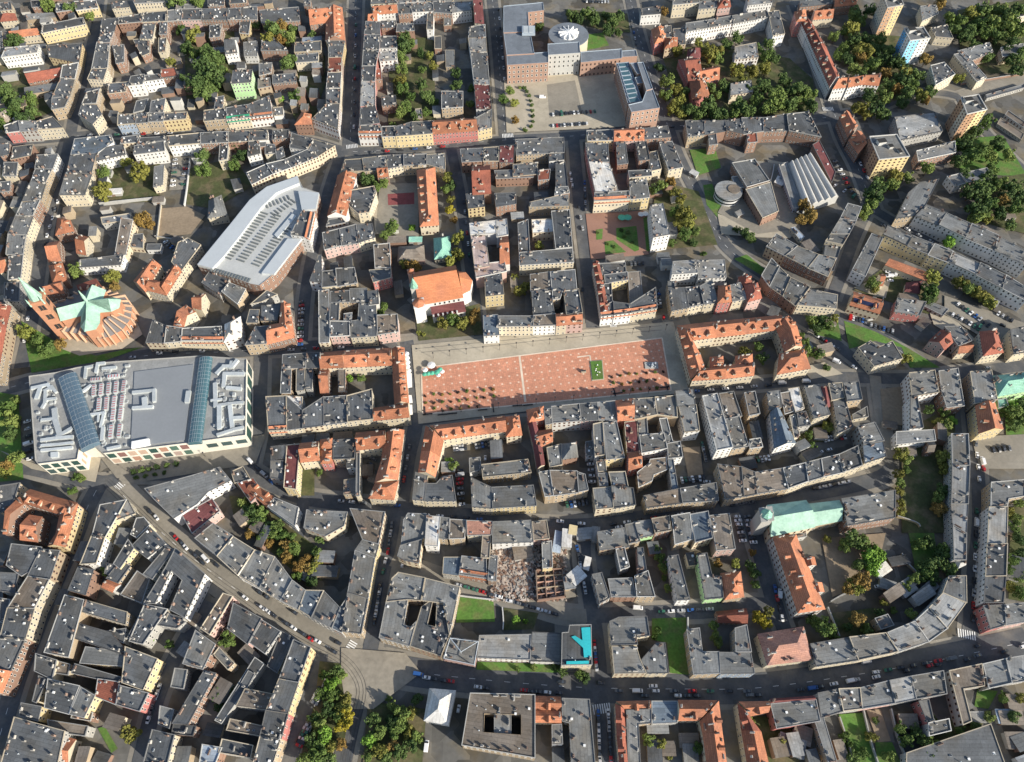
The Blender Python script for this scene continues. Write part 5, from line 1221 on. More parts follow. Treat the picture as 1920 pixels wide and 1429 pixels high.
def striped_unit(x0, y0, x1, y1, wd=2.3):
    a, b = loc_at(rt, x0, y0, MH + 1), loc_at(rt, x1, y1, MH + 1); e = (b - a).to_2d(); ln = e.length; ang = math.atan2(e.y, e.x); bb = MB(); bb.box((0, 0, 0.9), (ln, wd, 1.8)); n = max(3, int(ln / 1.5))
    for i in range(n): bb.box(((i + 0.5) / n * ln - ln / 2, 0, 1.82), (0.6, wd * 0.75, 0.12), m=1)
    c = (a + b) / 2; part('cooling_unit', bb.me('cooling_unit', [M_DUCT, M_STRIPE]), rt, (c.x, c.y, MH), ang)
for c in ((177, 722, 176, 743), (191, 720, 189, 742), (205, 718, 203, 740), (219, 716, 217, 738), (234, 714, 231, 735), (187, 747, 185, 770), (201, 745, 199, 769), (216, 743, 213, 765), (231, 741, 228, 762), (214, 767, 211, 790), (228, 765, 225, 788), (210, 797, 207, 822), (226, 795, 223, 820), (170, 713, 190, 711), (202, 707, 224, 705)): striped_unit(*c)
DN = [0]
def duct(pts, wd=1.5, hh=1.4):
    DN[0] += 1; hh += 0.013 * DN[0]
    ps = [loc_at(rt, x, y, MH + 1) for x, y in pts]; bb = MB()
    for k_, (a, b) in enumerate(zip(ps[:-1], ps[1:])):
        e = (b - a).to_2d(); c = (a + b) / 2; hh += 0.07; bb.box((c.x, c.y, MH + 0.3 + hh / 2), (e.length + wd, wd, hh), math.atan2(e.y, e.x))
    part('air_duct', bb.me('air_duct', [M_DUCT]), rt)
for pts, w_ in ((((62, 728), (90, 722), (97, 730)), 2.0), (((70, 745), (76, 728)), 2.4), (((85, 755), (86, 733), (98, 726), (105, 735)), 1.8), (((80, 764), (88, 750), (104, 748)), 1.6), (((103, 770), (105, 790), (112, 812)), 3.0), (((80, 788), (100, 786)), 1.6), (((110, 818), (128, 808), (133, 805)), 2.2), (((80, 826), (108, 822), (135, 820)), 2.0), (((80, 836), (110, 834), (136, 831)), 1.6), (((80, 845), (104, 843), (134, 840)), 1.6), (((160, 708), (162, 690), (172, 688)), 1.6), (((181, 697), (184, 683), (195, 682)), 1.8), (((195, 692), (216, 690)), 2.0), (((155, 735), (170, 724)), 1.6), (((172, 778), (196, 775), (190, 800)), 1.6), (((185, 790), (186, 776)), 1.2), (((194, 804), (192, 824)), 2.0), (((204, 842), (224, 838)), 1.6), (((408, 700), (420, 688), (436, 688), (444, 678)), 2.2), (((420, 724), (422, 702), (456, 702)), 2.4), (((432, 690), (434, 680)), 1.6), (((405, 760), (404, 722)), 2.4), (((428, 728), (450, 730)), 2.2), (((404, 762), (430, 758), (455, 756)), 1.8), (((412, 802), (412, 765)), 2.6), (((436, 800), (432, 764)), 2.4), (((440, 785), (455, 784)), 2.2), (((410, 816), (440, 806), (455, 803)), 1.8), (((398, 752), (415, 750)), 1.4), (((252, 737), (290, 733), (290, 752)), 2.0), (((252, 766), (285, 764)), 2.0), (((272, 750), (273, 762)), 3.0), (((352, 752), (354, 738)), 2.8)): duct(pts, w_)
rm_ = random.Random(8)
for _ in range(150):
    x, y = rm_.choice(((rm_.uniform(60, 112), rm_.uniform(712, 860)), (rm_.uniform(402, 456), rm_.uniform(684, 812)), (rm_.uniform(150, 242), rm_.uniform(686, 836))))
    p = loc_at(rt, x, y, MH); 
    if not pip((p.x, p.y), inset(P_, 3)): continue
    bb = MB(); sx, sy, sz = rm_.uniform(0.8, 3.4), rm_.uniform(0.7, 2.0), rm_.uniform(0.5, 1.5); bb.box((0, 0, sz / 2), (sx, sy, sz)); bb.box((0, 0, sz + 0.05), (sx * 0.7, sy * 0.7, 0.1), m=1)
    part('air_unit', bb.me('air_unit', [M_DUCT, TRIMS[1]]), rt, (p.x, p.y, MH), rm_.choice((0.1, 1.67)))
bb = MB(); q = local(ccw(W2([(247, 828), (279, 822), (280, 832), (246, 840)], MH + 2)), rt); bb.prism(q, MH, MH + 2.2); part('roof_house', bb.me('roof_house', [M_WHITE]), rt)
bb = MB(); q = local(ccw(W2([(95, 848), (109, 847), (109, 857), (95, 858)], MH + 1.5)), rt); bb.prism(q, MH, MH + 1.7); part('roof_hatch', bb.me('roof_hatch', [M_DUCT]), rt)

# --- the silver arcade
AH = 12.0
rt = root('arcade_building', (*center(W2([(372, 495), (557, 332), (590, 392), (487, 535)], AH)), 0), 'arcade', label='modern arcade with silver curved roof band and rows of roof slats')
apx = [(370, 496), (395, 465), (432, 420), (468, 375), (500, 350), (558, 330), (568, 352), (598, 362), (590, 392), (572, 440), (566, 448), (514, 514), (487, 536), (470, 533)]
P_ = flatblock(rt, apx, AH, wallmat('b'), nodemat('arcade_roof', (0.44, 0.45, 0.44), 0.8, 0.02, (0.08, 0.15), (0.8, 0.15)), 0.4)
register([(q.x + rt.location.x, q.y + rt.location.y) for q in P_], AH, rt, True, {'step': 3.2})
M_SILVER = nodemat('silver_sheet', (0.60, 0.625, 0.625), 0.5, 0.03, (0.1, 0.08), (0.8, 0.06), metal=0.35)
for px, z in (([(370, 496), (395, 465), (432, 420), (468, 375), (500, 350), (558, 330), (561, 343), (518, 361), (490, 388), (450, 442), (418, 482), (398, 503)], AH + 2.2), ([(539, 447), (566, 447), (514, 514), (490, 512)], AH + 1.6), ([(559, 358), (598, 361), (592, 391), (566, 394)], AH + 2.4), ([(514, 440), (548, 400), (556, 405), (520, 446)], AH + 1.2)):
    q = local(ccw(W2(px, z)), rt); bb = MB(); bb.prism(q, AH - 0.02, z); part('silver_roof', bb.me('silver_roof', [M_SILVER]), rt)
M_SLAT = nodemat('roof_slat', (0.15, 0.165, 0.165), 0.5)
for (x0, y0, x1, y1, n, wd) in ((425, 487, 498, 398, 17, 6.0), (450, 492, 522, 402, 17, 6.0), (478, 500, 540, 425, 14, 6.0), (497, 388, 545, 370, 7, 5.0), (510, 405, 553, 376, 7, 5.0), (395, 505, 470, 527, 14, 3.4)):
    a, b = loc_at(rt, x0, y0, AH), loc_at(rt, x1, y1, AH); e = (b - a).to_2d(); ang = math.atan2(e.y, e.x)
    for i in range(n):
        c = a.lerp(b, (i + 0.5) / n); bb = MB(); bb.box((0, 0, 0.35), (1.15, wd, 0.5)); bb.box((0, 0, 0.62), (0.9, wd - 0.4, 0.06)); part('roof_slat', bb.me('roof_slat', [M_SLAT]), rt, (c.x, c.y, AH), ang)
P1 = house([(545, 440), (579, 446), (590, 398), (566, 395)], 15.5, 'sdwo', front=1)

# --- the copper-roofed church
rt = root('brick_church', (*center(W2([(110, 584), (165, 565), (217, 567), (165, 612)], 20)), 0), 'church', label='red brick church with green copper cross-shaped roof and slim spire')
NH = 19.0; BR = wallmat('b'); CU = nodemat('old_copper', (0.31, 0.48, 0.39), 0.7, 0.05, (0.12, 0.25), (0.9, 0.25), mixto=((0.20, 0.33, 0.27), 0.22, 3.0))
M_BR = nodemat('church_brick', (0.40, 0.20, 0.12), 0.95, 0.1, (0.15, 0.25), (0.9, 0.25))
cx = loc_at(rt, 164, 567, NH + 4)
def arm(tip, hw, name='nave', apse=False):
    t = loc_at(rt, *tip, NH + 2).to_2d(); c = cx.to_2d(); u = (t - c).normalized(); s = Vector((-u.y, u.x)); v = []
    ln = (t - c).length; start = c
    pts = [start + s * hw, t + s * hw, t - s * hw, start - s * hw]
    if apse: pts = [start + s * hw, t - u * hw * 0.5 + s * hw, t + u * hw * 0.3 + s * hw * 0.6, t + u * hw * 0.3 - s * hw * 0.6, t - u * hw * 0.5 - s * hw, start - s * hw]
    pts = pts if area(pts) > 0 else pts[::-1]
    n = len(pts); vv = [(p.x, p.y, z) for z in (0, NH) for p in pts]
    part('nave_wall', mesh('nave_wall', vv, [(i, (i + 1) % n, n + (i + 1) % n, n + i) for i in range(n)], M_BR), rt)
    r = hw * 1.05; o = [q for q in inset(pts, -0.5)]
    rdg0 = (start.x, start.y, NH + r); rdg1p = t - u * (hw * 0.5 if apse else 0.0); rdg1 = (rdg1p.x, rdg1p.y, NH + r)
    vv = [(p.x, p.y, NH - 0.3) for p in o] + [rdg0, rdg1]; ff = []
    for i in range(n):
        j = (i + 1) % n; a, b = o[i], o[j]
        da, db = (a - start).dot(u), (b - start).dot(u)
        if abs((b - a).normalized().dot(u)) > 0.8: ff.append((i, j, n + (1 if db > da else 0), n + (0 if db > da else 1)))
        elif max(da, db) > ln * 0.4: ff.append((i, j, n + 1))
        else: ff.append((i, j, n))
    part('nave_roof', mesh('nave_roof', vv, ff, CU), rt)
arm((111, 585), 5.4); arm((178, 541), 5.6); arm((216, 566), 5.4, apse=True); arm((166, 611), 5.4, apse=True)
bb = MB(); bb.tube((cx.x, cx.y, NH + 3), (cx.x, cx.y, NH + 9), 0.9, 8); bb.tube((cx.x, cx.y, NH + 9), (cx.x, cx.y, NH + 16), 1.1, 8, r2=0.05); part('ridge_turret', bb.me('ridge_turret', [CU]), rt)
AI = 9.5
aisle = [(96, 573), (130, 560), (152, 540), (182, 535), (205, 548), (232, 556), (246, 575), (243, 598), (228, 618), (205, 630), (185, 634), (150, 625), (120, 620), (100, 600)]
q = local(ccw(W2(aisle, AI)), rt); n = len(q); qi = [cx.to_2d() + (p - cx.to_2d()) * 0.5 for p in q]
vv = [(p.x, p.y, 0) for p in q] + [(p.x, p.y, AI) for p in q]
part('aisle_wall', mesh('aisle_wall', vv, [(i, (i + 1) % n, n + (i + 1) % n, n + i) for i in range(n)], M_BR), rt)
qo = inset(q, -0.5); vv = [(p.x, p.y, AI - 0.2) for p in qo] + [(p.x, p.y, AI + 4.5) for p in qi]
part('aisle_roof', mesh('aisle_roof', vv, [(i, (i + 1) % n, n + (i + 1) % n, n + i) for i in range(n)], nodemat('church_slate', (0.20, 0.19, 0.19), 0.8, 0.1)), rt)
register([(p.x + rt.location.x, p.y + rt.location.y) for p in q], AI, rt, True, {'step': 4.0, 'floor': 8.0, 'hs': 2.2, 'ws': 1.1})
for i in range(n):
    for t in (0.0, 0.5):
        p = q[i].lerp(q[(i + 1) % n], t); d = (p - cx.to_2d()); ang = math.atan2(d.y, d.x); d.normalize(); bb = MB()
        bb.box((0.2, 0, AI / 2 + 0.5), (2.2, 1.0, AI + 1)); k = len(bb.v); bb.v += [(-7.5, -0.4, NH - 3), (-7.5, 0.4, NH - 3), (0.9, -0.4, AI + 0.9), (0.9, 0.4, AI + 0.9), (-7.5, -0.4, NH - 4.5), (-7.5, 0.4, NH - 4.5), (0.9, -0.4, AI - 0.8), (0.9, 0.4, AI - 0.8)]
        for fq in ((0, 2, 3, 1), (4, 5, 7, 6), (0, 4, 6, 2), (1, 3, 7, 5), (2, 6, 7, 3), (0, 1, 5, 4)): bb.face([k + x for x in fq])
        part('buttress', bb.me('buttress', [nodemat('church_stone', (0.50, 0.33, 0.22), 0.95, 0.1)]), rt, (p.x, p.y, 0), ang)
q = local(ccw(W2([(143, 535), (180, 522), (183, 537), (150, 552)], 11)), rt); bb = MB(); bb.prism(q, 0, 11); part('porch', bb.me('porch', [roofmat('r')]), rt)
tb = at(127, 627).to_2d() - Vector(rt.location[:2]); tw = 3.9
bb = MB(); bb.box((tb.x, tb.y, 19), (tw * 2, tw * 2, 38), 0.3); bb.box((tb.x, tb.y, 38.4), (tw * 2.2, tw * 2.2, 0.8), 0.3); part('bell_tower', bb.me('bell_tower', [M_BR]), rt)
for zz in (14, 24, 33):
    for k in range(4):
        a_ = 0.3 + k * math.pi / 2; bb = MB(); bb.box((0, 0, 0), (0.3, 1.6, 4)); bb.box((0, 1.9, 0), (0.3, 1.6, 4)); bb.box((0, 0.95, -2.1), (0.5, 4, 0.3)); part('louvre_opening', bb.me('louvre_opening', [M_SOOT]), rt, (tb.x + math.cos(a_) * tw, tb.y + math.sin(a_) * tw, zz), a_)
bb = MB(); bb.tube((tb.x, tb.y, 38.8), (tb.x, tb.y, 58), tw * 0.95, 8, r2=0.1); part('spire', bb.me('spire', [CU]), rt)
for sx in (-1, 1):
    for sy in (-1, 1):
        c_ = Vector((sx * tw, sy * tw)); c_.rotate(Matrix.Rotation(0.3, 2)); bb = MB(); bb.tube((tb.x + c_.x, tb.y + c_.y, 36), (tb.x + c_.x, tb.y + c_.y, 39.5), 0.55, 6); bb.tube((tb.x + c_.x, tb.y + c_.y, 39.5), (tb.x + c_.x, tb.y + c_.y, 43), 0.65, 6, r2=0.05); part('pinnacle', bb.me('pinnacle', [CU]), rt)
register([(tb.x + rt.location.x + dx * tw, tb.y + rt.location.y + dy * tw) for dx, dy in ((-1, -1), (1, -1), (1, 1), (-1, 1))], 38, rt, False)

# --- the orange-roofed church by the square
rt = root('plastered_church', (*center(W2([(786, 570), (870, 555)], 14)), 0), 'church', label='white church with big orange tiled roof beside the square')
SA, SB = loc_at(rt, 784, 571, 14).to_2d(), loc_at(rt, 868, 556, 14).to_2d(); u = (SB - SA).normalized(); s = Vector((-u.y, u.x)); Wd = 27.0; Ln = (SB - SA).length
def Q(x, y, z): p = SA + u * x + s * y; return (p.x, p.y, z)
vv = [Q(0, 0, 0), Q(Ln, 0, 0), Q(Ln, Wd, 0), Q(0, Wd, 0), Q(0, 0, 14), Q(Ln, 0, 14), Q(Ln, Wd, 14), Q(0, Wd, 14), Q(0, Wd / 2, 25), Q(Ln, Wd / 2, 25)]
part('nave_wall', mesh('nave_wall', vv, [(0, 1, 5, 4), (2, 3, 7, 6), (1, 2, 6, 9, 5), (3, 0, 4, 8, 7)], wallmat('w')), rt)
vv = [Q(0.3, -0.8, 13.6), Q(Ln + 0.3, -0.8, 13.6), Q(Ln + 0.3, Wd + 0.8, 13.6), Q(0.3, Wd + 0.8, 13.6), Q(0.3, Wd / 2, 25.4), Q(Ln - 1, Wd / 2, 25.4)]
OR = nodemat('church_roof_tile', (0.47, 0.185, 0.09), 0.85, 0.05, (0.12, 0.22), (1.2, 0.22), strips=(0.8, 2.6, 0.1, 0.1, 0.75), mixto=((0.36, 0.15, 0.09), 0.1, 3.0)); part('nave_roof', mesh('nave_roof', vv, [(0, 1, 5, 4), (2, 3, 4, 5), (1, 2, 5)], OR), rt)
ap = [Q(Ln, Wd * 0.12, 0), Q(Ln + 6, Wd * 0.2, 0), Q(Ln + 9, Wd * 0.5, 0), Q(Ln + 6, Wd * 0.8, 0), Q(Ln, Wd * 0.88, 0)]
vv = [p for p in ap] + [(p[0], p[1], 12) for p in ap]; part('apse_wall', mesh('apse_wall', vv, [(i, i + 1, 5 + i + 1, 5 + i) for i in range(4)], wallmat('w')), rt)
vv = [(p[0], p[1], 12) for p in ap] + [Q(Ln - 6, Wd / 2, 22)]; part('apse_roof', mesh('apse_roof', vv, [(i, i + 1, 5) for i in range(4)], OR), rt)
vv = [Q(8, -6, 0), Q(Ln, -6, 0), Q(Ln, 0.2, 0), Q(8, 0.2, 0), Q(8, -6, 6), Q(Ln, -6, 6), Q(Ln, -0.1, 9), Q(8, -0.1, 9)]; part('aisle_wall', mesh('aisle_wall', vv, [(0, 1, 5, 4), (1, 2, 6, 5), (3, 0, 4, 7)], wallmat('w')), rt)
vv = [Q(7.6, -6.6, 5.9), Q(Ln + 0.4, -6.6, 5.9), Q(Ln + 0.4, 0.0, 9.3), Q(7.6, 0.0, 9.3)]; part('aisle_roof', mesh('aisle_roof', vv, [(0, 1, 2, 3)], roofmat('m')), rt)
for i in range(6):
    for yy, zz, hh in ((-6.05, 1.5, 3.2), (-0.05, 9.9, 2.6)):
        p = Q(11 + i * (Ln - 14) / 5, yy, zz); part('window', WIN[0], rt, p, math.atan2(u.y, u.x), (1.6, 1, hh))
    bb = MB(); bb.box((0, 0, 4), (1.0, 1.2, 8)); p = Q(8.5 + i * (Ln - 14) / 5, -6.3, 0); part('buttress', bb.me('buttress', [wallmat('w')]), rt, p, math.atan2(u.y, u.x))
def tower_at(x, y, z1, sz, mat, rk=None, cap=6):
    p = Q(x, y, 0); bb = MB(); bb.box((p[0], p[1], z1 / 2), (sz, sz, z1), math.atan2(u.y, u.x)); bb.box((p[0], p[1], z1 + 0.2), (sz + 0.6, sz + 0.6, 0.5), math.atan2(u.y, u.x)); part('tower', bb.me('tower', [mat]), rt)
    if rk: k = bb = MB(); bb.tube((p[0], p[1], z1 + 0.4), (p[0], p[1], z1 + 0.4 + cap), sz * 0.62, 8, r2=0.08); part('tower_roof', bb.me('tower_roof', [roofmat(rk)]), rt)
tower_at(0.5, -1.5, 17, 7, wallmat('w'), 'o', 2.2); tower_at(-0.5, Wd * 0.36, 21, 4.5, wallmat('g'), 't', 8); tower_at(-0.5, Wd * 0.95, 17, 4, wallmat('s'), 'o', 3)
register([(Q(x, y, 0)[0] + rt.location.x, Q(x, y, 0)[1] + rt.location.y) for x, y in ((-3, -6), (Ln, -6), (Ln + 6, Wd), (-3, Wd))], 14, rt, False)

# --- the church with green hall roofs, lower right
rt = root('green_roofed_church', (*center(W2([(1427, 950), (1575, 940)], 12)), 0), 'church', label='church with pale green copper roofs and grey tower by the school')
def gable_part(px, h, rk, wk, pitch=0.6, nm=''):
    p = local(W2(px, h), rt)
    if area(p) < 0: p = [p[1], p[0], p[3], p[2]]
    a, b, c, d = p; m0, m1 = (a + d) / 2, (b + c) / 2; half = ((a - d).length + (b - c).length) / 4; rs = half * pitch
    vv = [(q.x, q.y, z) for z in (0, h) for q in p] + [(m0.x, m0.y, h + rs - .1), (m1.x, m1.y, h + rs - .1)]
    part('hall_wall', mesh('hall_wall', vv, [(0, 1, 5, 4), (2, 3, 7, 6), (1, 2, 6, 9, 5), (3, 0, 4, 8, 7)], wallmat(wk)), rt)
    o = inset(p, -0.5); vv = [(q.x, q.y, h - 0.3) for q in o] + [(m0.x, m0.y, h + rs), (m1.x, m1.y, h + rs)]
    part('hall_roof', mesh('hall_roof', vv, [(0, 1, 5, 4), (2, 3, 4, 5), (1, 2, 5), (3, 0, 4)], MATS['old_copper'] if rk == 't' else roofmat(rk)), rt)
    register([(q.x + rt.location.x, q.y + rt.location.y) for q in p], h, rt, True, {'step': 3.5, 'floor': 6, 'hs': 1.8})
gable_part([(1447, 1004), (1527, 987), (1511, 939), (1440, 948)], 13, 't', 'c')
gable_part([(1527, 985), (1578, 975), (1574, 939), (1513, 946)], 10, 't', 'o')
tp = local(ccw(W2([(1424, 954), (1446, 951), (1450, 975), (1428, 979)], 22)), rt); bb = MB(); bb.prism(tp, 0, 22); bb.prism(inset(tp, -0.4), 21.4, 22.6); part('bell_tower', bb.me('bell_tower', [wallmat('g')]), rt)
c_ = center(tp); bb = MB(); bb.tube((c_.x, c_.y, 22.6), (c_.x, c_.y, 27), 3.2, 8, r2=0.1); part('tower_roof', bb.me('tower_roof', [roofmat('t')]), rt)
for k in range(4):
    q_ = tp[k].lerp(tp[(k + 1) % 4], .5); bb = MB(); bb.tube((q_.x, q_.y, 21), (q_.x, q_.y, 25), 0.6, 6, r2=0.1); part('pinnacle', bb.me('pinnacle', [wallmat('l')]), rt)
house([(1590, 985), (1679, 970), (1678, 920), (1577, 936)], 12, 'fgb', name='church_hall', cat='hall', label='flat grey church hall attached to the green copper church roofs', group='')
house([(1476, 1012), (1512, 1006), (1510, 990), (1474, 996)], 6, 'fgl')
# --- solar panels on the small orange roof: each panel lies on the tiles
def solar():
    t = min((o for o in bpy.context.scene.objects if o.name.startswith('tiled_house')), key=lambda o: (Vector(o.location[:2]) - at(1625, 567, 8).to_2d()).length)
    a, b = at(1597, 569, 10).to_2d(), at(1648, 584, 10).to_2d(); e = (b - a).normalized(); nn = Vector((-e.y, e.x))
    for i in range(6):
        p = a + (b - a) * ((i + 0.7) / 6.6) + nn * 3.0 - Vector(t.location[:2]); bb = MB(); bb.box((0, 0, 0), (2.6, 2.6, 0.12)); o = part('solar_panel', bb.me('solar_panel', [nodemat('solar_blue', (0.02, 0.025, 0.06), 0.2)]), t, (p.x, p.y, 10.9), math.atan2(e.y, e.x)); o.rotation_euler[0] = R(34)
# --- the school: long orange roof
house([(1450, 1006), (1497, 1148), (1546, 1141), (1492, 1003)], 13, 'hol', name='school', cat='school', label='school with long orange hipped roof, dormers and pale facade', group='')
house([(1505, 1048), (1526, 1044), (1530, 1060), (1510, 1064)], 12, 'xol'); house([(1520, 1096), (1540, 1092), (1545, 1110), (1524, 1114)], 12, 'xol'); house([(1446, 1010), (1482, 1006), (1476, 990), (1442, 994)], 9, 'hol')

# --- the district office: brick wings, drum and portico
BRW = nodemat('office_brick', (0.33, 0.215, 0.165), 0.95, 0.06, (0.1, 0.12), (0.8, 0.15)); OFF = nodemat('office_roof', (0.155, 0.175, 0.20), 0.85, 0.05, (0.08, 0.2), (0.7, 0.2), 0.1)
TRB = nodemat('office_flashing', (0.34, 0.40, 0.46), 0.6, 0.05)
rt = root('district_office', (*at(1065, 100).to_2d(), 0), 'office building', label='brick district office with round drum, tall portico and long wings round a forecourt')
def wing(px, h, hole=None, wm=BRW, rm=OFF, win={}):
    q = flatblock(rt, px, h, wm, rm, 0.5, trim=TRB); register([(p.x + rt.location.x, p.y + rt.location.y) for p in q], h, rt, True, {**{'step': 3.4, 'floor': 4.2, 'ws': 1.3, 'hs': 1.3}, **win})
wing([(951, 123), (1028, 118), (1028, 98), (950, 104)], 18); wing([(950, 104), (1002, 101), (994, 60), (944, 62)], 18.5); wing([(944, 62), (992, 60), (990, 24), (1020, 20), (1018, 5), (944, 12)], 19)
wing([(1089, 118), (1166, 110), (1166, 92), (1089, 98)], 14); wing([(1166, 108), (1195, 106), (1192, 94), (1166, 96)], 9)
wing([(1028, 104), (1088, 100), (1086, 79), (1027, 83)], 20, wm=wallmat('l')); wing([(1030, 114), (1086, 110), (1088, 101), (1028, 105)], 14, wm=wallmat('l'))
wing([(1177, 195), (1204, 190), (1179, 117), (1155, 119)], 17); wing([(1184, 211), (1237, 203), (1224, 168), (1212, 170), (1204, 191), (1178, 197)], 20)
wing([(1212, 170), (1224, 167), (1206, 117), (1195, 118)], 20.6); wing([(1195, 140), (1204, 138), (1195, 118), (1181, 119)], 19.4); wing([(1195, 158), (1212, 155), (1208, 143), (1190, 146)], 18.6)
dc = loc_at(rt, 1066, 66, 13); bb = MB(); bb.tube((dc.x, dc.y, 0), (dc.x, dc.y, 13), 17.0, 40); part('drum', bb.me('drum', [wallmat('c')]), rt)
bb = MB(); bb.tube((dc.x, dc.y, 13.01), (dc.x, dc.y, 13.7), 17.4, 40, r2=17.2); part('drum_roof', bb.me('drum_roof', [OFF]), rt)
bb = MB(); bb.tube((dc.x, dc.y, 13.7), (dc.x, dc.y, 15.6), 8.2, 24, r2=5.5); bb.tube((dc.x, dc.y, 15.5), (dc.x, dc.y, 16.6), 5.5, 24, r2=1.0); part('lantern', bb.me('lantern', [M_WHITE]), rt)
for k in range(12):
    a_ = k * math.pi / 6; bb = MB(); bb.box((5.2, 0, 15.4), (7, 0.5, 2.2)); part('lantern_fin', bb.me('lantern_fin', [M_WHITE]), rt, (dc.x, dc.y, 0), a_)
register([(dc.x + rt.location.x + 17 * math.cos(i), dc.y + rt.location.y + 17 * math.sin(i)) for i in (0, 1.05, 2.1, 3.14, 4.2, 5.24)], 13, rt, False)
gl = loc_at(rt, 991, 58, 20); bb = MB(); bb.box((gl.x, gl.y, 20.2), (11, 11, 2.2)); bb.box((gl.x - 2.4, gl.y, 21.4), (4.2, 9.4, 0.3), m=1); bb.box((gl.x + 2.4, gl.y, 21.4), (4.2, 9.4, 0.3), m=1); part('glass_lantern', bb.me('glass_lantern', [TRB, M_DUCT]), rt)
for i, (y0, hh) in enumerate(((135, 1.4), (141, 1.0), (147, 0.6))):
    q = local(ccw(W2([(1028 - i * 2, y0 - 8), (1088 + i * 2, y0 - 13), (1090 + i * 2, y0 - 4), (1027 - i * 2, y0 + 3)], hh)), rt); bb = MB(); bb.prism(q, 0, hh); part('front_step', bb.me('front_step', [wallmat('c')]), rt)
q = local(W2([(1155, 119), (1179, 117), (1204, 190), (1177, 195)], 17.5), rt)
for i in range(9):
    t = (i + 0.5) / 9; a_, b_ = q[0].lerp(q[3], t), q[1].lerp(q[2], t); c_ = (a_ + b_) / 2; e_ = (b_ - a_); bb = MB(); bb.box((0, 0, 0.3), (e_.length * 0.7, 4.4, 0.7)); bb.box((0, 0, 0.7), (e_.length * 0.6, 3.8, 0.12), m=1); part('skylight', bb.me('skylight', [TRB, M_VAULT2]), rt, (c_.x, c_.y, 17.0), math.atan2(e_.y, e_.x))

# --- four residential towers
def tower(px, h, face_mats, label, roofh=3.0):
    """px: back left, front left, front right, back right of the roof; each wall split in two colours"""
    p = W2(px, h); c = center(p); t = root('residential_tower', (*c, 0), 'tower block', label=label, group='')
    L = local(p, t); 
    if area(L) < 0: L = L[::-1]; face_mats = face_mats[::-1] 
    bb = MB(); mats = []; ML = {}
    def mi(m):
        if m.name not in ML: ML[m.name] = len(mats); mats.append(m)
        return ML[m.name]
    # one closed skin: corner, middle, corner ... so that each half wall takes its colour
    ring = []
    for i in range(4): ring += [L[i], L[i].lerp(L[(i + 1) % 4], 0.5)]
    n = 8
    for z in (0, h): bb.v += [(q.x, q.y, z) for q in ring]
    for i in range(n): bb.face([i, (i + 1) % n, n + (i + 1) % n, n + i], mi(face_mats[i // 2][i % 2]))
    part('wall', bb.me('wall', mats), t)
    v, f = [], []
    for off, z in ((0, h), (-0.25, h), (-0.25, h + 0.8), (0.3, h + 0.8), (0.3, h + 0.05)):
        for q in (inset(L, off) if off else L): v.append((q.x, q.y, z))
    for r in range(4):
        for i in range(4): j = (i + 1) % 4; f.append((r * 4 + i, r * 4 + j, r * 4 + 4 + j, r * 4 + 4 + i))
    part('parapet', mesh('parapet', v, f, [M_TRIM]), t); part('roof', mesh('roof', [(q.x, q.y, h + 0.1) for q in inset(L, 0.2)], [(0, 1, 2, 3)], roofmat('g')), t)
    for k, (sx, sy, sz) in enumerate(((6, 4, roofh), (3, 3, roofh * 0.7), (2, 4, 1.2))):
        q = L[0].lerp(L[2], 0.35 + 0.16 * k); b2 = MB(); b2.box((0, 0, sz / 2), (sx, sy, sz)); b2.box((0, 0, sz + 0.1), (sx + .4, sy + .4, 0.2), m=1); part('lift_house', b2.me('lift_house', [wallmat('l'), M_SOOT]), t, (q.x + k * 2 - 2, q.y - k, h + 0.1), 0.2)
    register([(q.x + c.x, q.y + c.y) for q in L], h, t, True, {'step': 3.4, 'floor': 2.75, 'hs': 0.8, 'ws': 1.3})
w_ = wallmat
PB = nodemat('tower_blue', (0.10, 0.32, 0.58), 0.9, 0.03); PLB = nodemat('tower_sky_blue', (0.22, 0.50, 0.70), 0.9, 0.03); PBR = nodemat('tower_brown', (0.38, 0.24, 0.15), 0.9, 0.03); PY = nodemat('tower_yellow', (0.58, 0.48, 0.26), 0.9, 0.03); PC = nodemat('tower_stone', (0.52, 0.47, 0.38), 0.9, 0.03)
tower([(1655, -9), (1664, 15), (1694, 10), (1685, -13)], 28, [(PC, PC), (PBR, PY), (PC, PC), (PC, PC)], 'yellow and brown residential tower nearest the long red mansard row')
tower([(1695, 54), (1706, 77), (1744, 72), (1731, 52)], 24, [(PB, w_('w')), (PLB, w_('w')), (PC, PC), (PC, PC)], 'blue and white residential tower among trees')
tower([(1801, 184), (1813, 215), (1850, 206), (1834, 178)], 25, [(PBR, PC), (PBR, PY), (PC, PC), (PC, PC)], 'brown and yellow residential tower by the curved road at the edge of town')
tower([(1630, 257), (1648, 300), (1705, 294), (1681, 253)], 19, [(w_('b'), PBR), (PY, PY), (PC, PC), (PC, PC)], 'broad yellow apartment block with grey roof beside the brick orange-roofed house')

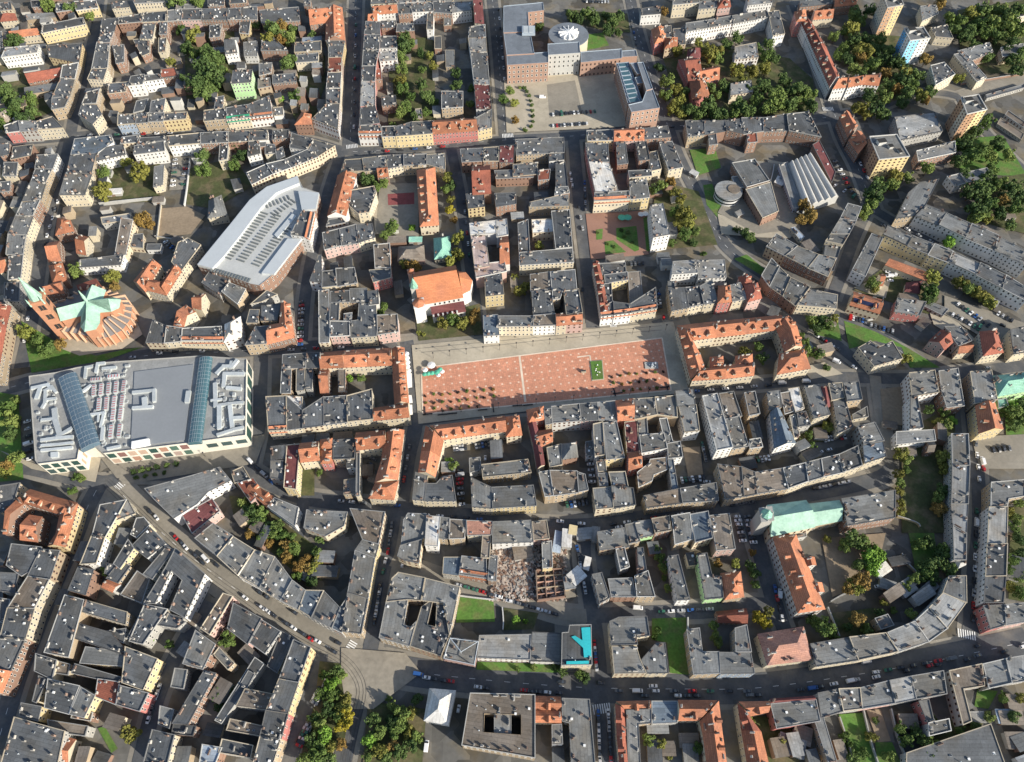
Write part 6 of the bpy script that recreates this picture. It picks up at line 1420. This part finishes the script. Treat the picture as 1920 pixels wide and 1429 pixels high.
# --- round pavilion and the factory with striped roof
rt = root('round_building', (*at(1365, 372).to_2d(), 0), 'round building', label='white round building with grey flat roof by the green bank')
RC = loc_at(rt, 1366, 358, 7); bb = MB(); bb.tube((RC.x, RC.y, 0), (RC.x, RC.y, 7), 9.6, 40); part('wall', bb.me('wall', [w_('w')]), rt)
for z in (2.0, 5.0):
    bb = MB(); bb.tube((RC.x, RC.y, z), (RC.x, RC.y, z + 1.2), 9.66, 40); part('window_band', bb.me('window_band', [M_GLASS]), rt)
bb = MB(); bb.tube((RC.x, RC.y, 7), (RC.x, RC.y, 7.6), 10.1, 40); part('roof', bb.me('roof', [roofmat('l')]), rt)
bb = MB(); bb.tube((RC.x + 4, RC.y + 1, 7.6), (RC.x + 4, RC.y + 1, 8.2), 4.5, 24); part('roof_core', bb.me('roof_core', [roofmat('k')]), rt)
register([(RC.x + rt.location.x + 9.6 * math.cos(i), RC.y + rt.location.y + 9.6 * math.sin(i)) for i in (0, 1.05, 2.1, 3.14, 4.2, 5.24)], 7, rt, False)
house([(1400, 352), (1442, 340), (1415, 298), (1373, 305)], 9, 'fgb'); house([(1430, 408), (1460, 395), (1445, 342), (1398, 356)], 9, 'fgb'); house([(1395, 330), (1402, 352), (1380, 352), (1372, 332)], 7, 'fgo')
FH = 7.0
rt = root('factory_hall', (*at(1525, 340).to_2d(), 0), 'factory', label='low factory hall with five pale barrel roofs side by side')
fp = W2([(1480, 306), (1522, 288), (1572, 368), (1510, 388)], FH); q = local(ccw(fp), rt); vv = [(p.x, p.y, z) for z in (0, FH) for p in q]
part('wall', mesh('wall', vv, [(0, 1, 5, 4), (1, 2, 6, 5), (2, 3, 7, 6), (3, 0, 4, 7), (4, 5, 6, 7)], w_('l')), rt)
A0, A1, B1, B0 = (loc_at(rt, *p, FH).to_2d() for p in ((1480, 306), (1522, 288), (1572, 368), (1510, 388)))
for i in range(5):
    a0, a1, b0, b1 = A0.lerp(A1, i / 5), A0.lerp(A1, (i + 0.92) / 5), B0.lerp(B1, i / 5), B0.lerp(B1, (i + 0.92) / 5); v, f = [], []
    for l0, l1 in ((a0, a1), (b0, b1)):
        for k in range(7): t = k / 6; p = l0.lerp(l1, t); v.append((p.x, p.y, FH + 0.02 + 2.0 * math.sin(math.pi * t)))
    f = [(k, 7 + k, 8 + k, k + 1) for k in range(6)] + [tuple(range(7)), tuple(range(13, 6, -1))]
    me = mesh('barrel_roof', v, f, nodemat('barrel_sheet', (0.46, 0.45, 0.42), 0.6, 0.08)); bm = bmesh.new(); bm.from_mesh(me); bmesh.ops.recalc_face_normals(bm, faces=bm.faces); bm.to_mesh(me); bm.free(); part('barrel_roof', me, rt)
register([(p.x + rt.location.x, p.y + rt.location.y) for p in q], FH, rt, False)

# --- the dark office block with a courtyard, the glass pyramid roof and the turquoise roof
house([(866, 1397), (1003, 1421), (1003, 1303), (882, 1300)], 14, 'fko', holes=[[(908, 1338), (977, 1340), (977, 1378), (907, 1373)]], name='office_block', cat='office building', label='brown flat-roofed office block with square courtyard and inner core', group='')
house([(927, 1374), (958, 1377), (958, 1337), (927, 1336)], 13, 'fgg', name='courtyard_core', cat='building', label='pale grey flat core standing inside the brown office block courtyard', group='')
house([(796, 1350), (840, 1358), (853, 1296), (806, 1292)], 9, 'hww', name='pavilion', cat='pavilion', label='pavilion with white and glass pyramid roof beside the trees', group='', chim=0)
tq = nodemat('turquoise_paint', (0.03, 0.42, 0.46), 0.8, 0.03)
t1 = house([(1053, 1247), (1110, 1246), (1108, 1172), (1068, 1173), (1066, 1186), (1054, 1187)], 11, 'fdc', name='painted_roof_house', cat='house', label='corner building whose dark flat roof is painted turquoise along its edges', group='', chim=1)
zf_ = 12.05
for px in ([(1090, 1177), (1107, 1176), (1109, 1232), (1095, 1232)], [(1071, 1194), (1078, 1192), (1104, 1208), (1101, 1222)], [(1062, 1240), (1104, 1239), (1104, 1244), (1062, 1245)]):
    zf_ += 0.02; q = local(ccw(W2(px, 12)), t1); bb = MB(); bb.prism(q, 10.2, zf_); part('painted_strip', bb.me('painted_strip', [tq]), t1)
for i in range(4):
    q = local(W2([(832 + i * 18, 1232 + i * 3), (848 + i * 15, 1198 + i * 2)], 12.5), bpy.data.objects['pavilion']); a_, b_ = q; bb = MB(); bb.tube((a_.x, a_.y, 0), (b_.x, b_.y, 0), 0.2, 5)
fr = root('roof_frame', (*at(862, 1222, 11.5).to_2d(), 10.5), 'roof frame', label='open pale steel frame on the roof by the main road junction')
for i in range(5):
    for a_, b_ in (((832, 1236), (846, 1198)), ((832, 1236), (888, 1246))):
        pass
for i, (p0, p1) in enumerate((((832, 1234), (889, 1246)), ((832, 1234), (844, 1196)), ((844, 1196), (897, 1203)), ((889, 1246), (897, 1203)), ((844, 1196), (864, 1222)), ((864, 1222), (897, 1203)))):
    a_, b_ = loc_at(fr, *p0, 14), loc_at(fr, *p1, 14); zt = 3.0; bb = MB(); bb.tube((a_.x, a_.y, zt), (b_.x, b_.y, zt + (1.2 if i > 3 else 0)), 0.2, 6); bb.box((a_.x, a_.y, zt / 2), (0.4, 0.4, zt)); part('steel_beam', bb.me('steel_beam', [M_METAL]), fr)
# ------------------------------------------------------------------ things on and round the square, walls, lamps, rubble
M_GREENTENT = nodemat('green_canvas', (0.10, 0.42, 0.28), 0.8, 0.1); M_CANVAS = nodemat('white_canvas', (0.80, 0.79, 0.76), 0.85, 0.04)
def parasol(x, y, r, mat, desc, h=2.8):
    p = at(x, y, h); t = root('parasol', (p.x, p.y, SZ), 'parasol', desc, 'parasols of the cafes round the square'); b = MB(); b.tube((0, 0, 0), (0, 0, h), 0.05, 6); part('pole', b.me('pole', [M_DARK]), t)
    b = MB(); b.tube((0, 0, h - 0.6), (0, 0, h), r, 8, r2=0.1); part('canopy', b.me('canopy', [mat]), t)
def awning(px, h, mat, desc, name='awning'):
    p = ccw(W2(px, h)); c = center(p); t = root(name, (*c, ZL[0]), name.replace('_', ' '), desc, 'canopies round the square'); L = local(p, t); b = MB(); b.prism(L, h - 0.3, h); n = len(b.v)
    part('canopy', b.me('canopy', [mat]), t)
    for q in L: b = MB(); b.tube((q.x * 0.95, q.y * 0.95, 0), (q.x * 0.95, q.y * 0.95, h - 0.3), 0.06, 5); part('leg', b.me('leg', [M_DARK]), t)
for i, (x, y) in enumerate(((762, 664), (763, 672), (764, 680), (764, 688), (766, 696))): parasol(x, y, 1.9, M_CANVAS, 'white square parasol')
for px in ([(760, 701), (772, 701), (773, 727), (762, 728)], [(765, 742), (772, 742), (774, 756), (766, 757)], [(766, 760), (773, 760), (774, 778), (767, 779)]): awning(px, 3, M_CANVAS, 'white canvas terrace awning')
for x, y, r, m, d in ((809, 685, 2.7, M_CANVAS, 'large white round parasol'), (797, 694, 1.8, M_CANVAS, 'small white parasol'), (796, 702, 1.7, M_GREENTENT, 'green parasol'), (803, 701, 1.7, M_GREENTENT, 'green parasol'), (810, 700, 1.7, M_GREENTENT, 'green parasol'), (825, 693, 1.7, M_GREENTENT, 'green parasol'), (829, 697, 1.6, M_CANVAS, 'white parasol'), (819, 699, 2.0, M_GREENTENT, 'green parasol'), (822, 704, 1.5, M_CANVAS, 'white parasol'), (1166, 408, 3, M_GREENTENT, 'green round parasol'), (1177, 408, 3, M_GREENTENT, 'green round parasol'), (1202, 402, 2.4, M_CANVAS, 'white round parasol'), (1210, 401, 2.4, M_CANVAS, 'white round parasol')): parasol(x, y, r, m, d)
# planted bed
p = ccw(W2([(1107, 679), (1128, 677), (1131, 711), (1111, 713)], 0.6)); c = center(p); t = root('planter_bed', (*c, SZ + 0.005), 'flower bed', label='rectangular green flower bed with pale stone rim on the red square'); L = local(p, t)
b = MB(); b.prism(inset(L, -0.6), 0, 0.25); part('stone_rim', b.me('stone_rim', [G_PAVE]), t); b = MB(); b.prism(L, 0.26, 0.5); part('planting', b.me('planting', [G_GRASS]), t)
rnd = random.Random(4)
for i in range(12):
    b = MB(); a_ = rnd.uniform(0, 6.28); r_ = rnd.uniform(0.6, 2.6); b.tube((0, 0, 0), (0, 0, 0.5), 0.5, 7, r2=0.2); part('flower_clump', b.me('flower_clump', [M_CANVAS if i % 2 else MATS['leaf_light']]), t, (math.cos(a_) * r_ * 0.8, math.sin(a_) * r_ * 1.6, 0.48))
t = root('fountain', (*at(1221, 687).to_2d(), SZ + 0.005), 'fountain', label='grey stone fountain of rough blocks on the red square')
b = MB(); b.box((0, 0, 0.25), (8.5, 5, 0.5)); part('basin', b.me('basin', [w_('g')]), t)
for i in range(7): b = MB(); s_ = rnd.uniform(0.7, 1.4); b.box((0, 0, s_ * 0.6), (s_ * 1.3, s_, s_ * 1.3), rnd.uniform(0, 3), taper=0.6); part('stone_block', b.me('stone_block', [M_METAL]), t, (rnd.uniform(-3.2, 3.2), rnd.uniform(-1.6, 1.6), 0.45))
t = root('lion_monument', (*at(1094, 699).to_2d(), SZ + 0.005), 'monument', label='small dark monument on pale plinth in the middle of the square'); b = MB(); b.box((0, 0, 0.6), (3, 1.6, 1.2)); part('plinth', b.me('plinth', [G_PAVE]), t)
b = MB(); b.tube((-1, 0, 1.7), (0.8, 0, 1.8), 0.45, 8); b.tube((0.7, 0, 1.8), (1.2, 0, 2.3), 0.4, 8, r2=0.3); part('figure', b.me('figure', [M_DARK]), t)
# lamps
def lamp(x, y, h=6.0, desc='street lamp post', grp='lamps along the square'):
    p = at(x, y); t = root('street_lamp', (p.x, p.y, ZL[0]), 'street lamp', desc, grp); b = MB(); b.tube((0, 0, 0), (0, 0, h), 0.12, 6, r2=0.07); part('post', b.me('post', [M_DARK]), t)
    b = MB(); b.box((0, 0, h + 0.1), (0.9, 0.9, 0.25)); b.tube((0, 0, h + 0.2), (0, 0, h + 0.6), 0.4, 8, r2=0.1); part('lamp_head', b.me('lamp_head', [M_DARK]), t)
for i in range(15): lamp(813 + i * 31, 673 - i * 3.75, desc='slim lamp post on pale kerb')
for i in range(14): lamp(795 + i * 35, 780 - i * 3.5, desc='slim lamp post by shaded terrace')
for x, y in ((247, 890), (268, 886), (289, 882), (310, 879), (331, 875), (386, 857), (230, 906), (160, 920)): lamp(x, y, 5, 'lamp post in the mall forecourt', 'lamps before the mall')
# benches on the square: dark low blocks by the trees
for i, (x, y, a_) in enumerate(((848, 777, 6), (830, 779, 6), (905, 770, 6), (925, 767, 96), (970, 762, 6), (990, 761, 6), (1152, 737, 96), (1158, 739, 6), (1250, 726, 96), (1246, 728, 6), (802, 778, 6), (797, 772, 96))):
    p = at(x, y); t = root('bench', (p.x, p.y, SZ + 0.005), 'bench', 'dark long bench on the red square', 'benches on the red square'); t.rotation_euler = (0, 0, R(a_)); b = MB(); b.box((0, 0, 0.42), (6.0, 0.8, 0.12)); part('seat', b.me('seat', [M_DARK]), t)
    for sx in (-2.4, 0, 2.4): b = MB(); b.box((0, 0, 0.18), (0.2, 0.7, 0.36)); part('leg', b.me('leg', [M_DARK]), t, (sx, 0, 0))
# garden and yard walls
WALLPX = (((188, 386), (245, 380), (307, 374), 3.0, 'l'), ((296, 450), (303, 392), (302, 388), 2.2, 'c'), ((347, 388), (352, 356), (358, 302), 2.4, 'w'), ((292, 446), (330, 452), (345, 448), 2.2, 'c'), ((1688, 1040), (1700, 1060), (1745, 1100), 2.4, 'o'), ((1555, 1130), (1575, 1118), (1598, 1108), 2.2, 'g'), ((1550, 1140), (1562, 1170), (1572, 1195), 2.2, 'l'), ((1680, 970), (1715, 982), (1722, 990), 2.4, 'y'), ((1290, 270), (1330, 276), (1345, 275), 2.2, 'o'), ((1616, 1330), (1630, 1390), (1645, 1435), 2.2, 'l'), ((1668, 1330), (1680, 1380), (1700, 1432), 2.2, 'g'), ((1572, 1345), (1590, 1400), (1598, 1432), 2.0, 'c'), ((560, 870), (562, 900), (560, 935), 2.2, 'c'), ((1800, 160), (1860, 150), (1925, 140), 2.0, 'b'), ((1288, 1160), (1289, 1200), (1298, 1262), 3.0, 'l'), ((590, 1325), (600, 1300), (612, 1270), 1.0, 'g'), ((1440, 355), (1447, 330), (1450, 312), 2.2, 'g'), ((1655, 560), (1640, 600), (1600, 595), 1.5, 'l'), ((860, 1118), (890, 1122), (925, 1126), 1.6, 'l'), ((942, 1140), (944, 1165), (943, 1182), 1.8, 'g'))
for a_, b_, c_, hh, wk in WALLPX:
    ln = smooth_line([at(*p).to_2d() for p in (a_, b_, c_)], 3); o_ = ln[0]; ln = [p - o_ for p in ln]; A_, B_ = offset_line(ln, 0.22), offset_line(ln, -0.22); pl = A_ + B_[::-1]; pl = ccw(pl)
    t = root('yard_wall', (*o_, 0), 'wall', f"{WALLS[wk][1]} yard wall", 'walls of yards and gardens'); b = MB(); b.prism(pl, 0, hh); part('wall', b.me('wall', [w_(wk)]), t); b = MB(); b.prism(ccw(offset_line(ln, 0.3) + offset_line(ln, -0.3)[::-1]), hh + 0.002, hh + 0.14); part('coping', b.me('coping', [M_TRIM]), t)
# sheds and garages
SHEDS = '''1085,70 9 5 2.8 l 0;1470,335 12 5 3.5 u 60;1460,345 8 6 3 w 60;1510,655 7 4 3 l 20;1665,800 8 4 2.6 k -10;580,1085 8 5 3 l -30;1230,325 6 5 3 l 20;1300,330 6 4 3 w -40;1130,430 0 0 0 w 0;445,940 0 0 0 w 0;1555,610 6 4 3 k 0;1385,405 6 4 3 l 30;780,455 9 4 3 t 0;1695,1105 9 7 3.2 l 30;1710,1090 12 4 3 l 35;1735,1108 12 5 3 l 35;1660,1100 8 5 3 l -20;1650,1072 9 5 3 w 30;1100,1060 7 3 3 w 75;980,1040 10 7 4 k 10;1045,1020 12 4 3.4 u 80;1062,1015 10 5 5 w 85;1073,1000 5 4 5 y 80;1080,1085 8 7 5 w 40;1100,1005 12 6 4 l 5;1116,1006 8 4 4 l 85;200,330 10 6 3 l 0;216,365 12 5 3 w 5;300,380 8 5 3 k 5;760,455 0 0 0 w 0;1812,445 8 5 3 o 10;1890,410 7 5 3 o 0;605,845 8 3 2.5 l 70;460,1170 0 0 0 w 0;360,1160 9 6 3 k -20;350,1220 6 5 3 l 60;470,1230 10 6 3 k -40;1340,1190 0 0 0 w 0;1230,1360 10 8 4 l 0;1240,1405 12 6 3 o 0;1290,1390 9 6 3 k 0;1800,1315 9 4 3 l -60;1880,1345 9 6 3 u 0;1900,1390 10 7 3 k 0;1480,1400 12 8 4 l -20;1500,1380 8 8 4 k -20;700,900 5 4 3 k 70;1410,865 0 0 0 w 0;1700,850 8 5 3 o -5'''
for it in SHEDS.split(';'):
    a = it.split(); sx, sy, hh = float(a[1]), float(a[2]), float(a[3])
    if not sx: continue
    p = at(*map(float, a[0].split(','))); t = root('shed', (p.x, p.y, 0), 'shed', f"low {ROOFS[a[4]][1] if a[4] in ROOFS and a[4] != 'o' else 'tan'} roofed shed" if a[4] != 'y' else 'low yellow-roofed shed', 'sheds and garages in yards'); t.rotation_euler = (0, 0, R(float(a[5])))
    b = MB(); b.box((0, 0, hh / 2), (sx, sy, hh)); part('wall', b.me('wall', [w_('g')]), t); b = MB(); n_ = 0
    b.v += [(-sx / 2 - .3, -sy / 2 - .3, hh), (sx / 2 + .3, -sy / 2 - .3, hh), (sx / 2 + .3, sy / 2 + .3, hh + .5), (-sx / 2 - .3, sy / 2 + .3, hh + .5), (-sx / 2 - .3, -sy / 2 - .3, hh + .2), (sx / 2 + .3, -sy / 2 - .3, hh + .2), (sx / 2 + .3, sy / 2 + .3, hh + .7), (-sx / 2 - .3, sy / 2 + .3, hh + .7)]
    for fq in ((3, 2, 1, 0), (4, 5, 6, 7), (0, 1, 5, 4), (1, 2, 6, 5), (2, 3, 7, 6), (3, 0, 4, 7)): b.face(fq)
    part('roof', b.me('roof', [roofmat(a[4] if a[4] in ROOFS and a[4] != 'o' else 'k') if a[4] != 'y' else w_('y')]), t)
    b = MB(); b.box((0, 0, hh * 0.4), (min(2.6, sx * 0.4), 0.1, hh * 0.75)); part('door', b.me('door', [w_('k')]), t, (0, -sy / 2 - 0.03, 0))
# the roofless brick house on the building site and the rubble heap beside it
rt = root('ruined_house', (*at(1042, 1100).to_2d(), 0), 'ruin', label='roofless brick ruin with open rooms on the demolition site')
RH = 3.6; cs = [loc_at(rt, *p, RH).to_2d() for p in ((1005, 1068), (1054, 1066), (1060, 1118), (1008, 1125))]
for i in range(4):
    a_, b_ = cs[i], cs[(i + 1) % 4]; e_ = b_ - a_; c_ = (a_ + b_) / 2; b = MB(); b.box((0, 0, RH / 2), (e_.length + 0.6, 0.6, RH)); part('outer_wall', b.me('outer_wall', [w_('k' if i % 2 else 'b')]), rt, (c_.x, c_.y, 0), math.atan2(e_.y, e_.x))
for i in range(1, 5):
    a_, b_ = cs[0].lerp(cs[3], i / 5), cs[1].lerp(cs[2], i / 5); e_ = b_ - a_; c_ = (a_ + b_) / 2; b = MB(); b.box((0, 0, RH * 0.42), (e_.length, 0.4, RH * (0.5 + 0.25 * (i % 2)))); part('inner_wall', b.me('inner_wall', [w_('o' if i % 2 else 's')]), rt, (c_.x, c_.y, 0), math.atan2(e_.y, e_.x))
for i in (1, 2):
    a_, b_ = cs[0].lerp(cs[1], i / 3), cs[3].lerp(cs[2], i / 3); e_ = b_ - a_; c_ = (a_ + b_) / 2; b = MB(); b.box((0, 0, RH * 0.4), (e_.length, 0.5, RH * 0.74)); part('inner_wall', b.me('inner_wall', [w_('b')]), rt, (c_.x, c_.y, 0), math.atan2(e_.y, e_.x))
b = MB(); pl = [at(x, y).to_2d() for x, y in ((922, 1030), (985, 1025), (1000, 1112), (925, 1105))]; v, f = [], []
for i in range(1500):
    x, y = rnd.uniform(918, 1062), rnd.uniform(1020, 1128)
    if x > 1062 and rnd.random() < 0.6: continue
    p = at(x, y); s_ = rnd.uniform(0.3, 1.1); b.box((p.x, p.y, ZL[0] + s_ * 0.25), (s_ * rnd.uniform(0.6, 2.2), s_, s_ * 0.7), rnd.uniform(0, 3), m=rnd.choice((0, 0, 1, 1, 2)))
struct('rubble', b.me('rubble', [G_RUBBLE, w_('b'), M_CHIM]), 'stuff')
# building-site crane truck and hoardings
for i, (x, y, a_) in enumerate(((1030, 1080, 80),)): pass

# ------------------------------------------------------------------ low sheds and garages that crowd the yards
def near_road(p):
    for pts, hw in RLINES:
        for a, b in zip(pts[:-1], pts[1:]):
            d = b - a; t = max(0.0, min(1.0, (p - a).dot(d) / max(d.length_squared, 1e-6)))
            if (p - a - d * t).length < hw + 4: return True
    return False
def crowd(x0, y0, x1, y1, n, seed, hmax=6.5):
    r = random.Random(seed); made = 0
    for _ in range(n * 14):
        if made >= n: break
        p = at(r.uniform(x0, x1), r.uniform(y0, y1)).to_2d()
        sx, sy, hh = r.uniform(6, 13), r.uniform(4.5, 7), r.uniform(2.8, hmax)
        best = None
        for i in HASH.get((int(p.x // 25), int(p.y // 25)), ()):
            pl = FOOT[i][0]
            k = max(range(len(pl)), key=lambda j: (Vector(pl[(j + 1) % len(pl)]) - Vector(pl[j])).length); best = Vector(pl[(k + 1) % len(pl)]) - Vector(pl[k])
        if best is None: continue
        e = best.normalized(); nn = Vector((-e.y, e.x)); ok = not near_road(p)
        for a in (-.6, -.2, .2, .6):
            for b in (-.6, 0, .6):
                q = p + e * sx * a + nn * sy * b
                if height_at(q.x, q.y) > 0 or any(pip(q, z) for z in OPEN): ok = False
        if not ok: continue
        c4 = [p + e * sx * a + nn * sy * b for a, b in ((-.5, -.5), (.5, -.5), (.5, .5), (-.5, .5))]
        k = r.choice('ddggkkldk'); wk = r.choice('bbgoocl')
        t = root('outbuilding', (p.x, p.y, 0), 'outbuilding', f"low {ROOFS[k][1]} lean-to {WALLS[wk][1]} outbuilding", 'low buildings in yards')
        L = [q - p for q in c4]; v = [(q.x, q.y, 0) for q in L] + [(L[i].x, L[i].y, hh + (0.9 if i > 1 else 0)) for i in range(4)]
        part('wall', mesh('wall', v, [(0, 1, 5, 4), (1, 2, 6, 5), (2, 3, 7, 6), (3, 0, 4, 7)], w_(wk)), t)
        O = inset(L, -0.3); v = [(O[i].x, O[i].y, hh + (0.95 if i > 1 else 0.05) + dz) for dz in (0, 0.18) for i in range(4)]
        part('roof', mesh('roof', v, [(3, 2, 1, 0), (4, 5, 6, 7), (0, 1, 5, 4), (1, 2, 6, 5), (2, 3, 7, 6), (3, 0, 4, 7)], roofmat(k)), t); turn_roof(t)
        b = MB(); b.box((0, 0, 1.1), (1.1, 0.12, 2.1)); q = (L[0] + L[1]) / 2; part('door', b.me('door', [w_('k')]), t, (q.x, q.y, 0), math.atan2(e.y, e.x))
        register([tuple(q) for q in c4], hh, t, False); made += 1
def crowd_all():
    for i, a in enumerate(((0, 1040, 300, 1429, 50, 9), (300, 1150, 560, 1429, 26, 9), (200, 20, 640, 260, 46, 9), (0, 10, 200, 300, 26, 8.5), (0, 260, 110, 560, 16, 8), (150, 930, 340, 1200, 12, 8), (680, 40, 920, 240, 8), (120, 300, 460, 480, 8), (480, 660, 760, 940, 10), (760, 800, 1320, 950, 14), (740, 980, 1400, 1250, 16), (960, 270, 1280, 560, 12), (560, 420, 760, 640, 8), (1320, 720, 1660, 900, 10), (1440, 1300, 1920, 1429, 14), (1440, 440, 1920, 680, 10), (0, 300, 110, 560, 8), (400, 900, 720, 1180, 8), (870, 1300, 1440, 1429, 8), (1640, 700, 1920, 1170, 10))): crowd(*a[:5], 50 + i, *a[5:])
# ------------------------------------------------------------------ labels that single each thing out
MARKS = [('the red square', 1010, 705), ('the shopping mall', 260, 760), ('the copper-crossed church', 165, 575), ('the silver arcade', 480, 440), ('the orange-roofed church', 815, 545), ('the green-roofed church', 1500, 965), ('the long school', 1497, 1080), ('the district office drum', 1066, 66), ('the office forecourt', 1070, 190), ('the blue tower', 1720, 75), ('the curved road tower', 1826, 205), ('the broad yellow block', 1668, 280), ('the red mansard row', 1540, 110), ('the red villa', 1310, 140), ('the round building', 1366, 358), ('the striped factory', 1525, 340), ('the little park', 1155, 440), ('the orange quadrangle', 1395, 655), ('the long white slab', 1820, 445), ('the solar-roofed house', 1625, 565), ('the sloping lawn', 1650, 635), ('the round-towered corner', 1860, 640), ('the mint roofs', 1895, 715), ('the vacant brown lot', 1672, 765), ('the oval clearing', 1715, 930), ('the turquoise roof', 1085, 1210), ('the demolition site', 970, 1070), ('the narrow lawn', 1255, 1210), ('the salmon hip roof', 1475, 1210), ('the brown office block', 935, 1360), ('the pyramid pavilion', 825, 1325), ('the road junction', 700, 1250), ('the autumn garden', 530, 1000), ('the big grey courtyard block', 785, 1150), ('the orange corner court', 725, 870), ('the orange crescent', 860, 810), ('the tram road', 400, 1080), ('the orange left quarter', 90, 970), ('the white triangle block', 340, 1090), ('the dark left street', 75, 1180), ('the red-capped tenement', 200, 1295), ('the long dark terraces', 530, 1300), ('the sports court', 750, 375), ('the orange gym', 800, 370), ('the pink facade', 853, 245), ('the dark avenue', 660, 150), ('the green block', 453, 145), ('the tall tree clump', 390, 130), ('the yellow blocks', 115, 50), ('the leafy yard', 245, 320), ('the brown field', 335, 420), ('the narrow lane', 1085, 330), ('the white flat roof', 1135, 330), ('the eastern gardens', 1860, 370), ('the far wooded slope', 1860, 60), ('the villa trees', 1420, 180), ('the walled garden', 1600, 1160), ('the southern gardens', 1630, 1390), ('the pale shed roof', 1790, 1400), ('the orange horseshoe', 1260, 1380), ('the white-edged slab', 1345, 790), ('the lawn by the grey block', 890, 1140), ('the brick quarter', 170, 180), ('the car park', 1820, 610), ('the southern crossing', 1130, 1330), ('the diagonal parking', 1396, 995)]
ORD = ['closest', 'second closest', 'third closest', 'fourth closest', 'fifth closest', 'sixth closest', 'seventh closest', 'eighth closest', 'ninth closest', 'tenth closest', 'eleventh closest', 'twelfth closest', 'thirteenth closest', 'fourteenth closest', 'fifteenth closest', 'sixteenth closest', 'seventeenth closest', 'eighteenth closest', 'nineteenth closest', 'twentieth closest']
def finish_labels():
    mk = [(n, at(x, y).to_2d()) for n, x, y in MARKS]; groups = {}
    for o, desc in PEND:
        p = Vector(o.location[:2]); n, mp = min(mk, key=lambda m: (m[1] - p).length); d = p - mp
        if d.length < 6: rel = 'at'
        elif abs(d.x) > abs(d.y): rel = 'left of' if d.x < 0 else 'right of'
        else: rel = 'beyond' if d.y > 0 else 'in front of'
        groups.setdefault((desc, rel, n), []).append((d.length, o))
    for (desc, rel, n), lst in groups.items():
        lst.sort(key=lambda t: t[0])
        for i, (_, o) in enumerate(lst):
            lab = f"{desc} {rel} {n}"
            if len(lst) > 1:
                o2 = ORD[min(i, len(ORD) - 1)]
                for tail in (f", {o2} to it", f", {o2}", ""):
                    if len((lab + tail).replace('-', ' ').split()) <= 16: lab += tail; break
            o['label'] = lab
build_lines(HOUSES)
solar()
place_cars()
crowd_all()
add_windows()
finish_labels()
